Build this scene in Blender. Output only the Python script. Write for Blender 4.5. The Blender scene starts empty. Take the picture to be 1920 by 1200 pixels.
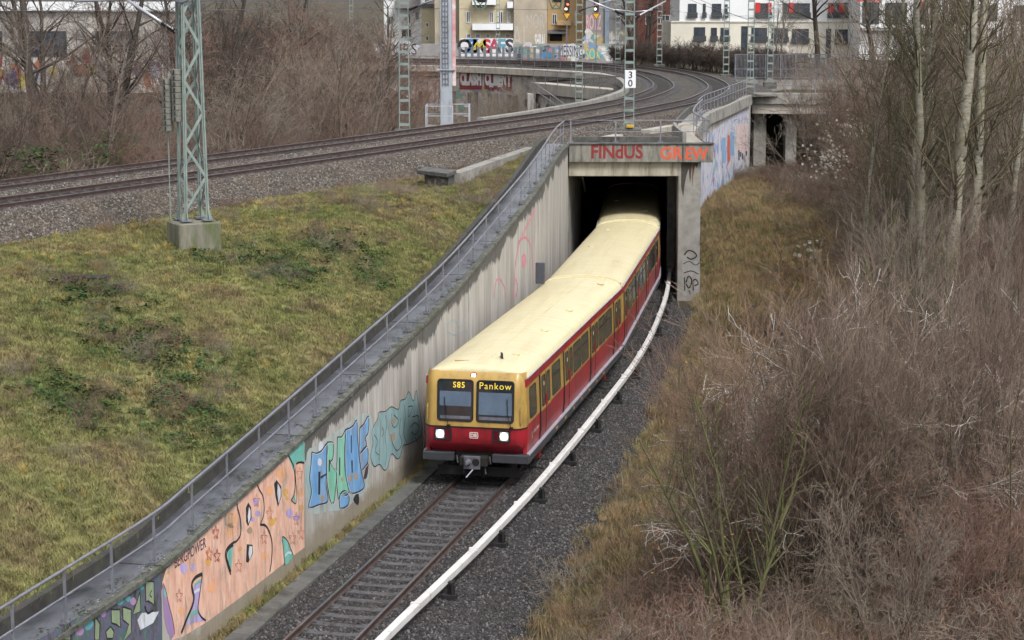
import bpy, bmesh, math, random
import numpy as np
from mathutils import Matrix, Vector

# ------------------------------------------------------------------ camera, sky, sun, exposure
SC = bpy.context.scene
COL = SC.collection
FPX, HC, YH = 3700.0, 14.0, -15.0            # focal length in px of a 1920 wide frame, camera height, horizon row
PITCH = math.atan((600 - YH) / FPX)
cam_d = bpy.data.cameras.new('camera'); cam = bpy.data.objects.new('camera', cam_d); COL.objects.link(cam)
cam_d.sensor_width = 36.0; cam_d.lens = FPX / 1920 * 36.0
cam_d.clip_start = 0.5; cam_d.clip_end = 3000
cam.location = (0, 0, HC); cam.rotation_euler = (math.pi / 2 - PITCH, 0, 0)
SC.camera = cam

SUN_EL, SUN_AZ = math.radians(52), math.radians(148)   # azimuth clockwise from +Y (north)
w = bpy.data.worlds.new('World'); SC.world = w; w.use_nodes = True
nt = w.node_tree; nt.nodes.clear()
o_ = nt.nodes.new('ShaderNodeOutputWorld'); b_ = nt.nodes.new('ShaderNodeBackground')
s_ = nt.nodes.new('ShaderNodeTexSky'); s_.sky_type = 'NISHITA'; s_.sun_disc = False
s_.sun_elevation = SUN_EL; s_.sun_rotation = SUN_AZ; s_.air_density = 1.0; s_.dust_density = 3.0; s_.ozone_density = 1.0
h_ = nt.nodes.new('ShaderNodeHueSaturation'); h_.inputs['Saturation'].default_value = 0.16   # grey cloud cover
nt.links.new(s_.outputs[0], h_.inputs['Color']); nt.links.new(h_.outputs[0], b_.inputs['Color'])
b_.inputs['Strength'].default_value = 0.135
nt.links.new(b_.outputs[0], o_.inputs['Surface'])
sun_d = bpy.data.lights.new('sun', 'SUN'); sun = bpy.data.objects.new('sun', sun_d); COL.objects.link(sun)
sun_d.energy = 1.5; sun_d.angle = math.radians(14); sun_d.color = (1.0, 0.97, 0.93)
_d = Vector((math.sin(SUN_AZ) * math.cos(SUN_EL), math.cos(SUN_AZ) * math.cos(SUN_EL), math.sin(SUN_EL)))
sun.rotation_euler = _d.to_track_quat('Z', 'Y').to_euler()
SC.view_settings.view_transform = 'Standard'; SC.view_settings.look = 'None'
SC.view_settings.gamma = 1.0; SC.view_settings.use_curve_mapping = False
SC.view_settings.exposure = 0.85
SC.render.engine = 'CYCLES'
SC.cycles.max_bounces = 4; SC.cycles.diffuse_bounces = 2; SC.cycles.glossy_bounces = 2
SC.cycles.transmission_bounces = 2; SC.cycles.transparent_max_bounces = 6
SC.cycles.use_denoising = True; SC.cycles.use_adaptive_sampling = True; SC.cycles.adaptive_threshold = 0.03; SC.cycles.adaptive_min_samples = 32
SC.cycles.caustics_reflective = False; SC.cycles.caustics_refractive = False

# ------------------------------------------------------------------ helpers
cp_, sp_ = math.cos(PITCH), math.sin(PITCH)
def at(px, py, D=None, z=None):
    """point seen at (px,py) of the photograph at distance D along +Y, or at height z"""
    u, v = (px - 960) / FPX, (600 - py) / FPX
    d = (u, cp_ + v * sp_, -sp_ + v * cp_)
    t = (z - HC) / d[2] if z is not None else D / d[1]
    return (d[0] * t, d[1] * t, HC + d[2] * t)

def L(r, g, b):
    f = lambda c: (c / 255 / 12.92) if c / 255 <= 0.04045 else ((c / 255 + 0.055) / 1.055) ** 2.4
    return (f(r), f(g), f(b), 1.0)

def crom(pts, step=1.0):
    """Catmull-Rom through points, resampled at even arc length; returns Nx? array"""
    P = np.array(pts, float); n = len(P)
    Q = np.vstack([2 * P[0] - P[1], P, 2 * P[-1] - P[-2]])
    out = []
    for i in range(n - 1):
        p0, p1, p2, p3 = Q[i:i + 4]
        for t in np.linspace(0, 1, 40, endpoint=False):
            out.append(0.5 * ((2 * p1) + (-p0 + p2) * t + (2 * p0 - 5 * p1 + 4 * p2 - p3) * t * t + (-p0 + 3 * p1 - 3 * p2 + p3) * t ** 3))
    out.append(P[-1]); out = np.array(out)
    s = np.concatenate([[0], np.cumsum(np.linalg.norm(np.diff(out[:, :2], axis=0), axis=1))])
    m = max(2, int(round(s[-1] / step)) + 1)
    si = np.linspace(0, s[-1], m)
    return np.stack([np.interp(si, s, out[:, k]) for k in range(P.shape[1])], 1)

class Path:
    """plan path with arc length; p(s), tangent(s), right normal"""
    def __init__(self, pts, step=0.25):
        self.P = crom(pts, step) if step else np.array(pts, float)
        self.s = np.concatenate([[0], np.cumsum(np.linalg.norm(np.diff(self.P[:, :2], axis=0), axis=1))])
        self.len = self.s[-1]
    def p(self, s):
        return np.array([np.interp(s, self.s, self.P[:, k]) for k in range(self.P.shape[1])])
    def t(self, s):
        a, b = self.p(max(0, s - .2)), self.p(min(self.len, s + .2))
        d = (b - a)[:2]; return d / np.linalg.norm(d)
    def off(self, s, o):
        """point offset o metres to the right of travel"""
        q, t = self.p(s), self.t(s)
        return np.array([q[0] + t[1] * o, q[1] - t[0] * o])
    def s_at_y(self, y):
        return float(np.interp(y, self.P[:, 1], self.s))

class MB:
    def __init__(self): self.v = []; self.f = []; self.uv = None
    def quad(self, a, b, c, d): 
        n = len(self.v); self.v += [tuple(map(float, q)) for q in (a, b, c, d)]; self.f.append((n, n + 1, n + 2, n + 3)); return self
    def box(self, c, s, rz=0.0, M=None):
        n = len(self.v); ca, sa = math.cos(rz), math.sin(rz)
        for dx, dy, dz in ((-1,-1,-1),(1,-1,-1),(1,1,-1),(-1,1,-1),(-1,-1,1),(1,-1,1),(1,1,1),(-1,1,1)):
            x, y, z = dx * s[0] / 2, dy * s[1] / 2, dz * s[2] / 2
            p = Vector((x * ca - y * sa, x * sa + y * ca, z))
            if M is not None: p = M @ p
            self.v.append((c[0] + p[0], c[1] + p[1], c[2] + p[2]))
        self.f += [tuple(n + k for k in q) for q in ((0,3,2,1),(4,5,6,7),(0,1,5,4),(1,2,6,5),(2,3,7,6),(3,0,4,7))]
        return self
    def b2(self, x0, x1, y0, y1, z0, z1):
        return self.box(((x0 + x1) / 2, (y0 + y1) / 2, (z0 + z1) / 2), (abs(x1 - x0), abs(y1 - y0), abs(z1 - z0)))
    def bar(self, a, b, w, h=None, up=(0, 0, 1)):
        """rectangular bar from a to b; w sideways, h along up"""
        h = w if h is None else h
        a, b = Vector(a), Vector(b); d = (b - a); l = d.length
        if l < 1e-6: return self
        d.normalize(); u = Vector(up)
        if abs(d.dot(u)) > .98: u = Vector((0, 1, 0)) if abs(d.y) < .9 else Vector((1, 0, 0))
        r = d.cross(u).normalized(); u = r.cross(d).normalized()
        n = len(self.v)
        for e in (a, b):
            for i, j in ((-1,-1),(1,-1),(1,1),(-1,1)):
                self.v.append(tuple(e + r * (i * w / 2) + u * (j * h / 2)))
        self.f += [tuple(n + k for k in q) for q in ((3,2,1,0),(4,5,6,7),(0,1,5,4),(1,2,6,5),(2,3,7,6),(3,0,4,7))]
        return self
    def tube(self, pts, r, k=8, caps=True):
        pts = [Vector(p) for p in pts]; n0 = len(self.v); m = len(pts)
        rr = r if hasattr(r, '__len__') else [r] * m
        for i, p in enumerate(pts):
            d = (pts[min(i + 1, m - 1)] - pts[max(i - 1, 0)]).normalized()
            u = Vector((0, 0, 1)) if abs(d.z) < .95 else Vector((1, 0, 0))
            a = d.cross(u).normalized(); b = a.cross(d)
            for j in range(k):
                t = 2 * math.pi * j / k
                self.v.append(tuple(p + a * (rr[i] * math.cos(t)) + b * (rr[i] * math.sin(t))))
        for i in range(m - 1):
            for j in range(k):
                a0 = n0 + i * k + j; a1 = n0 + i * k + (j + 1) % k
                self.f.append((a0, a1, a1 + k, a0 + k))
        if caps:
            self.f.append(tuple(n0 + j for j in range(k))[::-1]); self.f.append(tuple(n0 + (m - 1) * k + j for j in range(k)))
        return self
    def sweep(self, rings, closed=True, caps=True):
        """rings: list of equal-length point lists"""
        n0 = len(self.v); k = len(rings[0])
        for r in rings: self.v += [tuple(map(float, p)) for p in r]
        for i in range(len(rings) - 1):
            for j in range(k if closed else k - 1):
                a0 = n0 + i * k + j; a1 = n0 + i * k + (j + 1) % k
                self.f.append((a0, a1, a1 + k, a0 + k))
        if caps and closed:
            self.f.append(tuple(n0 + j for j in range(k))[::-1]); self.f.append(tuple(n0 + (len(rings) - 1) * k + j for j in range(k)))
        return self
    def prism(self, poly, n, depth):
        """poly: 3D points in a plane, extruded along vector n*depth"""
        n0 = len(self.v); k = len(poly); n = Vector(n) * depth
        self.v += [tuple(p) for p in poly] + [tuple(Vector(p) + n) for p in poly]
        self.f.append(tuple(range(n0, n0 + k))[::-1]); self.f.append(tuple(range(n0 + k, n0 + 2 * k)))
        for j in range(k):
            a, b = n0 + j, n0 + (j + 1) % k; self.f.append((a, b, b + k, a + k))
        return self
    def mesh(self, name, fix=True):
        me = bpy.data.meshes.new(name); me.from_pydata(self.v, [], self.f)
        if self.uv is not None:
            ul = me.uv_layers.new(name='uv'); uv = np.array(self.uv, np.float32)
            idx = np.empty(len(me.loops), np.int32); me.loops.foreach_get('vertex_index', idx)
            ul.data.foreach_set('uv', uv[idx].ravel())
        if fix:
            bm = bmesh.new(); bm.from_mesh(me); bmesh.ops.recalc_face_normals(bm, faces=bm.faces); bm.to_mesh(me); bm.free()
        return me
    def build(self, name, mat, parent=None, smooth=False, bevel=0.0, seg=1, **tags):
        me = self.mesh(name, fix=True)
        return link(name, me, mat, parent, smooth, bevel, seg, **tags)

def tag(o, label=None, cat=None, group=None, kind=None):
    if label: o['label'] = label
    if cat: o['category'] = cat
    if group: o['group'] = group
    if kind: o['kind'] = kind
    return o

def world_of(o):
    M = Matrix.LocRotScale(o.location, o.rotation_euler, o.scale)
    return (world_of(o.parent) @ o.matrix_parent_inverse @ M) if o.parent else M

def link(name, me, mat, parent=None, smooth=False, bevel=0.0, seg=1, loc=None, rz=0.0, local=False, **tags):
    o = bpy.data.objects.new(name, me); COL.objects.link(o)
    if mat is not None and not me.materials:
        for m in (mat if isinstance(mat, (list, tuple)) else [mat]): me.materials.append(m)
    if smooth: me.shade_smooth()
    if bevel:
        bv = o.modifiers.new('bevel', 'BEVEL'); bv.width = bevel; bv.segments = seg; bv.limit_method = 'ANGLE'; bv.angle_limit = math.radians(40)
    if loc is not None: o.location = loc
    if rz: o.rotation_euler = (0, 0, rz)
    if parent is not None:
        o.parent = parent
        if not local: o.matrix_parent_inverse = world_of(parent).inverted()
    tag(o, **tags)
    return o

def empty(name, loc, label=None, cat=None, group=None, rz=0.0):
    o = bpy.data.objects.new(name, None); COL.objects.link(o)
    o.location = loc; o.rotation_euler = (0, 0, rz); o.empty_display_size = .3
    return tag(o, label, cat, group)

def copy_tree(o, parent=None):
    c = o.copy(); COL.objects.link(c); c.parent = parent
    for ch in list(o.children): copy_tree(ch, c)
    return c

# ------------------------------------------------------------------ materials
class NT:
    def __init__(self, name):
        self.m = bpy.data.materials.new(name); self.m.use_nodes = True
        self.t = self.m.node_tree; self.b = self.t.nodes['Principled BSDF']
    def n(self, typ, **kw):
        nd = self.t.nodes.new('ShaderNode' + typ)
        for k, v in kw.items():
            if k.startswith('_'): setattr(nd, k[1:], v)
            else: nd.inputs[k].default_value = v
        return nd
    def l(self, a, b): self.t.links.new(a, b)
    def noise(self, vec, scale, detail=4, rough=.55):
        nd = self.n('TexNoise', Scale=scale, Detail=detail, Roughness=rough); self.l(vec, nd.inputs['Vector']); return nd.outputs['Fac']
    def ramp(self, fac, stops, interp='LINEAR'):
        r = self.n('ValToRGB'); r.color_ramp.interpolation = interp; e = r.color_ramp.elements
        while len(e) > 1: e.remove(e[-1])
        e[0].position, e[0].color = stops[0]
        for p, c in stops[1:]:
            x = e.new(p); x.color = c
        self.l(fac, r.inputs['Fac']); return r.outputs['Color']
    def mix(self, fac, a, b, mode='MIX'):
        x = self.n('Mix', _data_type='RGBA', _blend_type=mode)
        for s, v in ((x.inputs['Factor'], fac), (x.inputs['A'], a), (x.inputs['B'], b)):
            pass
        self._set(x.inputs[0], fac); self._set(x.inputs[6], a); self._set(x.inputs[7], b)
        return x.outputs[2]
    def _set(self, sock, v):
        if hasattr(v, 'links') or hasattr(v, 'is_output'): self.l(v, sock)
        else: sock.default_value = v
    def math(self, op, a, b=0.0, c=0.0):
        x = self.n('Math', _operation=op); self._set(x.inputs[0], a); self._set(x.inputs[1], b)
        if op in ('MULTIPLY_ADD', 'SMOOTH_MIN'): self._set(x.inputs[2], c)
        return x.outputs[0]
    def pos(self): return self.n('NewGeometry').outputs['Position']
    def obj(self): return self.n('TexCoord').outputs['Object']
    def scl(self, vec, s):
        m = self.n('Mapping'); m.inputs['Scale'].default_value = s; self.l(vec, m.inputs['Vector']); return m.outputs['Vector']
    def bump(self, h, strength, dist=.02):
        b = self.n('Bump', Strength=strength, Distance=dist); self.l(h, b.inputs['Height']); self.l(b.outputs[0], self.b.inputs['Normal'])
    def col(self, c): self._set(self.b.inputs['Base Color'], c)
    def rough(self, r): self._set(self.b.inputs['Roughness'], r)

_mats = {}
def pm(name, c1, c2=None, scale=3.0, rough=.7, bump=0.0, bscale=None, metal=0.0, coord='pos', dirt=None, dscale=1.2, dthr=.6, stretch=None, spec=None):
    """noise-mottled paint / concrete / metal"""
    if name in _mats: return _mats[name]
    N = NT(name); c2 = c2 or tuple(x * .8 for x in c1[:3]) + (1,)
    vec = N.pos() if coord == 'pos' else N.obj()
    v2 = N.scl(vec, stretch) if stretch else vec
    n1 = N.noise(v2, scale, 6, .62)
    c = N.ramp(n1, [(.32, c1), (.68, c2)])
    if dirt:
        n2 = N.noise(v2, dscale, 8, .7)
        f = N.ramp(n2, [(dthr - .1, (0, 0, 0, 1)), (dthr + .08, (1, 1, 1, 1))])
        c = N.mix(f, c, dirt)
    N.col(c); N.rough(rough); N.b.inputs['Metallic'].default_value = metal
    if spec is not None: N.b.inputs['Specular IOR Level'].default_value = spec
    if bump: N.bump(N.noise(vec, bscale or scale * 6, 6, .6), bump)
    _mats[name] = N.m; return N.m

def emis(name, c, s):
    N = NT(name); N.col(c); N.b.inputs['Emission Color'].default_value = c; N.b.inputs['Emission Strength'].default_value = s; N.rough(.3); return N.m

def glass(name, c, rough=.08):
    N = NT(name); n = N.noise(N.obj(), 1.3, 3); N.col(N.ramp(n, [(.35, c), (.7, tuple(x * 1.7 for x in c[:3]) + (1,))])); N.rough(rough)
    N.b.inputs['Specular IOR Level'].default_value = .8; return N.m

M_conc = pm('concrete', L(150, 148, 142), L(118, 116, 111), 1.6, .85, .25, 30, dirt=L(84, 82, 78), dscale=.7, dthr=.62)
M_concd = pm('concrete_dark', L(96, 96, 94), L(66, 66, 64), 2.2, .8, .3, 30, dirt=L(46, 47, 44), dscale=1.1)
M_concl = pm('concrete_light', L(176, 170, 160), L(146, 140, 131), 1.1, .85, .2, 30, dirt=L(104, 99, 92), dscale=.6, dthr=.66, stretch=(2.5, 2.5, .5))
M_walk = pm('wet_walkway', L(96, 98, 106), L(74, 76, 82), .9, .3, .12, 25, dirt=L(42, 44, 46), dscale=.8, dthr=.58)
M_kerb = pm('kerb_concrete', L(66, 64, 62), L(42, 41, 39), 3, .8, .3, 25, dirt=L(62, 68, 48), dscale=2.0, dthr=.62)
M_copedge = pm('coping_edge', L(104, 103, 99), L(72, 73, 69), 4, .8, .3, 30, dirt=L(58, 64, 46), dscale=5, dthr=.56)
M_rail = pm('rail_steel', L(92, 78, 74), L(62, 50, 47), 6, .55, .1, 40, metal=.25)
M_railtop = pm('rail_head', L(148, 144, 146), L(112, 104, 104), 5, .28, 0, metal=.8)
M_sleeper = pm('sleeper_concrete', L(92, 91, 94), L(68, 67, 69), 5, .75, .3, 40, dirt=L(50, 45, 43), dscale=3)
M_slot = pm('groove_dark', L(26, 26, 27), L(18, 18, 18), 4, .9)
M_galv = pm('galvanised_rail', L(136, 137, 146), L(112, 113, 122), 3, .45, .05, 40, metal=.35)
M_white3 = pm('cover_board_white', L(214, 213, 212), L(190, 188, 186), 1.2, .5, .05, 30, dirt=L(150, 145, 138), dscale=2.6, dthr=.66)
M_black = pm('black_iron', L(36, 35, 35), L(22, 22, 22), 5, .7, .2, 20)
# ------------------------------------------------------------------ plan geometry of the place
LOW = Path([(-8.2, 24), (-5.98, 34), (-4.22, 41.5), (-2.75, 47.7), (-1.08, 55), (.85, 64), (2.79, 73.6), (4.3, 83), (5.54, 92.6), (6.5, 104), (6.9, 116), (6.7, 130)])
NEAR = Path([(-27.4, 42), (-16.7, 63.9), (-12.3, 72.6), (-7.6, 81.8), (-4.1, 88.9), (-.4, 96.3), (3.2, 103.6), (6.55, 111.4), (9.6, 119.6), (12.2, 127.6), (14.9, 143), (15.4, 160), (14.3, 173), (11.8, 183), (7.4, 191), (1, 197), (-8, 202), (-22, 208), (-40, 214)])
FAR = Path([(-31.0, 44), (-20.3, 65.7), (-15.9, 74.6), (-11.2, 83.8), (-7.7, 90.8), (-4.0, 98.4), (-.4, 105.6), (2.9, 113), (5.9, 121.2), (8.3, 129), (10.9, 143), (11.4, 159), (10.4, 171), (8.2, 179.6), (4.3, 186.4), (-1, 192.8), (-10, 198), (-24, 204), (-42, 210)])
ZR = 7.3                                   # height of the upper rail heads
# retaining wall face: plan + top height of its coping
WALLP = Path([(-13.0, 16.5, 2.2), (-10.073, 28.5, 2.2), (-8.511, 34.9, 2.2), (-7.34, 39.7, 2.21), (-6.789, 41.96, 2.39), (-5.242, 48.3, 3.03), (-4.119, 52.9, 3.52), (-2.68, 58.8, 4.15), (-1.7, 63.1, 4.65), (-.56, 68.5, 5.4), (.97, 76.5, 6.42), (2.05, 86.6, 6.98), (2.62, 92.4, 7.0)], .25)
def wz(s): return float(WALLP.p(s)[2])
def wpt(s, z, off=0.0):
    """point on the face of the retaining wall; off > 0 stands proud towards the track"""
    q = WALLP.off(s, off); return (q[0], q[1], z)
RWALL = Path([(8.95, 93.4), (9.5, 103), (10.7, 112), (11.67, 117.7), (13.3, 124.4), (16.5, 138.0)])
TOE = Path([(-33, 22), (-27.5, 33), (-21.4, 46), (-15.3, 58.3), (-13.2, 64.3), (-10.3, 69.8), (-7.4, 74.8), (-4.0, 80.0), (-1.5, 84.8), (.75, 90.6)])

def side(path, x, y):
    """signed distance to the right of a path"""
    d = np.hypot(path.P[:, 0] - x, path.P[:, 1] - y); i = int(np.argmin(d)); i = min(max(i, 1), len(path.P) - 2)
    t = path.P[i + 1, :2] - path.P[i - 1, :2]; t = t / np.linalg.norm(t)
    return (x - path.P[i, 0]) * t[1] - (y - path.P[i, 1]) * t[0]
def sstep(a, b, x):
    t = min(1, max(0, (x - a) / (b - a))); return t * t * (3 - 2 * t)
rng = random.Random(7)

def hnoise(x, y, s, seed=0):
    return (math.sin(x * s * 1.3 + seed) * math.cos(y * s * 1.1 + seed * 1.7) + .5 * math.sin(x * s * 2.9 + y * s * 2.3 + seed * 2.1) + .25 * math.cos(x * s * 6.1 - y * s * 5.3 + seed)) / 1.75

def edge(y): return min(4.3, max(3.15, 4.25 - (y - 41) * .032))          # right edge of the lower ballast
def ground_z(x, y):
    lo = 1.7 * sstep(95, 112, y) * sstep(8.5, 11, x) + .12 * hnoise(x, y, .5, 3) * sstep(3.5, 6, x - np.interp(y, LOW.P[:, 1], LOW.P[:, 0]))
    lo += .9 * sstep(5, 14, x - np.interp(y, LOW.P[:, 1], LOW.P[:, 0])) * (1 - sstep(95, 112, y))
    lo -= .46 * (1 - sstep(edge(y) - .2, edge(y) + 1.3, abs(x - np.interp(y, LOW.P[:, 1], LOW.P[:, 0]))))
    hi = 5.6 - 3.4 * sstep(-16, -5, x) * sstep(85, 100, y) * (1 - sstep(196, 206, y)) + .35 * hnoise(x, y, .12, 1)
    back = 6.3
    if y > 150: hi = hi + (back - hi) * sstep(203, 214, y); 
    if x > 17 and y > 140: lo = lo + (6.3 - lo) * sstep(142, 160, y)
    d = side(FAR, x, y) if -60 < x < 40 and 20 < y < 230 else (-50 if (y > 214 or x < -10) else 50)
    if y > 230: return back
    if d < -1.0: return hi
    if d < 9 and y > 60: return min(lo, 5.9)
    return lo

def axis(segs):
    out = []
    for a, b, st in segs: out += list(np.arange(a, b, st))
    return np.array(out + [segs[-1][1]])
def grid_sheet(xs, ys, fz):
    m = MB(); nx, ny = len(xs), len(ys)
    m.v = [(float(x), float(y), float(fz(x, y))) for y in ys for x in xs]
    m.f = [(j * nx + i, j * nx + i + 1, (j + 1) * nx + i + 1, (j + 1) * nx + i) for j in range(ny - 1) for i in range(nx - 1)]
    return m

def ground_material():
    N = NT('dry_grass_ground'); p = N.pos()
    a = N.noise(p, .35, 6, .65); b = N.noise(p, 4.0, 8, .75)
    c = N.ramp(a, [(.3, L(98, 88, 70)), (.47, L(86, 77, 62)), (.6, L(80, 80, 56)), (.75, L(68, 61, 52))])
    c = N.mix(.6, c, N.ramp(b, [(.3, L(40, 33, 26)), (.55, L(104, 84, 62)), (.75, L(150, 124, 90))]), 'OVERLAY')
    N.col(c); N.rough(.95); N.bump(b, .9, .08); return N.m
M_ground = ground_material()
gx = axis([(-900, -120, 60), (-120, -40, 8), (-40, -12, 2), (-12, 20, .5), (20, 60, 2), (60, 120, 8), (120, 900, 60)])
gy = axis([(-60, 20, 8), (20, 60, .75), (60, 130, 1), (130, 240, 2.5), (240, 400, 16), (400, 1600, 120)])
grid_sheet(gx, gy, ground_z).build('ground', M_ground, smooth=True, kind='structure')

# ---- ballast
def ballast_material(name, cols, sc):
    N = NT(name); p = N.pos()
    v = N.n('TexVoronoi', Scale=sc); N.l(p, v.inputs['Vector'])
    hs = N.n('SeparateColor'); N.l(v.outputs['Color'], hs.inputs[0])
    c = N.ramp(hs.outputs[0], cols)
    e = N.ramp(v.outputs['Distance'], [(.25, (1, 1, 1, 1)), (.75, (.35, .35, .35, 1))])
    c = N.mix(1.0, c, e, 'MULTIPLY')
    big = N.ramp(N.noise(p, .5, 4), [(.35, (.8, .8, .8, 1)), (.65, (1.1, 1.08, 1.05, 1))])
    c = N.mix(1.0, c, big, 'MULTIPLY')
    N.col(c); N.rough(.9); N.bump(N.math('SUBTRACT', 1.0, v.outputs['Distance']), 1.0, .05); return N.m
UPC = [(0, L(46, 42, 39)), (.4, L(72, 66, 61)), (.8, L(98, 92, 86)), (1, L(140, 133, 126))]
LOC = [(0, L(30, 29, 30)), (.45, L(50, 49, 50)), (.8, L(70, 68, 69)), (1, L(112, 109, 108))]
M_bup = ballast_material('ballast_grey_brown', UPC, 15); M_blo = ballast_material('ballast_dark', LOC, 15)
def stone_material(name, cols, tint):
    N = NT(name); r = N.n('ObjectInfo').outputs['Random']
    c = N.ramp(r, cols); n = N.noise(N.pos(), .6, 4)
    c = N.mix(N.ramp(n, [(.4, (0, 0, 0, 1)), (.75, (.6, .6, .6, 1))]), c, tint)
    N.col(c); N.rough(.85); return N.m
M_sup = stone_material('stone_grey_brown', UPC, L(92, 80, 68)); M_slo = stone_material('stone_dark', LOC, L(58, 52, 50))

def stone_variants(name, mat, n=4):
    c = bpy.data.collections.new(name)
    for k in range(n):
        bm = bmesh.new(); bmesh.ops.create_icosphere(bm, subdivisions=1, radius=1.0)
        r = random.Random(k + 11)
        for v in bm.verts: v.co = Vector((v.co.x * 1.2, v.co.y * .9, v.co.z * .75)) * r.uniform(.65, 1.15)
        me = bpy.data.meshes.new(name); bm.to_mesh(me); bm.free(); me.materials.append(mat)
        c.objects.link(bpy.data.objects.new(name, me))
    return c

def scatter(name, mesh, coll, density, smin, smax, seed=0, tilt=math.pi, align=False, label=None, cat=None, dens_attr=None, parent=None):
    """one object of kind stuff: instances of a collection's members spread over a mesh"""
    o = bpy.data.objects.new(name, mesh); COL.objects.link(o)
    if parent is not None: o.parent = parent; o.matrix_parent_inverse = world_of(parent).inverted()
    g = bpy.data.node_groups.new(name, 'GeometryNodeTree')
    g.interface.new_socket('Geometry', in_out='INPUT', socket_type='NodeSocketGeometry')
    g.interface.new_socket('Geometry', in_out='OUTPUT', socket_type='NodeSocketGeometry')
    nd = g.nodes.new; lk = g.links.new
    gi, go = nd('NodeGroupInput'), nd('NodeGroupOutput')
    dp = nd('GeometryNodeDistributePointsOnFaces'); dp.distribute_method = 'RANDOM'
    dp.inputs['Density'].default_value = density; dp.inputs['Seed'].default_value = seed
    lk(gi.outputs[0], dp.inputs['Mesh'])
    if dens_attr:
        na = nd('GeometryNodeInputNamedAttribute'); na.data_type = 'FLOAT'; na.inputs['Name'].default_value = dens_attr
        mu = nd('ShaderNodeMath'); mu.operation = 'MULTIPLY'; mu.inputs[1].default_value = density
        lk(na.outputs['Attribute'], mu.inputs[0]); lk(mu.outputs[0], dp.inputs['Density'])
    ci = nd('GeometryNodeCollectionInfo'); ci.inputs['Collection'].default_value = coll
    ci.inputs['Separate Children'].default_value = True; ci.inputs['Reset Children'].default_value = True
    ip = nd('GeometryNodeInstanceOnPoints'); ip.inputs['Pick Instance'].default_value = True
    lk(dp.outputs['Points'], ip.inputs['Points']); lk(ci.outputs[0], ip.inputs['Instance'])
    rv = nd('FunctionNodeRandomValue'); rv.data_type = 'FLOAT_VECTOR'
    rv.inputs[0].default_value = (-tilt, -tilt, 0); rv.inputs[1].default_value = (tilt, tilt, 6.283)
    lk(rv.outputs[0], ip.inputs['Rotation'])
    rs = nd('FunctionNodeRandomValue'); rs.data_type = 'FLOAT'; rs.inputs[2].default_value = smin; rs.inputs[3].default_value = smax; rs.inputs['Seed'].default_value = 5
    lk(rs.outputs[1], ip.inputs['Scale'])
    lk(ip.outputs[0], go.inputs[0])
    md = o.modifiers.new('scatter', 'NODES'); md.node_group = g
    tag(o, label, cat, None, 'stuff'); return o

ST_UP = stone_variants('stone_pale', M_sup); ST_LO = stone_variants('stone_dark', M_slo)

def strip(path, s0, s1, step, prof):
    """sheet swept along a path; prof(s) -> list of (offset, z)"""
    m = MB(); S = np.linspace(s0, s1, max(2, int((s1 - s0) / step) + 1)); k = len(prof(s0))
    for s in S:
        for o, z in prof(s):
            q = path.off(s, o); m.v.append((q[0], q[1], z))
    for i in range(len(S) - 1):
        for j in range(k - 1):
            a = i * k + j; m.f.append((a, a + 1, a + k + 1, a + k))
    return m
# lower bed
ls0, ls1 = LOW.s_at_y(26), LOW.len
lo_prof = lambda s: [(-2.1, -.30), (-1.6, -.17), (-.95, -.125), (-.72, -.205), (.72, -.205), (.95, -.125), (1.5, -.15), (2.4, -.22), (edge(LOW.p(s)[1]) - .5, -.28), (edge(LOW.p(s)[1]) + .3, -.42)] if LOW.p(s)[1] < 90 else [(-2.1, -.30), (-1.6, -.17), (-.95, -.125), (-.72, -.205), (.72, -.205), (.95, -.125), (1.3, -.15), (1.7, -.22), (2.0, -.28), (2.2, -.40)]
mb = strip(LOW, ls0, ls1, .5, lo_prof)
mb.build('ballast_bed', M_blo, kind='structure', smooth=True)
m2 = strip(LOW, LOW.s_at_y(36), LOW.s_at_y(96), .5, lo_prof)
scatter('ballast_stones', m2.mesh('ballast_stones'), ST_LO, 320, .024, .052, 1, label='dark crushed stones in the bed of the lower track', cat='ballast')
# upper bed: left shoulder at the far track, right shoulder at the near track
def up_prof(s):
    y = NEAR.p(s)[1]
    r = [(2.0, 6.72), (1.88, 6.9), (1.7, 7.1)] if 108 < y < 140 else [(3.8, 6.42), (2.9, 6.72), (1.75, 7.1)] if y < 84 else [(4.2, 6.72), (2.9, 6.85), (1.75, 7.1)]
    return [(-8.8, 5.9), (-7.2, 6.55), (-5.9, 7.08), (-4.75, 7.12), (-3.25, 7.12), (-2.4, 7.06), (-1.5, 7.06), (-.75, 7.12), (.75, 7.12)] + r[::-1]
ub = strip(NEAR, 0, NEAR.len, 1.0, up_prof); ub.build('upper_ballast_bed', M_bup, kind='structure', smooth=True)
us = strip(NEAR, NEAR.s_at_y(50), NEAR.s_at_y(118), 1.0, up_prof)
us.f = [f for f in us.f if (f[0] % 12) not in (3, 7)]
scatter('upper_ballast_stones', us.mesh('upper_ballast_stones'), ST_UP, 260, .028, .06, 2, label='grey brown crushed stones in the bed of the upper tracks', cat='ballast')

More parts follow.
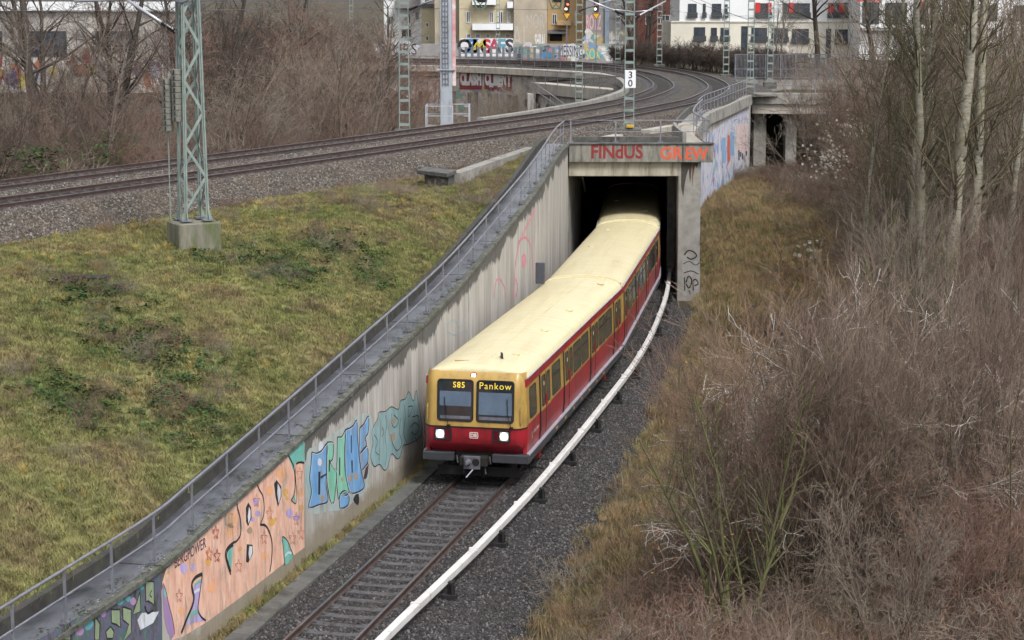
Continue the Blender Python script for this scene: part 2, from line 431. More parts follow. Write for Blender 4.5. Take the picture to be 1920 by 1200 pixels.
# ---- tracks
RAILP = [(-.07, 0), (.07, 0), (.07, .012), (.012, .03), (.012, .105), (.036, .118), (.036, .152), (-.036, .152), (-.036, .118), (-.012, .105), (-.012, .03), (-.07, .012)]
def make_sleeper_mesh():
    m = MB()
    for a, b in ((-1.25, -.45), (.45, 1.25)):
        m.box(((a + b) / 2, 0, -.09), (b - a, .26, .18))
    m.box((0, 0, -.085), (.92, .22, .14))
    for x in (-.7535, .7535):
        m.box((x - .12, 0, .02), (.07, .13, .04)); m.box((x + .12, 0, .02), (.07, .13, .04))
    me = m.mesh('sleeper'); me.materials.append(M_sleeper); return me
SLEEPER = make_sleeper_mesh()
def railway(name, path, s0, s1, zt, label, spacing=.62, sl_range=None):
    q = path.p(s0); root = empty(name, (q[0], q[1], zt - .2), label, 'track')
    for o in (-.7535, .7535):
        rings = []; rt = []
        for s in np.arange(s0, s1, .8):
            a = path.off(s, o); t = path.t(s); n = np.array([t[1], -t[0]])
            rings.append([(a[0] + n[0] * x, a[1] + n[1] * x, zt - .152 + z) for x, z in RAILP])
            rt.append([(a[0] + n[0] * x, a[1] + n[1] * x, zt + z) for x, z in ((-.03, .0), (.03, .0), (.028, .004), (-.028, .004))])
        r = MB().sweep(rings).build('rail', M_rail, root)
        MB().sweep(rt).build('running_surface', M_railtop, r)
    a, b = sl_range or (s0, s1)
    s = a
    while s < b:
        c = path.p(s); t = path.t(s)
        link('sleeper', SLEEPER, None, root, loc=(c[0], c[1], zt - .152), rz=math.atan2(-t[0], t[1]))
        s += spacing
    return root
railway('railway_track', LOW, LOW.s_at_y(28), LOW.len - .5, 0.0, 'lower track with dark rails and concrete sleepers, running under the red train', sl_range=(LOW.s_at_y(37), LOW.s_at_y(60)))
M_rust = ballast_material('ballast_rusty', [(0, L(30, 25, 24)), (.5, L(48, 41, 39)), (1, L(74, 65, 62))], 15)
for P_ in (NEAR, FAR): strip(P_, 2, P_.len - 2, 1.0, lambda s: [(-.72, 7.14), (.72, 7.14)]).build('track_bed', M_rust, kind='structure')
railway('railway_track', NEAR, 2, NEAR.len - 2, ZR, 'upper curved track on the side nearer the grassy slope and the tunnel mouth', sl_range=(NEAR.s_at_y(58), NEAR.s_at_y(165)), spacing=.65)
railway('railway_track', FAR, 2, FAR.len - 2, ZR, 'upper curved track on the far side, next to the bare bushes', sl_range=(FAR.s_at_y(60), FAR.s_at_y(165)), spacing=.65)

# ---- third rail with white cover board, on brackets
S3 = LOW.s_at_y(30), LOW.s_at_y(118)
def O3(s): return float(np.interp(LOW.p(s)[1], [36, 42, 48, 54, 60, 80, 94], [1.5, 1.62, 1.84, 1.95, 1.97, 1.95, 1.85]))
root = empty('third_rail', (*LOW.off(S3[0], O3(S3[0])), 0), 'conductor rail under a long white cover board beside the lower track', 'third rail')
seg = 4.6; s = S3[0]
while s < S3[1]:
    e = min(s + seg - .02, S3[1]); rings = []
    for q in np.linspace(s, e, 5):
        a = LOW.off(q, O3(q)); t = LOW.t(q); n = np.array([t[1], -t[0]])
        rings.append([(a[0] + n[0] * x, a[1] + n[1] * x, z) for x, z in ((-.09, .27), (-.09, .37), (-.07, .39), (.07, .39), (.09, .37), (.09, .21), (.075, .21), (.075, .35), (-.075, .35), (-.075, .27))])
    cb = MB().sweep(rings).build('cover_board', M_white3, root, bevel=.008)
    a = LOW.off(e - .15, O3(e)); t = LOW.t(e)
    MB().box((a[0], a[1], .372), (.225, .10, .075), math.atan2(-t[0], t[1])).build('joint_clip', M_white3, cb)
    s += seg
rings = []
for q in np.arange(S3[0], S3[1], 1.0):
    a = LOW.off(q, O3(q)); t = LOW.t(q); n = np.array([t[1], -t[0]])
    rings.append([(a[0] + n[0] * x, a[1] + n[1] * x, z) for x, z in ((-.04, .13), (.04, .13), (.04, .24), (-.04, .24))])
MB().sweep(rings).build('conductor_rail', M_rail, root)
s = S3[0] + 2.05
while s < S3[1]:
    a = LOW.off(s, O3(s) + .1); t = LOW.t(s); rz = math.atan2(-t[0], t[1])
    m = MB().box((a[0], a[1], -.11), (.36, .24, .12), rz)
    b = LOW.off(s, O3(s) + .19); m.box((b[0], b[1], .08), (.05, .22, .36), rz)
    b = LOW.off(s, O3(s) + .15); m.box((b[0], b[1], .02), (.2, .05, .3), rz); b = LOW.off(s, O3(s) + .1); m.box((b[0], b[1], .24), (.16, .14, .04), rz)
    m.build('bracket', M_black, root, bevel=.01)
    s += 4.6

# ---- retaining wall with walkway on top
def wall_material():
    N = NT('retaining_wall_concrete'); uv = N.n('UVMap').outputs[0]; p = N.pos()
    sx = N.n('SeparateXYZ'); N.l(uv, sx.inputs[0]); u, v = sx.outputs[0], sx.outputs[1]
    st = N.noise(N.scl(uv, (7, .35, 1)), 1.0, 8, .7); st2 = N.noise(N.scl(uv, (1.1, .15, 1)), 1.0, 5, .6)
    c = N.ramp(st, [(.28, L(132, 130, 127)), (.5, L(176, 173, 168)), (.72, L(204, 201, 195))])
    c = N.mix(N.ramp(st2, [(.35, (0, 0, 0, 1)), (.7, (.75, .75, .75, 1))]), c, L(128, 122, 113))
    # dark drip stains below the coping
    d1 = N.noise(N.scl(uv, (.42, 0, 1)), 1.0, 5, .62); d2 = N.noise(N.scl(uv, (9, .25, 1)), 1.0, 4, .6)
    reach = N.math('MULTIPLY_ADD', d1, 2.1, -.80); reach = N.math('MULTIPLY_ADD', d2, .75, N.math('SUBTRACT', reach, .18))
    gap = N.math('SUBTRACT', reach, v)
    f = N.ramp(gap, [(.0, (0, 0, 0, 1)), (.05, (.95, .95, .95, 1))])
    c = N.mix(N.math('MULTIPLY', f, .88), c, L(58, 56, 54))
    g = N.noise(p, 1.4, 6, .7)
    hb = N.n('SeparateXYZ'); N.l(p, hb.inputs[0])
    low = N.ramp(N.math('SUBTRACT', N.math('MULTIPLY', g, 1.3), hb.outputs[2]), [(.1, (0, 0, 0, 1)), (.5, (.8, .8, .8, 1))])
    c = N.mix(low, c, L(126, 116, 98))
    N.col(c); N.rough(.88)
    wv = N.n('TexWave', Scale=3.2, Distortion=.4, Detail=2); N.l(N.scl(uv, (1, .02, 1)), wv.inputs['Vector'])
    N.bump(N.math('ADD', N.math('MULTIPLY', wv.outputs['Fac'], .35), st), .5, .02); return N.m
M_wall = wall_material()
WROOT = empty('retaining_wall', (-5.2, 48.3, 0), 'long concrete retaining wall rising towards the tunnel, with graffiti and a walkway on top', 'wall')
joints = [0, WALLP.s_at_y(29), WALLP.s_at_y(39.7)] + [WALLP.s_at_y(y) for y in (48.3, 53.4, 58.75, 64.3, 68.5, 72.4, 77.0, 81.6, 86.6)] + [WALLP.len]
for a, b in zip(joints, joints[1:]):
    S = np.linspace(a + .032, b - .032, max(3, int((b - a) / .5))); m = MB(); m.uv = []
    for s in S:
        zt = wz(s) - .10
        for (o, z) in ((0, -.5), (0, zt), (-.45, zt), (-.45, -.5)):
            m.v.append(wpt(s, z, o)); m.uv.append((s, zt - z))
    n = len(S)
    for i in range(n - 1):
        for j in range(4):
            p0, p1 = i * 4 + j, i * 4 + (j + 1) % 4; m.f.append((p0, p1, p1 + 4, p0 + 4))
    m.f += [(0, 1, 2, 3), tuple(4 * (n - 1) + k for k in (3, 2, 1, 0))]
    m.build('panel', M_wall, WROOT)
    # walkway slab + upstand kerb along its back
    rs, rk, re = [], [], []
    for s in S:
        z = wz(s)
        rs.append([wpt(s, z - .10, -1.0), wpt(s, z - .10, -.02), wpt(s, z + .001, -.16), wpt(s, z, -1.0)])
        re.append([wpt(s, z - .10, -.02), wpt(s, z - .10, .06), wpt(s, z + .004, .06), wpt(s, z + .004, -.16)])
        rk.append([wpt(s, z - .1, -1.16), wpt(s, z - .1, -1.0), wpt(s, z + .30, -1.0), wpt(s, z + .32, -1.16)])
    MB().sweep(rs).build('walkway_slab', M_walk, WROOT); MB().sweep(re).build('coping_edge', M_copedge, WROOT); MB().sweep(rk).build('kerb', M_kerb, WROOT, bevel=.012)
MB().sweep([[wpt(s, -.5, -.06), wpt(s, wz(s) - .2, -.06), wpt(s, wz(s) - .2, -.3), wpt(s, -.5, -.3)] for s in np.linspace(0.5, WALLP.len - .5, 120)]).build('joint_filler', M_slot, WROOT)

# ---- narrow cable duct / path slabs at the wall foot
root = empty('trackside_path', (-6.6, 41.3, 0), 'narrow grey path of concrete slabs between the graffiti wall and the lower track', 'path')
s = LOW.s_at_y(33)
while s < LOW.s_at_y(91):
    rings = []
    for q in (s, s + .97):
        rings.append([(*LOW.off(q, -1.70 - x), z) for x, z in ((.46, -.4), (0, -.4), (0, -.10), (.46, -.09))])
    MB().sweep(rings).build('slab', M_concd, root, bevel=.01)
    s += 1.0

# ---- grass embankment
def bpt(s): return wpt(s, wz(s) + .22 - .3 * sstep(66, 80, WALLP.p(s)[1]), -1.14)
NB, NA = 150, 60
bs = np.linspace(WALLP.s_at_y(20), WALLP.s_at_y(91.3), NB); as_ = np.linspace(0, TOE.len, NB)
# pair stations so that both rails stay roughly abreast
em = MB()
for i in range(NB):
    B = np.array(bpt(bs[i])); yA = B[1] + 2.0 + 9.0 * (1 - (B[1] - 20) / 72) * .9
    sA = TOE.s_at_y(min(yA, 90.6)); A = TOE.p(sA); A = np.array([A[0], A[1], 6.5])
    for j in range(NA):
        t = j / (NA - 1); q = B + (A - B) * t
        wid = np.linalg.norm((A - B)[:2]); amp = min(1, wid / 6)
        z = q[2] + .55 * amp * (1 - .8 * sstep(70, 78, q[1])) * math.sin(math.pi * t ** .8) + amp * math.sin(math.pi * t) * (.10 * hnoise(q[0], q[1], .9, 4) + .05 * hnoise(q[0], q[1], 2.7, 8))
        em.v.append((q[0], q[1], z))
for i in range(NB - 1):
    for j in range(NA - 1):
        a = i * NA + j; em.f.append((a, a + NA, a + NA + 1, a + 1))
def grass_cols(N, p):
    a = N.noise(p, .42, 5, .6); b = N.noise(p, 2.2, 7, .7)
    c = N.ramp(a, [(.26, L(92, 105, 65)), (.38, L(115, 121, 76)), (.52, L(134, 132, 90)), (.62, L(138, 128, 94)), (.71, L(110, 98, 78)), (.82, L(102, 108, 72))])
    pt = N.noise(p, .95, 6, .7); c = N.mix(N.ramp(pt, [(.52, (0, 0, 0, 1)), (.66, (.75, .75, .75, 1))]), c, L(96, 84, 66))
    return N.mix(1.0, c, N.ramp(b, [(.3, (.5, .5, .48, 1)), (.5, (1.0, 1.0, .98, 1)), (.7, (1.35, 1.33, 1.25, 1))]), 'MULTIPLY'), b
def grass_material():
    N = NT('embankment_turf'); p = N.pos(); c, b = grass_cols(N, p); N.col(N.mix(1.0, c, (.75, .75, .72, 1), 'MULTIPLY')); N.rough(.95); N.bump(b, .8, .06); return N.m
M_turf = grass_material()
EMB = em.build('embankment', M_turf, smooth=True, kind='structure')

# ---- tunnel portal and deck
PR = empty('tunnel_portal', (5.5, 92.5, 0), 'concrete tunnel mouth with red FINdUS and orange GREW lettering on its lintel', 'tunnel')
M_port = pm('portal_concrete', L(172, 166, 150), L(140, 134, 120), 1.0, .85, .2, 25, dirt=L(98, 92, 82), dscale=.9, dthr=.6, stretch=(4, 4, .5))
M_lint = pm('lintel_concrete', L(140, 138, 130), L(108, 106, 100), 1.4, .85, .25, 25, dirt=L(74, 74, 66), dscale=1.0, dthr=.58, stretch=(3, 3, .6))
PY = 92.45
MB().b2(2.66, 7.98, PY - .12, PY + .38, 6.13, 6.97).build('lintel', M_lint, PR, bevel=.02)
MB().b2(8.0, 9.42, PY - .12, PY + .38, 6.13, 6.97).build('lintel', M_lint, PR, bevel=.02)
MB().b2(2.62, 9.46, PY - .18, PY + .42, 6.973, 7.03).build('drip_edge', M_concd, PR, bevel=.01)
MB().b2(2.66, 7.9, PY + .12, PY + .8, 5.46, 6.128).build('crossbeam', M_port, PR, bevel=.02)
MB().b2(7.82, 8.88, PY + .1, PY + 1.1, -.5, 6.128).build('pillar', M_conc, PR, bevel=.03)
MB().b2(2.74, 8.2, PY + .85, PY + 1.3, 5.9, 6.2).build('roof_edge', M_concd, PR)
tl = [(2.64, 92.58), (3.5, 100), (3.9, 110), (3.9, 132)]
m = MB()
for a, b in zip(tl, tl[1:]): m.prism([(a[0], a[1], -.5), (b[0], b[1], -.5), (b[0], b[1], 5.88), (a[0], a[1], 5.88)], (-1, 0, 0), .5)
m.build('side_wall', M_conc, PR)
m = MB()
tr = [(8.3, 94.2), (8.9, 103), (9.6, 112), (9.8, 132)]
for a, b in zip(tr, tr[1:]): m.prism([(a[0], a[1], -.5), (b[0], b[1], -.5), (b[0], b[1], 5.88), (a[0], a[1], 5.88)], (1, 0, 0), .35)
m.build('side_wall', M_conc, PR)
MB().b2(1.5, 12, 131.5, 132, -.5, 6.2).build('end_wall', M_concd, PR)
m = MB(); m.prism([(2.3, 93.3, 5.885), (8.6, 93.3, 5.885), (9.2, 103, 5.885), (10.4, 112, 5.885), (10.6, 132, 5.885), (3.2, 132, 5.885), (3.0, 100, 5.885)], (0, 0, 1), .6); m.build('roof_slab', M_concd, PR)
for y in (98.5, 103.5, 108.5): MB().b2(7.75 + (y - 98) * .07, 8.15 + (y - 98) * .07, y, y + .5, -.5, 5.88).build('inner_pillar', M_conc, PR)
MB().tube([(3.45, 96.2, 5.05), (3.75, 101, 3.9)], .05, 6).build('conduit', M_white3, PR)

# deck: gravel, kerb, mast base
dk = [(2.5, 92.9), (9.3, 92.9), (9.6, 103), (10.7, 111.8), (11.6, 117.5), (13.0, 124.2), (16.2, 137.6), (15.0, 138.4), (12.6, 128), (10.5, 119.6), (7.4, 111), (4.2, 103.6), (.9, 96.4), (-.9, 92.9), (.6, 89.5), (1.3, 88.5)]
m = MB(); m.v = [(x, y, 6.72) for x, y in dk]; m.f = [tuple(range(len(dk)))]; m.build('gravel_deck', M_bup, kind='structure')
m = MB(); m.v = [(x, y, 6.725) for x, y in dk]; m.f = [tuple(range(len(dk)))]
scatter('gravel_deck_stones', m.mesh('gravel_deck_stones'), ST_UP, 220, .022, .042, 9, label='grey brown gravel on the deck above the tunnel', cat='gravel')
ed = empty('edge_kerb', (5, 93.2, 6.7), 'low dark concrete kerb behind the railing on top of the tunnel mouth', 'kerb')
for x0, x1 in ((2.9, 5.38), (5.4, 7.9)): MB().b2(x0, x1, 93.15, 93.35, 6.7, 7.27).build('kerb_stone', M_concd, ed, bevel=.015)
# ------------------------------------------------------------------ the train
def roof_paint():
    N = NT('cream_paint'); p = N.obj(); a = N.noise(N.scl(p, (.5, 6, 1)), 1.6, 6, .65); b = N.noise(N.scl(p, (2.5, .22, 2)), 1.2, 6, .65)
    c = N.ramp(a, [(.3, L(188, 177, 140)), (.55, L(204, 194, 158)), (.75, L(211, 202, 168))])
    c = N.mix(N.ramp(b, [(.5, (0, 0, 0, 1)), (.75, (.32, .32, .32, 1))]), c, L(166, 150, 108)); N.col(c); N.rough(.42)
    wv = N.n('TexWave', Scale=1.6, Distortion=.2); wv.bands_direction = 'Y'; N.l(p, wv.inputs['Vector']); N.bump(wv.outputs['Fac'], .12, .01); return N.m
M_cream = roof_paint()
M_yel = pm('ochre_paint', L(172, 141, 76), L(163, 132, 70), .9, .36, .03, 20, coord='obj', dirt=L(136, 110, 62), dscale=1.2, dthr=.58, stretch=(2, 2, .6))
M_red = pm('crimson_paint', L(154, 36, 46), L(140, 32, 42), .9, .34, .03, 20, coord='obj', dirt=L(92, 34, 36), dscale=1.0, dthr=.58, stretch=(1, 3, .6))
M_skirt = pm('skirt_grey', L(58, 59, 64), L(42, 43, 48), 2, .5, .1, 20, coord='obj')
M_strip = pm('sill_strip', L(190, 192, 205), L(160, 160, 172), 2, .35, 0, coord='obj', metal=.3)
M_rubber = pm('rubber_black', L(24, 23, 24), L(17, 17, 17), 4, .55, coord='obj')
M_under = pm('underframe_black', L(34, 32, 31), L(22, 21, 20), 3, .85, .2, 14, coord='obj')
M_gunm = pm('coupler_steel', L(120, 120, 128), L(90, 90, 98), 4, .45, .1, 20, coord='obj', metal=.4)
M_glassd = glass('train_glass', L(56, 57, 54)); M_glassf = glass('windscreen_glass', L(26, 30, 36), .06)
M_blind = pm('sun_blind', L(88, 104, 122), L(74, 88, 106), 2, .45, coord='obj')
M_lamp = emis('headlamp_lit', (1, .93, .74, 1), 1.6); M_lampred = pm('tail_lamp_red', L(92, 16, 30), L(70, 12, 24), 8, .2, coord='obj')
M_dot = emis('display_yellow', (.72, .52, .06, 1), .28)
M_white = pm('white_print', L(226, 224, 220), L(206, 204, 200), 4, .5, coord='obj')
M_orange = pm('shoe_orange', L(158, 44, 30), L(126, 36, 26), 4, .5, coord='obj')
M_seat = pm('interior_warm', L(120, 60, 52), L(90, 50, 46), 3, .7, coord='obj')

def text_mesh(txt, h, extrude=.002, bold=0.0, spacing=1.0):
    c = bpy.data.curves.new('t', 'FONT'); c.body = txt; c.size = 1.0; c.extrude = 0; c.offset = bold; c.space_character = spacing
    c.align_x = 'CENTER'; c.align_y = 'CENTER'; c.resolution_u = 3
    o = bpy.data.objects.new('t', c); COL.objects.link(o)
    dg = bpy.context.evaluated_depsgraph_get(); me = bpy.data.meshes.new_from_object(o.evaluated_get(dg))
    bpy.data.objects.remove(o); bpy.data.curves.remove(c)
    V = np.array([v.co for v in me.vertices]); 
    V[:, :2] -= (V[:, :2].max(0) + V[:, :2].min(0)) / 2
    V *= h / max(1e-6, (V[:, 1].max() - V[:, 1].min()))
    F = [tuple(p.vertices) for p in me.polygons]; bpy.data.meshes.remove(me)
    return V, F
def text_on(name, txt, h, origin, right, up, mat, parent, bold=0.0, width=None, off=.004, local=True, spacing=1.0):
    """flat lettering lying on a plane given by origin, right and up vectors"""
    V, F = text_mesh(txt, h, bold=bold, spacing=spacing)
    r, u = Vector(right).normalized(), Vector(up).normalized(); n = r.cross(u)
    k = 1.0 if width is None else width / (V[:, 0].max() - V[:, 0].min())
    m = MB(); m.v = [tuple(Vector(origin) + r * (v[0] * k) + u * v[1] + n * off) for v in V]; m.f = F
    me = m.mesh(name, fix=False); return link(name, me, mat, parent, local=local)

CL = 18.25
# cross-section (half), from sill up over the roof: (x, z)
SEC = [(1.47, .98), (1.50, 1.3), (1.50, 1.80), (1.46, 2.98), (1.45, 3.15)]
ROOFS = [(1.45, 3.16), (1.40, 3.27), (1.28, 3.36), (1.05, 3.44), (.7, 3.51), (.3, 3.545), (0, 3.55)]
def lathe_roof(y):
    h = ROOFS; return [(x, y, z) for x, z in h] + [(-x, y, z) for x, z in h[-2::-1]]

def side_x(z):
    zs = [a[1] for a in SEC]; xs = [a[0] for a in SEC]; return float(np.interp(z, zs, xs))

def rrect(y0, y1, z0, z1, r, n=4):
    pts = []
    for cy, cz, a0 in ((y1 - r, z1 - r, 0), (y0 + r, z1 - r, 90), (y0 + r, z0 + r, 180), (y1 - r, z0 + r, 270)):
        for k in range(n + 1):
            a = math.radians(a0 + 90 * k / n); pts.append((cy + r * math.cos(a), cz + r * math.sin(a)))
    return pts
def side_plate(m, sx, outline, d0, d1):
    """plate following the car side between proud distances d0 and d1"""
    k = len(outline); n0 = len(m.v)
    for d in (d0, d1):
        for y, z in outline: m.v.append((sx * (side_x(z) + d), y, z))
    m.f.append(tuple(range(n0, n0 + k))); m.f.append(tuple(range(n0 + k, n0 + 2 * k)))
    for j in range(k):
        a, b = n0 + j, n0 + (j + 1) % k; m.f.append((a, b, b + k, a + k))
def rect_plate(m, sx, y0, y1, z0, z1, d0, d1):
    zs = [z0] + [a[1] for a in SEC if z0 < a[1] < z1] + [z1]
    for a, b in zip(zs, zs[1:]): side_plate(m, sx, [(y0, a), (y1, a), (y1, b), (y0, b)], d0, d1)
def ring_plate(m, sx, out, inn, d):
    k = len(out); n0 = len(m.v)
    for o in (out, inn):
        for y, z in o: m.v.append((sx * (side_x(z) + d), y, z))
    for y, z in out: m.v.append((sx * (side_x(z) - .01), y, z))
    for y, z in inn: m.v.append((sx * (side_x(z) - .01), y, z))
    for j in range(k):
        b = (j + 1) % k
        m.f.append((n0 + j, n0 + b, n0 + k + b, n0 + k + j))
        m.f.append((n0 + j, n0 + b, n0 + 2 * k + b, n0 + 2 * k + j)); m.f.append((n0 + k + j, n0 + k + b, n0 + 3 * k + b, n0 + 3 * k + j))

def front_y(z, x=0.0):
    """depth of the cab face: raked windscreen, chamfered chin, rounded corners"""
    zs = [.98, 1.22, 1.30, 1.75, 3.15, 3.33]; ys = [.34, .10, .04, .0, .10, .26]
    y = float(np.interp(z, zs, ys))
    e = max(0, (abs(x) - 1.22) / .28); return y + .30 * e ** 2.2

def build_car(name, loc, rz, label, cab):
    root = empty(name, loc, label, 'train car', 'cars of the red and cream train', rz)
    y0 = 0.0 if not cab else None
    # side walls: lower crimson band, upper ochre band, cantrail crimson
    def sidewall(part, z0, z1, mat, d=0.0):
        zs = [z0] + [a[1] for a in SEC if z0 < a[1] < z1] + [z1]
        for sx in (-1, 1):
            rings = []
            ys = [.32, .5] + list(np.linspace(1.5, CL - .02, 8)) if cab else list(np.linspace(.02, CL - .02, 8))
            for y in ys:
                rings.append([(sx * (side_x(z) + d), y, z) for z in zs] + [(sx * (side_x(z) - .10), y, z) for z in zs[::-1]])
            MB().sweep(rings).build(part, mat, root, local=True)
    sidewall('lower_side', .98, 1.82, M_red); sidewall('window_band', 1.823, 2.925, M_yel); sidewall('cantrail', 2.928, 3.15, M_red, .012)
    # ends
    if cab:
        xs = np.concatenate([np.linspace(-1.5, -1.2, 7), np.linspace(-1.0, 1.0, 7), np.linspace(1.2, 1.5, 7)])
        for part, zs, mat in (('cab_chin', [.98, 1.1, 1.22, 1.30, 1.5, 1.74], M_red), ('cab_face', [1.78, 2.0, 2.4, 2.8, 3.15, 3.33], M_yel)):
            m = MB(); k = len(zs)
            for x in xs:
                for z in zs:
                    xx = x * side_x(min(z, 3.14)) / 1.5 if z < 3.2 else x * .955
                    m.v.append((xx, front_y(z, x), z))
            for i in range(len(xs) - 1):
                for j in range(k - 1):
                    a = i * k + j; m.f.append((a, a + k, a + k + 1, a + 1))
            m.build(part, mat, root, smooth=True, local=True)
        m = MB()
        rr = [[(x * side_x(1.76) / 1.5, front_y(1.76, x) - d, z) for d, z in ((.012, 1.742), (.012, 1.778), (-.05, 1.778), (-.05, 1.742))] for x in xs]
        m.sweep(rr).build('waist_line', M_rubber, root, local=True)
    else:
        MB().b2(-1.40, 1.40, .03, .10, 1.0, 3.3).build('end_wall', M_rubber, root, local=True)
    MB().b2(-1.40, 1.40, CL - .10, CL - .03, 1.0, 3.3).build('end_wall', M_rubber, root, local=True)
    # roof
    ys = ([.26, .34, .48, .75, 1.1] if cab else [.02, .3]) + list(np.linspace(1.5, CL - .3, 10)) + [CL - .02]
    rings = []
    for y in ys:
        r = lathe_roof(y)
        if cab and y < 1.2:
            k = {.26: .0, .34: .36, .48: .66, .75: .9}.get(y, 1)
            r = [(p[0], (front_y(3.33, p[0] * 1.035) - .004) * (1 - min(1, (y - .26) / .84)) + y * min(1, (y - .26) / .84), min(p[2], 3.325 + max(0, p[2] - 3.325) * k)) for p in r]
        rings.append(r)
    n = len(rings[0]); under = [[(x * .97, y, z - .06) for x, y, z in r] for r in rings]
    m = MB().sweep([r + u[::-1] for r, u in zip(rings, under)])
    rf = m.build('roof', M_cream, root, smooth=True, local=True)
    es = rf.modifiers.new('es', 'EDGE_SPLIT'); es.split_angle = math.radians(50)
    for yy in ([CL - .16] if cab else [.16, CL - .16]):
        rg = []
        for y in (yy - .09, yy + .09): rg.append([(x * 1.015, y, z + .035) for x, y, z in lathe_roof(y)] + [(x * .98, y, z - .01) for x, y, z in lathe_roof(y)[::-1]])
        MB().sweep(rg).build('end_rim', M_cream, rf, local=True, smooth=False, bevel=.02, seg=2)
    for sx in (-1, 1):
        MB().sweep([[(sx * 1.452, y, 3.152), (sx * 1.492, y, 3.152), (sx * 1.492, y, 3.178), (sx * 1.452, y, 3.178)] for y in ((.4 if cab else .05), CL - .05)]).build('gutter', M_strip, root, local=True)
    for x in (-.2, .2): MB().sweep([[(x - .015, y, 3.545), (x + .015, y, 3.545), (x + .015, y, 3.562), (x - .015, y, 3.562)] for y in ((1.4 if cab else .5), CL - .5)]).build('roof_seam', M_cream, rf, local=True)
    vents = [(.75, 2.3), (.8, 6.5), (.85, 10.6), (.9, 16.8)] if cab else [(.75, 4.5), (-.7, 9.0), (-.6, 15)]
    for x, y in vents:
        MB().tube([(x, y, 3.48), (x, y, 3.535)], .13, 12).build('roof_vent', M_cream, rf, local=True, bevel=.015)
    # windows and doors on both sides
    doors = [3.1, 7.0, 12.0, 17.1] if cab else [1.4, 6.5, 11.5, 16.6]
    wins = [4.85, 8.55, 10.05, 13.55, 15.05] if cab else [3.1, 4.75, 8.1, 9.65, 13.2, 14.75]
    for sx in (-1, 1):
        def frame_and_pane(parent, y, wd, z0, z1, r, matf=M_rubber, d=.012):
            m = MB(); ring_plate(m, sx, rrect(y - wd / 2, y + wd / 2, z0, z1, r), rrect(y - wd / 2 + .035, y + wd / 2 - .035, z0 + .035, z1 - .035, r * .8), d)
            f = m.build('window', matf, parent, local=True)
            m = MB(); side_plate(m, sx, rrect(y - wd / 2 + .03, y + wd / 2 - .03, z0 + .03, z1 - .03, r * .8), -.006, .004)
            m.build('pane', M_glassd, f, local=True)
            return f
        for y in wins:
            f = frame_and_pane(root, y, 1.38, 1.89, 2.83, .10)
            m = MB(); side_plate(m, sx, [(y - .65, 2.50), (y + .65, 2.50), (y + .65, 2.53), (y - .65, 2.53)], .002, .014); m.build('transom', M_rubber, f, local=True)
        if cab:
            frame_and_pane(root, 1.18, 1.0, 1.92, 2.83, .12)
            for q in (1.14,):
                pass
        for y in doors:
            dr = MB(); rect_plate(dr, sx, y - .78, y + .78, 1.02, 1.80, .004, .016)
            dr = dr.build('door', M_red, root, local=True)
            up = MB(); rect_plate(up, sx, y - .78, y + .78, 1.803, 2.92, .004, .016); up.build('door_leaf', M_yel, dr, local=True)
            for q in (-.37, .37): 
                m = MB(); ring_plate(m, sx, rrect(y + q - .27, y + q + .27, 1.91, 2.83, .1), rrect(y + q - .24, y + q + .24, 1.94, 2.80, .08), .026); m.build('door_window_frame', M_rubber, dr, local=True)
                m = MB(); side_plate(m, sx, rrect(y + q - .25, y + q + .25, 1.93, 2.81, .08), .01, .020); m.build('door_pane', M_glassd, dr, local=True)
                m = MB(); side_plate(m, sx, [(y + q + .05, 2.5), (y + q + .12, 2.5), (y + q + .12, 2.62), (y + q + .05, 2.62)], .021, .023); m.build('sticker', M_orange if q > 0 else M_white, dr, local=True)
            m = MB(); rect_plate(m, sx, y - .014, y + .014, 1.03, 2.91, .014, .024); m.build('rubber_seal', M_rubber, dr, local=True)
            m = MB(); rect_plate(m, sx, y - .93, y - .79, 1.0, 2.925, .003, .02); m.build('door_gap', M_rubber, dr, local=True)
            for q in (-.07, .07):
                m = MB(); side_plate(m, sx, [(y + q - .012, 1.85), (y + q + .012, 1.85), (y + q + .012, 2.2), (y + q - .012, 2.2)], .02, .045); m.build('handle', M_red, dr, local=True)
        # sill step and skirt
        MB().b2(sx * 1.44, sx * 1.56, (.35 if cab else .05), CL - .05, .93, .976).build('sill_strip', M_strip, root, local=True)
        MB().b2(sx * 1.36, sx * 1.53, (.35 if cab else .05), CL - .05, .68, .928).build('skirt', M_skirt, root, local=True, bevel=.01)
    MB().b2(-1.34, 1.34, (.5 if cab else .05), CL - .05, .75, 1.02).build('underframe', M_under, root, local=True)
    # bogies
    for yb in (3.0, CL - 3.0):
        bg = MB().b2(-1.12, -.98, yb - 1.6, yb + 1.6, .42, .62).b2(.98, 1.12, yb - 1.6, yb + 1.6, .42, .62).b2(-1.0, 1.0, yb - .25, yb + .25, .45, .7)
        for q in (-1.15, 1.15):
            for sx in (-1, 1): bg.b2(sx * .96, sx * 1.2, yb + q - .16, yb + q + .16, .3, .62)
        bgo = bg.build('bogie', M_under, root, local=True, bevel=.02)
        for q in (-1.15, 1.15):
            for sx in (-.75, .75):
                MB().tube([(sx - .065, yb + q, .45), (sx + .065, yb + q, .45)], .45, 20).build('wheel', M_rail, bgo, local=True, bevel=.01)
            MB().tube([(-.75, yb + q, .45), (.75, yb + q, .45)], .08, 8).build('axle', M_under, bgo, local=True)
        for sx in (-1, 1):
            sh = MB().b2(sx * 1.12, sx * 1.42, yb - .28, yb + .28, .52, .58).b2(sx * 1.15, sx * 1.35, yb - .18, yb + .18, .28, .5)
            sh.build('current_collector', M_orange, bgo, local=True, bevel=.01)
            MB().b2(sx * 1.3, sx * 1.6, yb - .08, yb + .08, .20, .24).build('collector_shoe', M_under, bgo, local=True)
    m = MB()
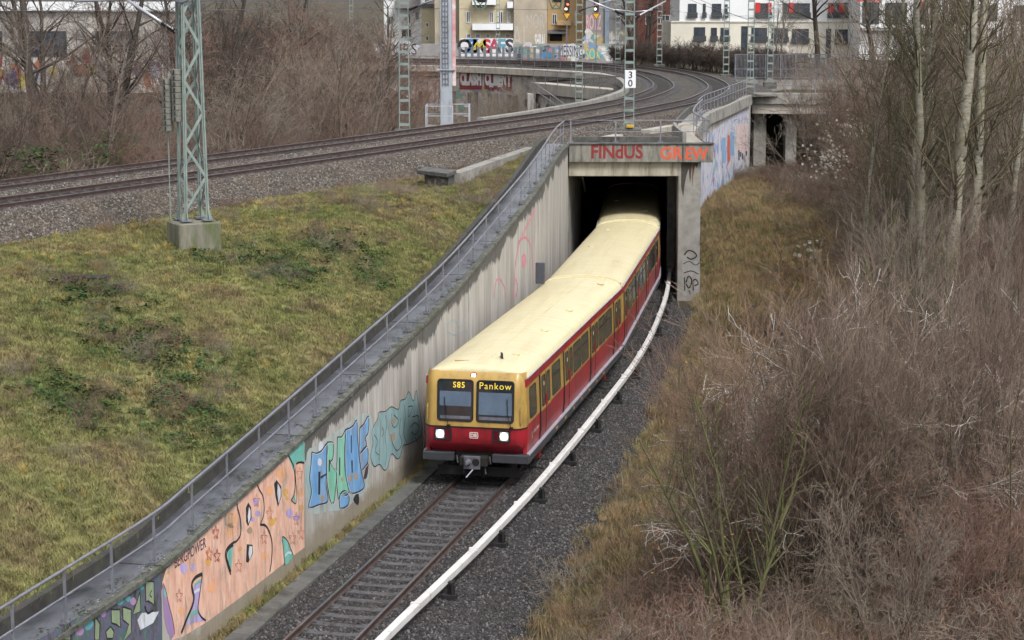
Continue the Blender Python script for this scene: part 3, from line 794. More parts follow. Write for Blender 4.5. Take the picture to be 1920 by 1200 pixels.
    for yy, ln, x in ((6.5, 1.6, .8), (8.6, 1.2, -.8), (10.2, 1.7, .75), (8.2, 1.1, .82), (11.6, 1.0, -.7)): m.b2(x - .45, x + .45, yy - ln / 2, yy + ln / 2, .35, .76)
    m.build('equipment_box', M_under, root, local=True, bevel=.02, kind='stuff')
    for k in range(7):
        y = 4.6 + k * 1.5; MB().b2(1.532, 1.536, y, y + .28, .76, .84).build('data_plate', M_yel, root, local=True)
    if cab:
        for cx, wd in ((-.545, 1.06), (.62, 1.10)):
            def fp(o, d): return [(cx + a, front_y(z, cx) - d, z) for a, z in o]
            o = rrect(-wd / 2, wd / 2, 1.92, 3.13, .10); i_ = rrect(-wd / 2 + .04, wd / 2 - .04, 1.96, 3.09, .08)
            m = MB(); k = len(o); A = fp(o, .02); B = fp(i_, .02); C = fp(o, -.03); D_ = fp(i_, -.03)
            m.v = A + B + C + D_
            for j in range(k):
                b = (j + 1) % k; m.f += [(j, b, k + b, k + j), (j, b, 2 * k + b, 2 * k + j), (k + j, k + b, 3 * k + b, 3 * k + j)]
            f = m.build('windscreen', M_rubber, root, local=True)
            m = MB().prism(fp(i_, .006), (0, 1, 0), .01); m.build('glass', M_glassf, f, local=True)
            # lowered blind and dash behind the glass read through it as flat tones
            m = MB().prism(fp(rrect(-wd / 2 + .07, wd / 2 - .07, 2.36 if cx < 0 else 2.14, 2.78, .03), .009), (0, 1, 0), .002); m.build('sun_blind', M_blind, f, local=True)
            m = MB().prism(fp([(-wd / 2 + .09, 1.99), (wd / 2 - .09, 1.99), (wd / 2 - .09, 2.08), (-wd / 2 + .09, 2.08)], .009), (0, 1, 0), .002); m.build('dashboard', M_gunm, f, local=True)
            text_on('destination_text', 'S85' if cx < 0 else 'Pankow', .17 if cx < 0 else .19, (cx + (.10 if cx < 0 else .0), front_y(2.98, cx) - .009, 2.97), (1, 0, 0), (0, .05, 1), M_dot, f, bold=.012 if cx < 0 else -.004, width=.34 if cx < 0 else .92, spacing=1.15)
            wx = cx - .36 if cx < 0 else cx + .3
            m = MB().tube([(wx + .18, front_y(1.8) - .05, 1.80), (wx + .08, front_y(2.1) - .06, 2.1), (wx + .05, front_y(2.6) - .04, 2.62)], .012, 6).box((wx + .18, front_y(1.8) - .03, 1.80), (.1, .06, .05)); m.build('wiper', M_rubber, f, local=True)
        for cx in (-.90, .80):
            fy = front_y(1.55, cx)
            hl = MB().prism([(cx + a, fy - .03, z) for a, z in rrect(-.26, .26, 1.36, 1.72, .06)], (0, 1, 0), .06).build('headlight', M_rubber, root, local=True)
            w0 = (-.21, .04) if cx < 0 else (-.04, .21); r0 = (.07, .21) if cx < 0 else (-.21, -.07)
            MB().prism([(cx + a, fy - .034, z) for a, z in rrect(w0[0], w0[1], 1.41, 1.67, .03)], (0, 1, 0), .01).build('lamp_housing', M_strip, hl, local=True)
            MB().tube([(cx + sum(w0) / 2, fy - .036, 1.54), (cx + sum(w0) / 2, fy - .046, 1.54)], .115, 18).build('lit_lens', M_lamp, hl, local=True)
            MB().prism([(cx + a, fy - .034, z) for a, z in rrect(r0[0], r0[1], 1.41, 1.67, .03)], (0, 1, 0), .01).build('tail_lens', M_lampred, hl, local=True)
        fy = front_y(3.24)
        ml = MB().prism([(a - .03, fy - .03, z) for a, z in rrect(-.085, .085, 3.18, 3.32, .04)], (0, 1, 0), .06).build('top_light', M_red, root, local=True)
        MB().prism([(a - .03, fy - .034, z) for a, z in rrect(-.062, .062, 3.20, 3.30, .03)], (0, 1, 0), .01).build('lit_lens', M_lamp, ml, local=True)
        fy = front_y(1.55)
        db = MB().prism([(a, fy - .01, z) for a, z in rrect(-.125, .125, 1.44, 1.62, .03)], (0, 1, 0), .02).build('emblem', M_white, root, local=True)
        MB().prism([(a, fy - .013, z) for a, z in rrect(-.108, .108, 1.457, 1.603, .022)], (0, 1, 0), .004).build('emblem_field', M_red, db, local=True)
        text_on('emblem_text', 'DB', .105, (0, fy - .0135, 1.53), (1, 0, 0), (0, 0, 1), M_white, db, bold=.02)
        MB().b2(-1.54, -.62, .12, .6, .72, .975).build('buffer_beam', M_skirt, root, local=True, bevel=.02)
        MB().b2(.5, 1.54, .12, .6, .72, .975).build('buffer_beam', M_skirt, root, local=True, bevel=.02)
        MB().b2(-.62, .5, .4, .7, .7, 1.2).build('coupler_recess', M_under, root, local=True)
        cpl = MB().b2(-.42, .38, -.02, .5, .62, .90).b2(-.12, .12, .3, 1.6, .68, .84).build('coupler', M_under, root, local=True, bevel=.02)
        MB().b2(-.28, .20, -.10, -.03, .56, .94).build('face_plate', M_gunm, cpl, local=True, bevel=.01)
        MB().tube([(-.15, -.30, .76), (-.15, -.09, .76)], [.04, .11], 14).build('cone', M_gunm, cpl, local=True)
        MB().tube([(.08, -.102, .77), (.08, -.112, .77)], .11, 14).build('socket', M_rubber, cpl, local=True)
        MB().tube([(0, -.12, .56), (-.18, -.2, .34)], .02, 6).build('lever', M_strip, cpl, local=True)
        for hx, hz in ((-.52, .9), (.44, .9), (-.34, .6), (.3, .6)):
            MB().tube([(hx, .1, hz), (hx + .05, .0, hz - .18), (hx * .8, .12, hz - .3), (hx * .6, .3, hz - .22)], .022, 6).build('hose', M_rubber, cpl, local=True)
        for hx in (-1.36, 1.36): MB().tube([(hx, front_y(1.85, hx) - .02, 1.86), (hx, front_y(1.95, hx) - .07, 1.95), (hx, front_y(2.3, hx) - .07, 2.3), (hx, front_y(2.4, hx) - .02, 2.4)], .014, 6).build('handrail', M_yel, root, local=True)
        MB().b2(-1.2, 1.2, .55, .6, .22, .5).build('rail_guard', M_under, root, local=True)
        MB().box((.5, 1.5, 3.60), (.05, .26, .14), .3).box((.5, 1.5, 3.535), (.07, .3, .03), .3).build('antenna', M_rubber, rf, local=True)
        MB().b2(-.75, -.02, .86, .88, 3.488, 3.535).build('hatch_edge', M_yel, rf, local=True)
        # side lettering
        text_on('side_emblem', 'S', .20, (side_x(1.45), 1.0, 1.40), (0, 1, 0), (0, 0, 1), pm('emblem_green', L(150, 190, 150), L(130, 176, 134), 4, .5, coord='obj'), root, bold=.03)
        text_on('side_lettering', 'S-Bahn Berlin', .10, (side_x(1.45), 1.62, 1.46), (0, 1, 0), (0, 0, 1), M_white, root, width=.8)
        text_on('side_lettering', 'DB', .09, (side_x(1.45), 3.72, 1.46), (0, 1, 0), (0, 0, 1), M_white, root)
        for zz in (1.56, 1.36): text_on('side_lettering', '485', .06, (side_x(1.45), 3.72, zz), (0, 1, 0), (0, 0, 1), M_white, root)
    return root

s = LOW.s_at_y(54.95)
for k, lab in enumerate(('leading car of the red and cream train, with cab and lit headlights', 'second car of the red and cream train, entering the tunnel mouth', 'third car of the red and cream train, in the dark of the tunnel')):
    a, b = LOW.p(s), LOW.p(s + CL); h = math.atan2(b[0] - a[0], b[1] - a[1])
    build_car('train_car', (a[0], a[1], 0), -h, lab, k == 0)
    if k: 
        c = LOW.p(s - .08); g = empty('gangway', (c[0], c[1], .9), ('dark coupling gap between the leading and second train cars' if k == 1 else 'dark coupling gap between the second and third train cars'), 'coupling', 'gaps between the train cars')
        MB().box((c[0], c[1], 1.9), (2.5, .34, 1.9), -h).build('bellows', M_rubber, g); MB().box((c[0], c[1], .8), (.5, .5, .2), -h).build('coupling_bar', M_under, g)
    s += CL + .14
# ------------------------------------------------------------------ railings
M_green = pm('mast_green', L(130, 143, 139), L(106, 119, 115), 3, .55, .05, 30, dirt=L(92, 104, 96), dscale=2, dthr=.66)
M_grn2 = pm('gantry_green', L(92, 116, 102), L(70, 92, 80), 3, .55, .05, 30)
M_fgrey = pm('fence_grey', L(118, 120, 128), L(92, 94, 102), 3, .5, 0, metal=.2)
M_ins = pm('insulator_brown', L(44, 32, 34), L(30, 24, 26), 6, .25)
M_alu = pm('aluminium_tube', L(196, 198, 206), L(170, 172, 180), 3, .35, 0, metal=.4)
M_wire = pm('wire', L(80, 80, 84), L(66, 66, 70), 6, .5)
M_wblock = pm('weight_concrete', L(122, 122, 114), L(92, 92, 86), 6, .85, .3, 40)

def railing(name, label, pts, posts, h=1.05, r=.032, mids=(.5,), plates=True, mat=None, post=.06, group=None):
    """pts: dense list of base points for the rails; posts: base points"""
    mat = mat or M_galv
    root = empty(name, posts[0], label, 'railing', group)
    MB().tube([(p[0], p[1], p[2] + h) for p in pts], r, 8).build('top_rail', mat, root, smooth=True)
    for q in mids: MB().tube([(p[0], p[1], p[2] + h * q) for p in pts], r * .72, 8).build('mid_rail', mat, root, smooth=True)
    for i, p in enumerate(posts):
        a, b = (posts[i], posts[i + 1]) if i + 1 < len(posts) else (posts[i - 1], posts[i])
        rz = math.atan2(b[1] - a[1], b[0] - a[0])
        po = MB().box((p[0], p[1], p[2] + h / 2 - .02), (post * 1.1, post * .55, h - .02), rz).build('post', mat, root)
        if plates:
            m = MB().box((p[0], p[1], p[2] + .02), (.26, .16, .03), rz)
            for dx in (-.09, .09):
                for dy in (-.045, .045): m.box((p[0] + dx * math.cos(rz) - dy * math.sin(rz), p[1] + dx * math.sin(rz) + dy * math.cos(rz), p[2] + .055), (.03, .03, .05), rz)
            m.build('base_plate', M_fgrey, po, kind='stuff')
    return root
sA = WALLP.s_at_y(39.9); S_ = [sA + 2.05 * k for k in range(-4, 40) if sA + 2.05 * k < WALLP.len - .1]
railing('walkway_railing', 'grey pipe railing with bolted posts along the walkway on the retaining wall',
        [wpt(s, wz(s), -.2) for s in np.arange(S_[0], WALLP.len, .5)] + [wpt(WALLP.len, wz(WALLP.len), -.2)], [wpt(s, wz(s), -.2) for s in S_])
px = [2.75, 4.85, 6.95, 9.1]
railing('lintel_railing', 'thin pipe railing standing on the lintel of the tunnel mouth', [(x, 92.55, 7.03) for x in (2.5, 5, 7.5, 9.25)], [(x, 92.55, 7.03) for x in px], r=.022)
cv = Path([(9.25, 92.7), (9.15, 95.5), (9.1, 99), (9.6, 104), (10.7, 111.4)])
railing('curved_railing', 'curved railing at the right end of the tunnel mouth, overgrown with creeper', [(*cv.p(s), 7.0) for s in np.linspace(0, cv.len, 24)], [(*cv.p(s), 7.0) for s in np.linspace(0, cv.len, 9)], r=.04, plates=False)
rw0, rw1 = RWALL.s_at_y(111), RWALL.len
railing('bridge_railing', 'upright railing with close posts on the coping beside the upper curve', [(*RWALL.off(s, -.15), 6.95) for s in np.linspace(rw0, rw1, 30)], [(*RWALL.off(s, -.15), 6.95) for s in np.arange(rw0, rw1, 1.5)], plates=True, post=.07, mids=(.5,))

# ---- right hand wing wall
M_wing = pm('wing_wall_concrete', L(188, 184, 178), L(150, 146, 140), 1.2, .85, .2, 25, dirt=L(112, 108, 104), dscale=.9, dthr=.6, stretch=(3, 3, .5))
WW = empty('wing_wall', (11, 112, 1.5), 'tall concrete side wall covered in pale blue and pink graffiti, right of the tunnel mouth', 'wall')
S = np.linspace(0, RWALL.len, 40)
MB().sweep([[(*RWALL.off(s, 0), 0.0), (*RWALL.off(s, 0), 6.25), (*RWALL.off(s, -.5), 6.25), (*RWALL.off(s, -.5), 0.0)] for s in S]).build('wall_face', M_wing, WW)
S2 = np.linspace(RWALL.s_at_y(104), RWALL.len, 40)
MB().sweep([[(*RWALL.off(s, .22), 6.252), (*RWALL.off(s, .22), 6.95), (*RWALL.off(s, -.9), 6.95), (*RWALL.off(s, -.9), 6.252)] for s in S2]).build('coping', M_conc, WW, bevel=.02)
MB().sweep([[(*RWALL.off(s, -1.0), 6.6), (*RWALL.off(s, -.92), 6.6), (*RWALL.off(s, -.92), 7.3), (*RWALL.off(s, -1.06), 7.3)] for s in S2]).build('upstand', M_concd, WW)
e = RWALL.p(RWALL.len); MB().box((e[0] - .25, e[1] + .5, 3.4), (.75, .9, 6.8), -.24).build('end_pier', M_wing, WW, bevel=.03)

# ---- bridge to the right behind the bushes
BR = empty('side_bridge', (20, 141, 2), 'concrete bridge on piers with dark openings, behind the bare bushes on the right', 'bridge')
MB().prism([(17.0, 140.4, 5.5), (30, 138.5, 5.5), (30, 138.5, 6.2), (17.0, 140.4, 6.2)], (0, 1, 0), .6).build('beam', M_concl, BR)
MB().prism([(17.0, 140.2, 6.205), (30, 138.3, 6.205), (30, 138.3, 6.95), (17.0, 140.2, 6.95)], (0, 1, 0), .9).build('parapet', M_conc, BR)
MB().prism([(16.8, 141.2, 5.49), (30, 139.5, 5.49), (34, 156, 5.49), (18, 156, 5.49)], (0, 0, 1), .7).build('deck_slab', M_concd, BR)
for x, y, wd in ((17.7, 141.2, .9), (19.9, 141.0, .8), (22.6, 140.6, .8), (25.5, 140.4, .8)): MB().b2(x - wd / 2, x + wd / 2, y, y + 1.0, .5, 5.48).build('pier', M_conc, BR, bevel=.03)
MB().b2(16, 40, 154, 154.5, 0, 5.48).build('back_wall', M_concd, BR)
railing('bridge_railing', 'pipe railing on the parapet of the side bridge behind the bushes', [(17.2, 140.6, 6.95), (23, 139.8, 6.95), (30, 138.8, 6.95)], [(17.2 + k * 2.1, 140.6 - k * .3, 6.95) for k in range(7)], r=.025, plates=False)
FN = empty('mesh_fence', (18, 159, 6.4), 'tall grey mesh fence with posts beyond the side bridge', 'fence')
MB().b2(17.8, 30, 159.6, 159.9, 5.5, 7.05).build('fence_wall', M_conc, FN)
for k in range(11): MB().b2(17.9 + k * 1.2, 18.0 + k * 1.2, 159.5, 159.6, 7.05, 9.1).build('fence_post', M_fgrey, FN)
for z in (7.2, 7.9, 9.05): MB().b2(17.8, 30, 159.53, 159.57, z - .03, z + .03).build('fence_rail', M_fgrey, FN)
m = MB()
for k in range(110): m.b2(17.85 + k * .11, 17.885 + k * .11, 159.56, 159.575, 7.2, 9.05)
m.build('fence_mesh', M_fgrey, FN, kind='stuff')

# ---- far viaduct on the left of the curve
VD = empty('viaduct', (0, 190, 2), 'concrete viaduct below the far end of the curve, with white CLASH CLIENT graffiti', 'viaduct')
vp = Path([(-24, 196.5), (-12, 193.4), (-5.3, 190.0), (0, 184.2), (4.2, 178.8), (7.4, 172.5), (9.4, 165)])
S = np.linspace(0, vp.len, 40)
MB().sweep([[(*vp.off(s, 0), 6.42), (*vp.off(s, 0), 7.0), (*vp.off(s, -1.2), 7.0), (*vp.off(s, -1.2), 6.42)] for s in S]).build('edge_beam', M_concl, VD, bevel=.02)
M_vw = pm('viaduct_wall', L(190, 184, 178), L(158, 152, 146), 1.0, .88, .2, 20, dirt=L(116, 110, 108), dscale=.9, dthr=.58)
MB().sweep([[(*vp.off(s, -.6), 1.0), (*vp.off(s, -.6), 6.41), (*vp.off(s, -1.1), 6.41), (*vp.off(s, -1.1), 1.0)] for s in S]).build('wall_face', M_vw, VD)
M_pier = pm('pier_brown', L(110, 100, 92), L(84, 76, 70), 1.0, .9, .2, 20)
for k in range(9):
    s = vp.s_at_y(190.2) if False else 16.0 + k * 2.9
    q = vp.off(s, -.35); MB().box((q[0], q[1], 2.6), (.95, .7, 4.0), .6).build('pier', M_pier, VD, bevel=.03)
railing('viaduct_railing', 'thin railing along the edge beam of the far viaduct', [(*vp.off(s, -.2), 6.85) for s in S], [(*vp.off(s, -.2), 6.85) for s in np.arange(8, vp.len, 1.9)], r=.03, plates=False, mat=M_fgrey)
LB = empty('low_bridge', (5, 161, 2), 'lower concrete bridge with railing in front of the far viaduct', 'bridge')
lp = Path([(1.6, 167.8), (4.8, 161), (8.3, 154.6), (9.6, 151)])
S = np.linspace(0, lp.len, 14)
MB().sweep([[(*lp.off(s, 0), 5.55), (*lp.off(s, 0), 6.45), (*lp.off(s, -1.5), 6.45), (*lp.off(s, -1.5), 5.55)] for s in S]).build('edge_beam', M_concl, LB, bevel=.02)
MB().sweep([[(*lp.off(s, -.4), 4.75), (*lp.off(s, -.4), 5.54), (*lp.off(s, -1.4), 5.54), (*lp.off(s, -1.4), 4.75)] for s in S]).build('girder', M_wing, LB)
MB().b2(1.3, 2.0, 167.2, 168.4, .5, 5.54).build('abutment', M_wing, LB, bevel=.03)
MB().sweep([[(*lp.off(s, -3.2), 1.5), (*lp.off(s, -3.2), 4.7), (*lp.off(s, -3.5), 4.7), (*lp.off(s, -3.5), 1.5)] for s in S]).build('back_wall', M_vw, LB)
railing('bridge_railing', 'railing on the lower bridge left of the 30 sign', [(*lp.off(s, -.15), 6.45) for s in S], [(*lp.off(s, -.15), 6.45) for s in np.linspace(.2, lp.len, 9)], r=.03, plates=False, mat=M_fgrey)
stp = [(1.9, 160, 5.6), (3.0, 156, 5.0), (4.3, 152, 4.2), (4.9, 150.4, 3.6)]
railing('stair_railing', 'short sloping stair handrail under the lower bridge', stp, stp, h=1.1, r=.04, plates=False)
# curb of pale slabs inside the curve
ic = empty('inner_kerb', (3, 120, 6.8), 'pale concrete kerb along the inside of the upper curve', 'kerb')
s = FAR.s_at_y(108)
while s < FAR.s_at_y(160):
    MB().sweep([[(*FAR.off(q, -2.5), 6.3), (*FAR.off(q, -2.5), 7.16), (*FAR.off(q, -2.95), 7.16), (*FAR.off(q, -2.95), 6.3)] for q in (s, s + 1.6)]).build('kerb_slab', M_conc, ic)
    s += 1.62

# ---- cable trough and inspection slab on the shoulder
tr_ = empty('cable_trough', (-2, 83, 6.6), 'pale concrete cable trough with lids along the ballast shoulder', 'trough')
tp = Path([at(852, 324, z=7.02)[:2], at(905, 306, z=7.02)[:2], at(950, 291, z=7.02)[:2], at(995, 276, z=7.02)[:2]])
s = 0
while s < tp.len - .3:
    rg = [[(*tp.off(q, -.28), 6.2), (*tp.off(q, .28), 6.2), (*tp.off(q, .24), 7.02), (*tp.off(q, -.24), 7.02)] for q in (s, min(tp.len, s + .96))]
    MB().sweep(rg).build('lid', M_conc, tr_, bevel=.012); s += .98
sl = empty('shaft_slab', (-3.1, 80, 6.3), 'dark flat concrete slab on a brick base at the end of the cable trough', 'slab')
MB().prism([at(781, 326, z=7.02), at(838, 333, z=7.02), at(856, 326, z=7.02), at(800, 320, z=7.02)], (0, 0, 1), .16).build('cover_slab', M_concd, sl, bevel=.015)
MB().prism([(a[0] + .1 * (k < 2), a[1] + .35, 5.6) for k, a in enumerate((at(790, 326, z=7.02), at(835, 331, z=7.02), at(852, 327, z=7.02), at(803, 322, z=7.02)))], (0, 0, 1), 1.41).build('base', M_concd, sl, bevel=.015)
for a, b, z, lab in (((2.85, 94.0), (5.3, 98.2), 6.78, 'flat pale cable trough on the gravel left of the 30 mast foot'), ((6.9, 102.4), (9.5, 106.5), 6.82, 'raised pale cable trough on the gravel right of the 30 mast foot')):
    t2 = empty('deck_trough', (*a, z), lab, 'trough'); n = 5
    for k in range(n):
        p0 = Vector((*a, z)).lerp(Vector((*b, z + .1)), k / n); p1 = Vector((*a, z)).lerp(Vector((*b, z + .1)), (k + .97) / n)
        MB().bar(p0, p1, .55, .3).build('lid', M_concl, t2, bevel=.01)
cw = Path([(8.35, 93.0), (8.3, 96), (8.45, 100), (9.3, 106)])
c2 = empty('curved_walkway', (8.7, 95, 6.7), 'short curved walkway with wet slabs and a curved kerb right of the tunnel top', 'walkway')
for k in range(8):
    a, b = k * cw.len / 8 + .02, (k + 1) * cw.len / 8
    MB().sweep([[(*cw.off(q, -.1), 6.6), (*cw.off(q, .75), 6.6), (*cw.off(q, .75), 6.98), (*cw.off(q, -.1), 6.98)] for q in (a, b)]).build('slab', M_concl, c2, bevel=.01)
MB().sweep([[(*cw.off(q, -.3), 6.6), (*cw.off(q, -.12), 6.6), (*cw.off(q, -.12), 7.45), (*cw.off(q, -.3), 7.5)] for q in np.linspace(0.2, cw.len * .55, 10)]).build('curved_kerb', M_conc, c2)

# ---- masts
def lattice_mast(name, loc, H, wb, wt, rz, label, mat):
    root = empty(name, loc, label, 'mast', 'catenary masts', rz)
    c = lambda z, i, j: Vector((i * (wb + (wt - wb) * z / H) / 2, j * (wb + (wt - wb) * z / H) / 2, z))
    for i, j in ((-1, -1), (1, -1), (1, 1), (-1, 1)):
        m = MB().bar(c(.0, i, j), c(H, i, j), .11, .022, up=(i, 0, 0)).bar(c(.0, i, j), c(H, i, j), .022, .11, up=(i, 0, 0))
        lg = m.build('leg', mat, root, local=True)
        f = c(0, i, j); MB().box((f.x, f.y, .02), (.34, .34, .04)).build('foot_plate', M_fgrey, lg, local=True)
        m = MB()
        for a in (0, 1): m.prism([(f.x, f.y, .04), (f.x + (.16 * i if a else 0), f.y + (0 if a else .16 * j), .04), (f.x, f.y, .45)], (0, 1, 0) if a else (1, 0, 0), .015)
        m.build('gusset', mat, lg, local=True)
    n = int(H / .98)
    for face in range(4):
        A = ((-1, -1), (1, -1), (1, 1), (-1, 1))[face]; B = ((1, -1), (1, 1), (-1, 1), (-1, -1))[face]
        for k in range(n):
            z0, z1 = .35 + k * (H - .5) / n, .35 + (k + 1) * (H - .5) / n
            p, q = (A, B) if (k + face) % 2 == 0 else (B, A)
            MB().bar(c(z0, *p), c(z1, *q), .085, .014, up=(A[0] + B[0], A[1] + B[1], 0)).build('brace', mat, root, local=True)
    return root
MX, MY = -9.95, 61.35
lm = lattice_mast('lattice_mast', (MX, MY, 6.98), 9.5, .70, .42, math.radians(27), 'tall pale green lattice mast with tension weights, on the grassy slope', M_green)
MB().box((0, 0, -.02), (1.36, 1.3, 1.0)).build('foundation', pm('foundation_concrete', L(128, 124, 112), L(98, 96, 86), 1.6, .9, .3, 20, dirt=L(84, 90, 60), dscale=1.2, dthr=.55, stretch=(2, 2, .5)), None, bevel=.04).location = (MX, MY, 6.455)
fo = bpy.data.objects['foundation']; fo.rotation_euler = (0, 0, math.radians(27)); fo.parent = lm; fo.matrix_parent_inverse = world_of(lm).inverted()
for k, (x, y, z0, lab) in enumerate(((MX - .70, MY - .12, 9.75, 'left and lower stack of grey concrete tension weights on the lattice mast'), (MX - .37, MY - .28, 10.05, 'right and higher stack of grey concrete tension weights on the lattice mast'))):
    tw = empty('tension_weights', (x, y, z0), lab, 'weights', 'tension weights on the lattice mast')
    for j in range(9): MB().tube([(x, y, z0 + j * .18 + .004), (x, y, z0 + j * .18 + .174)], .165, 14).build('weight_block', M_wblock, tw, bevel=.012)
    for j in range(9): MB().box((x - .05, y - .16, z0 + j * .18 + .09), (.035, .04, .12)).build('slot', M_slot, tw)
    MB().tube([(x, y, z0 - .05), (x, y, z0 + 1.9)], .02, 6).build('hanger_rod', M_fgrey, tw)
    MB().tube([(x, y, z0 + 1.9), (x + .05, y, z0 + 4.2)], .012, 5).build('cable', M_wire, tw)
    MB().tube([(x - .02, y + .12, 6.9), (x - .02, y + .12, z0 + .3)], .02, 6).build('guide_rod', M_green, tw)
tg = lm
MB().tube([(MX - .15, MY - .42, 14.0), (MX - .15, MY - .34, 14.0)], .34, 24).build('wheel_rim', M_fgrey, tg, bevel=.02); MB().tube([(MX - .15, MY - .46, 14.0), (MX - .15, MY - .3, 14.0)], .07, 12).build('wheel_hub', M_green, tg)
def cantilever(root_pt, tip, end, label, D=.05):
    o = empty('cantilever_arm', root_pt, label, 'cantilever', 'catenary cantilever arms'); a, b = Vector(root_pt), Vector(tip)
    i0, i1 = a.lerp(b, .04), a.lerp(b, .04) + (b - a).normalized() * .55
    MB().tube([a, i1], .03, 6).build('bracket', M_fgrey, o)
    MB().tube([i0.lerp(i1, t / 10) for t in range(11)], [.05 if t % 2 else .085 for t in range(11)], 10).build('insulator', M_ins, o)
    MB().tube([i1, b], D, 8).build('strut', M_alu, o, smooth=True)
    if end is not None: MB().tube([b, end], D * .8, 8).build('steady_tube', M_alu, o, smooth=True)
    return o
cantilever((MX - .35, MY - .1, 12.78), at(236, -2, D=62.5), at(140, 3, D=64), 'white cantilever tube reaching left from the lattice mast at the top edge')

def ladder_mast(loc, H, wd, dp, label, mat=None, rz=0.0, base=True):
    mat = mat or M_green; root = empty('ladder_mast', loc, label, 'mast', 'catenary masts', rz)
    for sx in (-1, 1):
        m = MB().bar((sx * wd / 2, 0, 0), (sx * wd / 2 * .8, 0, H), dp * .35, dp, up=(0, 1, 0)); m.build('leg', mat, root, local=True)
    k = 0; z = .25
    while z < H:
        f = 1 - .2 * z / H; MB().box((0, -dp * .4, z), (wd * f, .025, .14)).build('batten', mat, root, local=True)
        z += .62
    if base: MB().box((0, 0, -.25), (1.0, .9, .5)).build('foundation', M_concd, root, local=True, bevel=.03)
    return root
LM = [((-5.55, 102.2, 7.0), 9, .52, 'ladder mast in front of the bushes, left of the grey gantry column'),
      ((6.1, 103.2, 7.05), 9, .50, 'ladder mast carrying the 30 sign above the tunnel'),
      ((4.85, 143.6, 5.4), 11, .5, 'ladder mast rising in front of the lower bridge'),
      ((11.0, 207, 6.9), 9, .5, 'distant ladder mast before the graffiti wall at the end of the curve'),
      ((14.7, 198.5, 6.9), 9, .5, 'distant ladder mast in front of the brown hedge'),
      ((19.0, 176.5, 6.8), 9, .5, 'ladder mast on a dark foundation outside the curve, before the white building'),
      ((17.5, 146.0, 6.9), 9, .5, 'ladder mast at the end of the coping railing beside the side bridge'),
      ((20.6, 158.6, 6.9), 9, .45, 'ladder mast behind the side bridge, in front of the mesh fence'),
      ((-1.5, 213, 6.8), 9, .4, 'slim distant mast before the cream building'),
      ((-16.5, 205, 6.8), 9, .4, 'slim distant mast left of the grey gantry column')]
for loc, H, wd, lab in LM: ladder_mast(loc, H, wd, .14, lab)
MB().box((6.1, 103.25, 6.7), (1.5, 1.2, .62)).build('mast_plinth', M_concd, bevel=.04, label='dark concrete plinth under the mast with the 30 sign', cat='plinth')
MB().box((6.12, 102.75, 7.12), (.4, .3, .16)).build('junction_box', pm('box_yellow', L(196, 160, 62), L(170, 136, 52), 5, .6), bevel=.02, label='small yellow box at the foot of the mast with the 30 sign', cat='box')
sg = empty('speed_sign', (6.02, 103.0, 9.2), 'white rectangular sign with black 30 on the ladder mast', 'sign')
zc = at(1182, 148, D=102.95)
MB().box((zc[0], 102.98, zc[2]), (.56, .02, .92)).build('panel', pm('sign_white', L(226, 228, 232), L(212, 214, 218), 2, .4), sg)
M_ink = pm('black_paint', L(22, 22, 24), L(16, 16, 18), 5, .6)
text_on('numeral', '3', .36, (zc[0], 102.965, zc[2] + .21), (1, 0, 0), (0, 0, 1), M_ink, sg, local=False, bold=.01)
text_on('numeral', '0', .36, (zc[0], 102.965, zc[2] - .22), (1, 0, 0), (0, 0, 1), M_ink, sg, local=False, bold=.01)
cantilever((-5.3, 102.1, 13.1), at(826, -6, D=101), None, 'cantilever tube with dark insulator on the mast left of the gantry column', .045)
cantilever((5.9, 103.1, 12.8), at(1098, -2, D=103), at(1040, -20, D=103), 'cantilever tube slanting up left from the mast with the 30 sign', .045)
cantilever((4.7, 143.5, 12.65), at(1160, -4, D=142), None, 'cantilever tube slanting up right from the mast before the lower bridge', .05)
cantilever((14.6, 198.4, 12.3), at(1190, 22, D=198), at(1120, 14, D=198), 'long pale cantilever tube on the distant mast before the hedge', .05)
cantilever((6.35, 103.1, 12.7), at(1248, 2, D=110), None, 'cantilever tube slanting up right from the mast with the 30 sign', .04)

# signal gantry with grey column and platform
GT = empty('signal_gantry', (-3.8, 116, 6.3), 'massive grey gantry column with ladder, foot platform and green signal baskets', 'gantry')
M_gcol = pm('column_grey', L(166, 172, 180), L(146, 152, 160), 1.0, .5, .05, 20, dirt=L(128, 132, 138), dscale=1.0, dthr=.62, stretch=(1, 1, .3))
MB().b2(-4.2, -3.5, 115.8, 116.5, 6.2, 17.5).build('column', M_gcol, GT, bevel=.03)
for x in (-4.05, -3.88, -3.71): MB().b2(x - .02, x + .02, 115.74, 115.78, 8.6, 17).build('ladder_stile', M_fgrey, GT)
for k in range(27): MB().b2(-4.05, -3.71, 115.75, 115.77, 8.7 + k * .3, 8.73 + k * .3).build('ladder_rung', M_fgrey, GT)
MB().b2(-3.48, -3.28, 115.85, 116.4, 8.6, 17).build('side_sheet', pm('sheet_red_white', L(206, 202, 200), L(178, 70, 80), .9, .5, stretch=(.1, .1, 1)), GT)
MB().b2(-4.4, -3.3, 115.7, 116.6, 9.5, 9.56).build('collar', M_gcol, GT)
MB().b2(-5.0, -2.5, 115.0, 117, 6.15, 6.27).build('platform', M_conc, GT)
m = MB()
for x, y in ((-5, 115), (-2.5, 115), (-5, 117), (-2.5, 117), (-3.45, 115)): MB().b2(x - .035, x + .035, y - .035, y + .035, 6.27, 7.5).build('guard_post', M_alu, GT)
for z in (6.9, 7.47):
    for a, b in (((-5, 115), (-3.45, 115)), ((-5, 115), (-5, 117)), ((-2.5, 115), (-2.5, 117)), ((-5, 117), (-2.5, 117)), ((-2.8, 115), (-2.5, 115))): MB().bar((*a, z), (*b, z), .05).build('guard_rail', M_alu, GT)
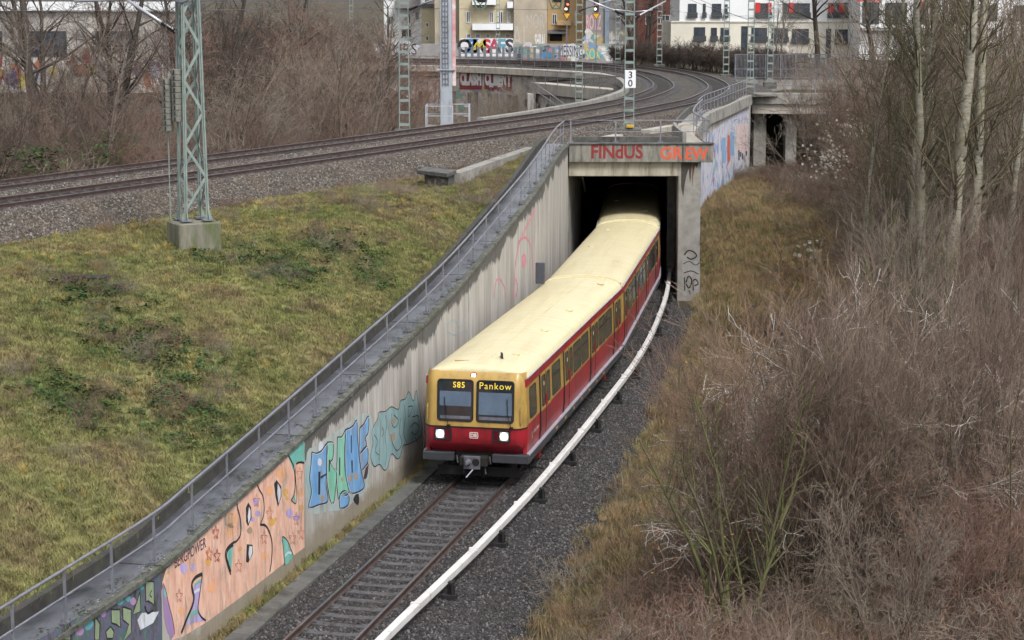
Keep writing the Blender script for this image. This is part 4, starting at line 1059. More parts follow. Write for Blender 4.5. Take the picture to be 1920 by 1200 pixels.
MB().b2(-4.1, 9.5, 115.9, 116.4, 16.6, 17.3).build('arm', M_grn2, GT)
for cx in (-1.75, 2.62):
    bk = MB(); w0, w1, zt, zb, y0, y1 = .55, .28, 14.6, 13.05, 115.4, 116.6
    pts = lambda ww, z: [(cx - ww, y0, z), (cx + ww * .6, y0, z), (cx + ww * .6, y1, z), (cx - ww, y1, z)]
    T, Bm, X = pts(w0, 13.75), pts(w1, zb), pts(w0, 16.6)
    for k in range(4):
        q = (k + 1) % 4
        bk.bar(T[k], T[q], .07).bar(Bm[k], Bm[q], .07).bar(T[k], Bm[k], .07).bar(T[k], X[k], .07).bar(T[k], Bm[q], .05).bar(X[k], T[q], .05)
    bk.build('basket_frame', M_grn2, GT, kind='stuff')
    MB().b2(cx - w1, cx + w1 * .6, y0, y1, zb - .03, zb + .02).build('basket_floor', M_grn2, GT)
    MB().b2(cx - .3, cx + .25, 116.0, 116.3, 13.4, 14.4).build('signal_back', M_black, GT)
for X_, lab in ((1063, 'left of two distant light signals with a yellow triangle below'), (1118, 'right of two distant light signals with a yellow triangle below')):
    b = at(X_, 40, D=196); so = empty('light_signal', (b[0], 196, 6.9), lab, 'signal', 'distant light signals')
    MB().b2(b[0] - .05, b[0] + .05, 196, 196.1, 6.9, 14).build('signal_post', M_fgrey, so)
    h = at(X_, 13, D=196); MB().b2(h[0] - .25, h[0] + .25, 195.8, 196, h[2] - .5, h[2] + .7).build('signal_head', M_black, so, bevel=.03)
    MB().tube([(h[0] + .07, 195.78, h[2] + .25), (h[0] + .07, 195.72, h[2] + .25)], .12, 12).build('red_lamp', emis('signal_red', (1, .12, .06, 1), 1.5), so)
    MB().tube([(h[0] - .1, 195.78, h[2] - .2), (h[0] - .1, 195.72, h[2] - .2)], .12, 12).build('white_lamp', emis('signal_white', (1, .85, .65, 1), 1.5), so)
    t_ = at(X_, 30, D=195.8)
    MB().prism([(t_[0] - .42, 195.8, t_[2] + .3), (t_[0] + .42, 195.8, t_[2] + .3), (t_[0], 195.8, t_[2] - .42)], (0, 1, 0), .03).build('triangle_sign', pm('tri_black', L(34, 30, 24), L(26, 24, 20), 5, .5), so)
    MB().prism([(t_[0] - .32, 195.79, t_[2] + .24), (t_[0] + .32, 195.79, t_[2] + .24), (t_[0], 195.79, t_[2] - .3)], (0, 1, 0), .005).build('triangle_field', pm('tri_yellow', L(214, 160, 30), L(196, 146, 28), 5, .5), so)

# catenary wires
def wire(pts, lab, r=.012):
    P = crom(pts, 3.0); o = MB().tube([tuple(p) for p in P], r, 4).build('catenary_wire', M_wire); tag(o, lab, 'wire', 'catenary wires')
wire([at(-60, 21, D=66), at(340, 19, D=84), at(760, 16, D=112), at(1100, 20, D=150), at(1235, 27, D=185)], 'thin contact wire crossing behind the lattice mast and along the upper tracks')
wire([at(1280, -6, D=120), at(1350, 20, D=135), at(1500, 62, D=150)], 'thin wire falling to the right in front of the white building', .014)
wire([at(1300, -6, D=118), at(1395, 35, D=140), at(1440, 45, D=155)], 'thin wire slanting towards the mast by the mesh fence', .014)
wire([at(1180, 9, D=150), at(1330, 28, D=160), at(1450, 30, D=170)], 'nearly level thin wire in front of the white building', .012)
# marker board behind the train on the retaining wall, small post
s = WALLP.s_at_y(71.5)
mk = at(1013, 512, D=72.2); MB().box((mk[0], mk[1], mk[2]), (.34, .12, .78), -.2).build('trackside_box', pm('box_grey', L(74, 76, 84), L(60, 62, 70), 3, .5), bevel=.02, label='dark grey upright box fixed to the retaining wall beside the train roof', cat='box')

# ------------------------------------------------------------------ buildings
M_cre = pm('render_cream', L(188, 178, 150), L(172, 162, 136), .5, .9, .1, 10, dirt=L(166, 154, 126), dscale=.5, dthr=.62)
M_tan = pm('render_tan', L(176, 164, 146), L(158, 148, 130), .4, .9, .1, 10, dirt=L(144, 136, 124), dscale=.3, dthr=.55)
M_ora = pm('render_orange', L(188, 158, 114), L(172, 143, 103), .5, .9, .1, 10)
M_gry = pm('render_grey', L(150, 148, 146), L(124, 122, 122), .5, .9, .1, 10)
M_whi = pm('render_white', L(218, 220, 222), L(206, 208, 210), .4, .85, .05, 10)
M_offw = pm('render_offwhite', L(208, 204, 192), L(196, 192, 180), .4, .85, .05, 10)
M_rdb = pm('brick_red', L(120, 72, 62), L(100, 60, 53), .8, .9, .1, 10)
M_winf = pm('window_frame', L(206, 206, 204), L(190, 190, 188), 3, .5); M_wdark = pm('window_frame_dark', L(58, 62, 66), L(46, 50, 54), 3, .5)
M_pane = glass('building_glass', L(52, 58, 66)); M_redp = pm('panel_red', L(188, 46, 40), L(170, 40, 36), 2, .5)
M_roof = pm('roof_grey', L(96, 98, 104), L(74, 76, 82), 1, .7)
def house(name, label, px0, px1, D, z0, z1, depth, mat):
    x0, x1 = at(px0, 50, D=D)[0], at(px1, 50, D=D)[0]
    r = empty(name, ((x0 + x1) / 2, D, z0), label, 'building')
    MB().b2(x0, x1, D, D + depth, z0, z1).build('wall', mat, r); MB().b2(x0 - .3, x1 + .3, D - .3, D + depth + .3, z1 + .002, z1 + .4).build('roof', M_roof, r)
    return r
def win(r, D, a, b, c, d, frame=None, mull=1, rail=None, pane=None):
    """window from photo box (a,b)-(c,d) on the front plane"""
    p, q = at(a, b, D=D), at(c, d, D=D); x0, x1, zt, zb = p[0], q[0], p[2], q[2]; frame = frame or M_winf
    f = MB(); t = .09
    f.b2(x0, x1, D - .06, D + .1, zt - t, zt).b2(x0, x1, D - .08, D + .1, zb, zb + t).b2(x0, x0 + t, D - .055, D + .1, zb + t, zt - t).b2(x1 - t, x1, D - .055, D + .1, zb + t, zt - t)
    for k in range(mull):
        xm = x0 + (x1 - x0) * (k + 1) / (mull + 1); f.b2(xm - .04, xm + .04, D - .05, D + .1, zb + t, zt - t)
    f = f.build('window', frame, r)
    MB().b2(x0 + t * .5, x1 - t * .5, D - .02, D + .05, zb + t * .5, zt - t * .5).build('pane', pane or M_pane, f)
    if rail:
        m = MB().b2(x0 - .1, x1 + .1, D - .3, D - .26, zb - .1, zb + .55); m.build('window_rail', rail, f)
def grid_above(r, D, boxes, dy, n, **k):
    """repeat a row of windows on the storeys above the frame"""
    for j in range(1, n + 1):
        for (a, b, c, d) in boxes: win(r, D, a, b - dy * j, c, d - dy * j, **k)
# cream apartment house
D = 228; r = house('apartment_house', 'cream apartment house with white windows and pale balconies, centre of the background', 861, 963, D, 5.5, 22, 12, M_cre)
row = [(874, 21, 882, 43), (918, 22, 926, 43), (934, 21, 943, 44), (951, 22, 957, 43)]
for bx in row: win(r, D, *bx)
for bx in ((874, 63, 883, 72), (891, 63, 901, 72), (911, 63, 919, 72), (928, 63, 936, 72), (947, 63, 957, 72)): win(r, D, *bx, mull=0, pane=M_gry)
grid_above(r, D, row, 47, 3)
for a, b, c, d in ((886, 44, 962, 56), (951, 3, 962, 15), (886, -3, 930, 9)):
    p, q = at(a, b, D=D), at(c, d, D=D); bl = MB().b2(p[0], q[0], D - 1.3, D - .07, q[2], p[2]).build('balcony', M_whi, r)
    MB().b2(p[0] + .1, q[0] - .1, D - 1.2, D - .02, p[2] + .005, p[2] + .06).build('balcony_ledge', M_gry, bl)
D = 227; r = house('gable_wall_house', 'blank tan gable wall with faded white scrawls, right of the cream house', 963.5, 1026, D, 5.5, 21, 12, M_tan)
win(r, D, 966, -40, 972, -24, mull=0)
for tx, a, b, h, wd in (('AI', 972, 70, 2.6, 1.5), ('MOR', 1004, 40, 1.6, 2.0)): 
    p = at(a, b, D=D); text_on('faded_scrawl', tx, h, (p[0], D - .02, p[2]), (1, 0, 0), (0, 0, 1), pm('faded_white', L(178, 174, 168), L(166, 158, 148), 2, .9), r, width=wd, local=False)
p = at(1013, 76, D=D); text_on('white_scrawl', 'SHRAL', 1.5, (p[0], D - .02, p[2]), (1, 0, 0), (0, 0, 1), pm('scrawl_white', L(214, 212, 210), L(200, 198, 196), 2, .9), r, bold=.03, width=1.25, local=False)
D = 229; r = house('orange_house', 'ochre orange house with a dark garage opening under a small canopy', 1026.5, 1098, D, 5.5, 20, 12, M_ora)
for bx in ((1035, 26, 1044, 46), (1078, 20, 1082, 48)): win(r, D, *bx)
grid_above(r, D, [(1035, 26, 1044, 46), (1060, 26, 1068, 46)], 47, 2)
p, q = at(1031, 64, D=D), at(1054, 77, D=D); MB().b2(p[0], q[0], D - .05, D + .2, q[2], p[2]).build('garage_opening', M_slot, r)
p, q = at(1028, 57, D=D), at(1064, 63, D=D); MB().prism([(p[0], D - .1, p[2]), (q[0] - .3, D - .1, p[2]), (q[0], D - 1.0, q[2]), (p[0] - .1, D - 1.0, q[2])], (0, 0, 1), .06).build('canopy', M_roof, r)
p, q = at(1044, 38, D=D), at(1070, 47, D=D); MB().b2(p[0], q[0], D - 1.1, D - .02, q[2], p[2]).build('balcony', M_ora, r)
D = 224; r = house('graffiti_house', 'grey windowless house wall with pink lettering above the end of the curve', 1098.5, 1176, D, 5.5, 18, 12, M_gry)
p = at(1113, 42, D=D); text_on('pink_lettering', 'ROTZ', 1.7, (p[0], D - .02, p[2]), (1, 0, 0), (0, 0, 1), pm('scrawl_pink', L(206, 168, 170), L(190, 142, 146), 2, .9), r, bold=.03, width=1.7, local=False)
p = at(1152, 72, D=D); text_on('white_lettering', 'RUC', 1.6, (p[0], D - .02, p[2]), (1, 0, 0), (0, 0, 1), pm('scrawl_white2', L(208, 206, 196), L(190, 188, 178), 2, .9), r, bold=.03, width=2.0, local=False)
MB().b2(*[at(k, 50, D=D)[0] for k in (1134, 1142)], D - .35, D - .01, 6.3, 16).build('downpipe', pm('pipe_blue', L(132, 146, 158), L(112, 126, 138), 2, .5), r)
D = 231; r = house('tan_gable', 'narrow weathered tan gable wall left of the cream house', 815, 860.5, D, 5.5, 20, 12, M_tan)
win(r, D, 836, -30, 842, -12)
D = 236; r = house('yellow_annex', 'small pale yellow annex with grey roof and two small windows', 790, 814.5, D, 5.5, 12.2, 8, M_cre)
for bx in ((798, 42, 804, 51), (798, 67, 804, 77)): win(r, D, *bx, mull=0)
D = 246; r = house('grey_house', 'pale grey house with balconies behind the ladder mast, left of the annex', 720, 789, D, 5.5, 22, 12, M_whi)
row = [(728, 30, 738, 47), (762, 26, 770, 44), (798 - 20, 21, 786, 38)]
for bx in row + [(752, 54, 772, 70), (730, 58, 742, 72)]: win(r, D, *bx)
grid_above(r, D, row, 47, 3)
p, q = at(742, 8, D=D), at(788, 15, D=D); MB().b2(p[0], q[0], D - 1.4, D - .02, q[2], p[2] + .6).build('balcony', M_gry, r)
# red brick house
D = 262; r = house('red_brick_house', 'dull red brick house behind bare trees, left of the white building', 1196, 1290, D, 5.5, 24, 12, M_rdb)
row = [(1238, 28, 1256, 46), (1210, 28, 1224, 46), (1266, 28, 1280, 46)]
for bx in row + [(1238, 76, 1256, 94)]: win(r, D, *bx)
grid_above(r, D, row, 47, 2)
# white block with red panels
D = 236; WB = empty('white_block', (27, D, 5.5), 'long white apartment block with red window panels, top right of the curve', 'building')
x0, x1, xs = (at(k, 50, D=D)[0] for k in (1258, 1610, 1268)); zt = at(1300, 41, D=D)[2]
MB().b2(x0, x1, D, D + 14, 5.5, zt).build('wall', M_offw, WB); MB().b2(x0 + 1.0, x1, D + .01, D + 14, zt + .002, 24).build('upper_wall', M_whi, WB); MB().b2(x0 - .3, x1 + .3, D - .3, D + 14.3, 24.002, 24.4).build('roof', M_roof, WB)
MB().b2(x0 - .02, x1, D - .12, D + .01, zt - .05, zt + .12).build('string_course', M_offw, WB)
C = lambda a, b: 1280 + a / 3
r1 = [(1290, 7, 1306, 32), (1318, 7, 1323, 32), (1335, 7, 1352, 32), (1358, 8, 1364, 32), (1418, 6, 1446, 32), (1469, 6, 1518, 32), (1553, 5, 1594, 32)]
r2 = [(1301, 51, 1322, 76), (1333, 52, 1344, 76), (1351, 52, 1367, 76), (1409, 52, 1438, 77), (1447, 53, 1477, 78), (1485, 54, 1516, 80), (1566, 55, 1593, 82)]
for bx in r1: win(WB, D, *bx, frame=M_wdark, mull=1, rail=M_wdark)
for bx in r2: win(WB, D, *bx, frame=M_wdark, mull=1, rail=M_wdark)
grid_above(WB, D, r1, 47, 2, frame=M_wdark, rail=M_wdark)
for a, b in ((1416, 1425), (1439, 1446), (1479, 1487), (1553, 1562), (1573, 1582)):
    for j in range(3):
        p, q = at(a, 5 - 47 * j, D=D), at(b, 31 - 47 * j, D=D); MB().b2(p[0], q[0], D - .2, D - .1, q[2], p[2]).build('red_panel', M_redp, WB)
for a, b, c, d in ((1390, 49, 1401, 105), (1549, 54, 1557, 112)): win(WB, D, a, b, c, d, frame=M_wdark, mull=0)
for a, b, c, d in ((1299, 94, 1306, 101), (1311, 94, 1318, 104), (1332, 96, 1352, 108), (1411, 98, 1437, 112), (1482, 100, 1515, 112), (1282, 96, 1290, 108)): win(WB, D, a, b, c, d, frame=M_wdark, mull=0)
p = at(1604, 50, D=D); MB().b2(p[0], p[0] + .35, D - .4, D - .1, 5.5, 24).build('downpipe', M_roof, WB)
D = 228; r = house('glass_front_block', 'white and grey block with large dark glass bays behind the poplar trunks', 1612, 1765, D, 5.5, 24, 12, M_whi)
for bx in ((1617, 4, 1648, 45), (1660, 5, 1700, 46), (1718, 5, 1748, 46), (1735, 55, 1746, 110), (1766 - 10, 55, 1764, 110)): win(r, D, *bx, frame=M_wdark)
for bx in ((1617, -46, 1648, -8), (1660, -46, 1700, -8), (1718, -46, 1748, -8)): win(r, D, *bx, frame=M_wdark)
p, q = at(1612, 52, D=D), at(1765, 57, D=D); MB().b2(p[0], q[0], D - 1.2, D - .02, q[2], p[2]).build('balcony_slab', M_gry, r)
for a, b, c, d in ((1604, 0, 1648, 3), (1712, 5, 1718, 55), (1718, 3, 1750, 9)): p, q = at(a, b, D=D), at(c, d, D=D); MB().b2(p[0], q[0], D - 1.25, D - 1.1, q[2], p[2]).build('red_panel', M_redp, r)
D = 240; r = house('white_end_block', 'plain white block at the right edge behind the poplars', 1775, 1990, D, 5.5, 26, 14, M_whi)
for k in range(4): win(r, D, 1800 + k * 50, 10, 1820 + k * 50, 40, frame=M_wdark); win(r, D, 1800 + k * 50, -40, 1820 + k * 50, -10, frame=M_wdark)
# workshop on the far left
D = 168; r = house('workshop', 'low pale workshop with dark window band and colourful graffiti, behind bare trees on the left', -120, 330, D, 5.2, 12.6, 14, pm('workshop_render', L(178, 174, 168), L(150, 146, 142), .4, .9, .1, 8, dirt=L(124, 120, 118), dscale=.4, dthr=.58))
p, q = at(-120, 3, D=D), at(330, 21, D=D); MB().b2(p[0], q[0], D - .4, D - .02, q[2], p[2]).build('fascia', M_whi, r)
for a, b, c, d in ((34, 58, 126, 106), (178, 58, 260, 100), (-80, 58, 6, 104)):
    win(r, D, a, b, c, d, frame=M_wdark, mull=3)
gc = [('red', L(132, 56, 58)), ('yellow', L(158, 142, 76)), ('violet', L(70, 60, 98)), ('paleblue', L(140, 146, 164)), ('orange', L(150, 92, 66))]
rr = random.Random(5)
for k in range(26):
    a = rr.uniform(-60, 300); b = rr.uniform(104, 150); p = at(a, b, D=D); nm, c = gc[k % 5]
    pts = [(p[0] + rr.uniform(.25, .65) * math.cos(t) * 1.0, D - .015 - k * .0015, p[2] + rr.uniform(.3, 1.0) * math.sin(t)) for t in np.linspace(0, 6.283, 9)[:-1]]
    MB().prism(pts, (0, 1, 0), .008).build('graffiti_patch', pm('spray_' + nm, c, tuple(x * .7 for x in c[:3]) + (1,), 2, .8), r)
# long low graffiti wall behind the far end of the curve
D = 216.5; GW = empty('boundary_wall', (2, D, 6), 'low graffiti covered wall along the far end of the curve', 'wall')
x0, x1 = at(700, 90, D=D)[0], at(1178, 90, D=D)[0]
MB().b2(x0, x1, D, D + .35, 5.5, at(900, 82, D=D)[2]).build('wall_face', M_gry, GW)
p, q = at(864, 72, D=D), at(962, 106, D=D); MB().b2(p[0], q[0], D - .06, D - .004, q[2], p[2]).build('white_piece', pm('spray_white', L(214, 212, 210), L(190, 190, 196), .8, .8), GW, bevel=.01)
for k, ch in enumerate('OZMSAFS'):
    a = at(871 + k * 14, 86, D=D); text_on('letter', ch, 1.5, (a[0], D - .062, a[2]), (1, 0, 0), (0, 0, 1), pm('spray_' + 'abcdefg'[k], [L(40, 40, 46), L(70, 120, 170), L(196, 176, 60), L(190, 50, 60), L(170, 60, 90), L(90, 150, 170), L(60, 60, 70)][k], None, 2, .8), GW, bold=.035, local=False)
for (a, b, c, d, col, nm) in ((1015, 95, 1036, 110, L(52, 134, 184), 'blue'), (1096, 92, 1128, 111, L(96, 170, 176), 'teal'), (1142, 92, 1170, 112, L(92, 150, 178), 'sky'), (1044, 80, 1096, 110, L(196, 196, 202), 'silver'), (700, 76, 790, 106, L(206, 208, 214), 'chrome')):
    p, q = at(a, b, D=D), at(c, d, D=D); n = 18
    pts = [(p[0] + (q[0] - p[0]) * (.5 + .5 * math.cos(t) * rr.uniform(.8, 1.08)), D - .03, q[2] + (p[2] - q[2]) * (.5 + .5 * math.sin(t) * rr.uniform(.75, 1.05))) for t in np.linspace(0, 6.283, n + 1)[:-1]]
    MB().prism(pts, (0, 1, 0), .026).build('graffiti_patch', pm('spray2_' + nm, col, tuple(x * .65 for x in col[:3]) + (1,), 1.6, .8), GW)
for tx, a, b, c, colr in (('MESSING', 1070, 96, 2.6, M_ink), ('SOK', 1112, 101, 1.6, pm('spray_y', L(210, 180, 60), None, 2, .8)), ('WURS', 745, 92, 4.2, M_ink), ('AX', 1155, 103, 1.3, pm('spray_v', L(96, 84, 140), None, 2, .8))):
    p = at(a, b, D=D); text_on('letter', tx, 1.2, (p[0], D - .034, p[2]), (1, 0, 0), (0, 0, 1), colr, GW, width=c, local=False)
PAL = [L(190, 190, 196), L(120, 150, 176), L(150, 140, 170), L(176, 160, 120), L(70, 74, 84), L(160, 120, 120), L(110, 150, 140), L(206, 204, 202)]
PM_ = [pm('tag_%s' % 'abcdefgh'[i], c, tuple(x * .7 for x in c[:3]) + (1,), 1.8, .85, dirt=L(140, 136, 132), dscale=2, dthr=.6) for i, c in enumerate(PAL)]
def tags(root, n, place, seed):
    r_ = random.Random(seed)
    for k in range(n):
        o, t, up = place(r_); w_, h_ = r_.uniform(.3, .9), r_.uniform(.3, .8); pts = []
        for j in range(9):
            a = j * 2 * math.pi / 9; q = r_.uniform(.55, 1.05); pts.append((o[0] + t[0] * w_ * q * math.cos(a), o[1] + t[1] * w_ * q * math.cos(a), o[2] + h_ * q * math.sin(a)))
        m = MB(); m.v = pts; m.f = [tuple(range(9))]; link('graffiti_patch', m.mesh('graffiti_patch', fix=False), r_.choice(PM_), root)
def p_gw(r_): p = at(r_.uniform(965, 1174), r_.uniform(86, 108), D=216.5 - .008 - r_.uniform(0, .012)); return p, (1, 0), 0
tags(GW, 60, p_gw, 3)
def p_gh(r_): p = at(r_.uniform(1102, 1172), r_.uniform(62, 84), D=224 - .008 - r_.uniform(0, .012)); return p, (1, 0), 0
tags(bpy.data.objects['graffiti_house'], 16, p_gh, 4)
def p_vd(r_):
    s = r_.uniform(17, vp.len - 4); q = vp.off(s, -.59 + r_.uniform(.0, .012)); t = vp.t(s); return (q[0], q[1], r_.uniform(2.6, 5.0)), t, 0
tags(VD, 46, p_vd, 5)
BF = empty('barrier_fence', (0, 211, 6.8), 'row of grey fence panels with broad posts at the far left end of the curve', 'fence')
for k in range(17):
    p = at(862 + k * 11.7, 100, D=211); MB().b2(p[0] - .14, p[0] + .14, 211, 211.12, 6.8, at(900, 88, D=211)[2]).build('fence_post', M_fgrey, BF)
a, b = at(860, 100, D=211)[0], at(1052, 100, D=211)[0]
for z in (7.0, 7.6, 8.15): MB().b2(a, b, 211.02, 211.1, z - .04, z + .04).build('fence_rail', M_fgrey, BF)
# big white letters on the viaduct
def on_vp(px_, py_):
    for s in np.linspace(0, vp.len, 400):
        q = vp.off(s, -.58); pp = at(px_, py_, D=q[1])
        if pp[0] <= q[0]: return s, q, pp[2]
for k, ch in enumerate('CLASH CLIENT'):
    if ch == ' ': continue
    s, q, z = on_vp(866 + k * 7.9, 146 + .5 * (k > 5) * (k % 2) * 6); t = vp.t(s)
    g = [(-.42, -.85), (.42, -.85), (.42, .9), (-.42, .9)]
    o = q; MB().prism([(o[0] + t[0] * u, o[1] + t[1] * u, z - .25 + v) for u, v in g], (t[1], -t[0], 0), .012).build('letter_ground', pm('spray_red', L(176, 40, 50), L(150, 34, 44), 2, .8), VD)
    text_on('letter', ch, 1.35, (o[0], o[1], z - .05), (t[0], t[1], 0), (0, 0, 1), pm('spray_white', L(214, 212, 210)), VD, bold=.08, width=.66, off=.018, local=False)
# ------------------------------------------------------------------ vegetation
def twig_mesh(name, polys, k=3):
    """polys: list of (points Nx3, radii N) -> thin k-sided tubes in one mesh"""
    V, F, off = [], [], 0
    ang = np.arange(k) * 2 * math.pi / k; ca, sa = np.cos(ang), np.sin(ang)
    for P, R in polys:
        n = len(P); T = np.gradient(P, axis=0); T /= np.linalg.norm(T, axis=1, keepdims=True) + 1e-9
        ref = np.where(np.abs(T[:, 2:3]) > .9, np.array([[1.0, 0, 0]]), np.array([[0, 0, 1.0]]))
        A = np.cross(T, ref); A /= np.linalg.norm(A, axis=1, keepdims=True) + 1e-9; B = np.cross(T, A)
        ring = P[:, None, :] + R[:, None, None] * (A[:, None, :] * ca[None, :, None] + B[:, None, :] * sa[None, :, None])
        V.append(ring.reshape(-1, 3))
        i = np.arange(n - 1)[:, None] * k + np.arange(k)[None, :]; j = np.arange(n - 1)[:, None] * k + (np.arange(k)[None, :] + 1) % k
        F.append(np.stack([i, j, j + k, i + k], -1).reshape(-1, 4) + off); off += n * k
    V = np.concatenate(V); F = np.concatenate(F)
    me = bpy.data.meshes.new(name); me.vertices.add(len(V)); me.vertices.foreach_set('co', V.astype(np.float32).ravel())
    me.loops.add(F.size); me.loops.foreach_set('vertex_index', F.astype(np.int32).ravel())
    me.polygons.add(len(F)); me.polygons.foreach_set('loop_start', np.arange(0, F.size, 4, dtype=np.int32)); me.polygons.foreach_set('loop_total', np.full(len(F), 4, np.int32))
    me.update(calc_edges=True); me.shade_smooth(); return me

def grow(rg, base, d, length, r, level, P, out, thick):
    """recursive branch: wanders, rises or droops, and carries children"""
    n = max(3, int(length / P['seg'][level]) + 1); pts = [np.array(base, float)]; dd = np.array(d, float)
    st = length / (n - 1)
    for i in range(n - 1):
        dd = dd + rg.normal(0, P['wob'][level], 3); dd[2] += P['up'][level] * st; dd /= np.linalg.norm(dd)
        pts.append(pts[-1] + dd * st)
    pts = np.array(pts); tip = P['tip'][level]; R = r * (1 - (1 - tip) * np.linspace(0, 1, n) ** .8)
    R = np.maximum(R, P['rmin'])
    (thick if level <= P['thick'] else out).append((pts, R))
    if level + 1 < len(P['n']):
        m = max(1, int(round(P['n'][level + 1] * length * rg.uniform(.8, 1.2)))) if P.get('perlen', True) else P['n'][level + 1]
        for q in range(m):
            t = rg.uniform(P['t0'][level], 1.0) ** .9; f = t * (n - 1); i = min(int(f), n - 2); b = pts[i] + (pts[i + 1] - pts[i]) * (f - i)
            ax = pts[i + 1] - pts[i]; ax /= np.linalg.norm(ax); pr = rg.normal(0, 1, 3); pr -= ax * pr.dot(ax); pr /= np.linalg.norm(pr)
            a = math.radians(rg.uniform(*P['ang'][level + 1])); cd = ax * math.cos(a) + pr * math.sin(a)
            ln = P['len'][level + 1] * rg.uniform(.6, 1.25) * (1.15 - .6 * t)
            grow(rg, b, cd, ln, max(P['rmin'], R[i] * P['rr'][level + 1]), level + 1, P, out, thick)

def bark_material(name, bark, twig, moss=None):
    N = NT(name); p = N.pos(); n = N.noise(N.scl(p, (6, 6, 1.5)), 2.0, 6, .65)
    c = N.ramp(n, [(.3, tuple(x * .62 for x in bark[:3]) + (1,)), (.7, bark)])
    if moss is not None: c = N.mix(N.ramp(N.noise(p, 1.1, 5), [(.38, (0, 0, 0, 1)), (.6, (1, 1, 1, 1))]), c, moss)
    N.col(c); N.rough(.9); return N.m
def twig_material(name, cols):
    N = NT(name); r = N.n('ObjectInfo').outputs['Random']; n = N.noise(N.pos(), .55, 5, .65); n2 = N.noise(N.pos(), 5.0, 3)
    c = N.ramp(N.math('MULTIPLY_ADD', r, .5, N.math('MULTIPLY', n, .6)), [(.2 + .6 * i / (len(cols) - 1), c_) for i, c_ in enumerate(cols)])
    c = N.mix(.5, c, N.ramp(n2, [(.3, (.45, .45, .45, 1)), (.7, (1, 1, 1, 1))]), 'MULTIPLY')
    N.col(c); N.rough(.85); return N.m
M_bkb = bark_material('bark_brown', L(106, 92, 82), None); M_bkm = bark_material('bark_mossy', L(92, 86, 64), None, L(90, 92, 52))
M_bkd = bark_material('bark_dark', L(66, 58, 52), None); M_bkg = bark_material('bark_pale_grey', L(168, 164, 154), None)
M_twr = twig_material('twigs_reddish', [L(114, 88, 76), L(138, 108, 94), L(96, 80, 71), L(138, 120, 106)])
M_twg = twig_material('twigs_grey', [L(114, 102, 90), L(146, 134, 120), L(94, 84, 75), L(164, 154, 140)])
M_two = twig_material('twigs_olive', [L(88, 82, 60), L(100, 88, 70), L(76, 75, 50), L(104, 90, 78)])
M_twd = twig_material('twigs_dark', [L(66, 56, 50), L(86, 72, 64), L(58, 50, 45), L(80, 70, 62)])
M_twp = twig_material('twigs_pale', [L(186, 180, 172), L(202, 198, 192), L(172, 165, 157)])

def shrub(seed, H, stems, P, lean=(8, 32), radius=.35, r0=.03):
    rg = np.random.default_rng(seed); out, thick = [], []
    for k in range(stems):
        a = rg.uniform(0, 6.283); l = math.radians(rg.uniform(*lean)); d = (math.cos(a) * math.sin(l), math.sin(a) * math.sin(l), math.cos(l))
        b = (math.cos(a) * radius * rg.uniform(.2, 1), math.sin(a) * radius * rg.uniform(.2, 1), -.15)
        grow(rg, b, d, H * rg.uniform(.72, 1.02), r0 * rg.uniform(.7, 1.2), 0, P, out, thick)
    return thick, out
PS = dict(seg=[.5, .35, .22, .16], wob=[.07, .12, .16, .2], up=[.02, .05, .06, .05], tip=[.25, .3, .5, .7], rmin=.0042, thick=0, n=[0, 3.2, 4.0, 4.2], t0=[.22, .2, .2, .2], ang=[(0, 0), (22, 50), (25, 60), (25, 65)], len=[0, 1.7, .75, .34], rr=[1, .5, .5, .6])
PA = dict(PS, up=[-.07, -.06, -.03, .0], wob=[.08, .14, .2, .24], n=[0, 2.6, 3.6, 4.0], len=[0, 1.6, .8, .36])
PT = dict(seg=[.8, .5, .35, .22, .16], wob=[.05, .09, .12, .16, .2], up=[.02, .05, .05, .04, .03], tip=[.2, .25, .35, .5, .7], rmin=.005, thick=1, n=[0, 1.9, 2.0, 2.6, 3.0], t0=[.25, .15, .15, .15, .15], ang=[(0, 0), (30, 60), (28, 60), (25, 60), (25, 60)], len=[0, 3.2, 1.5, .75, .4], rr=[1, .42, .5, .5, .6])
PP = dict(seg=[1.0, .5, .35, .22], wob=[.022, .06, .1, .16], up=[.01, .12, .12, .08], tip=[.35, .3, .4, .6], rmin=.006, thick=0, n=[0, 2.6, 2.6, 2.8], t0=[.25, .2, .15, .15], ang=[(0, 0), (28, 55), (25, 50), (25, 55)], len=[0, 3.4, 1.2, .5], rr=[1, .30, .5, .6])
PL = dict(PS, seg=[.3, .25, .18], wob=[.15, .2, .24], up=[-.02, 0, 0], tip=[.4, .5, .7], n=[0, 5.0, 6.0], t0=[.05, .1, .1], ang=[(0, 0), (25, 70), (25, 70)], len=[0, .8, .4], rr=[1, .6, .7], thick=-1)

def plant(kind, thick, twigs, m1, m2, leaves=None):
    """prototype: (thick mesh, twig mesh)"""
    a = twig_mesh('stems', thick, 6) if thick else None; b = twig_mesh('twigs', twigs, 3)
    if a: a.materials.append(m1)
    b.materials.append(m2)
    return (a, b)
PROTO = {
    'red0': plant('s', *shrub(1, 5.2, 9, PS), M_bkb, M_twr), 'red1': plant('s', *shrub(2, 5.6, 8, PS, (5, 26)), M_bkb, M_twr),
    'grey0': plant('s', *shrub(3, 4.8, 9, PA, (14, 40)), M_bkb, M_twg), 'grey1': plant('s', *shrub(4, 5.4, 8, PS, (6, 30)), M_bkb, M_twg),
    'olive0': plant('s', *shrub(5, 5.6, 8, PS, (4, 24)), M_bkm, M_two), 'dark0': plant('s', *shrub(6, 5.0, 8, PS, (8, 34)), M_bkd, M_twd),
}
PW = dict(PS, seg=[.6, .45, .3, .2], wob=[.04, .07, .1, .14], up=[.03, .14, .16, .12], n=[0, 2.3, 2.8, 2.4], ang=[(0, 0), (12, 34), (14, 36), (18, 40)], len=[0, 2.4, 1.1, .5], t0=[.12, .12, .15, .2])
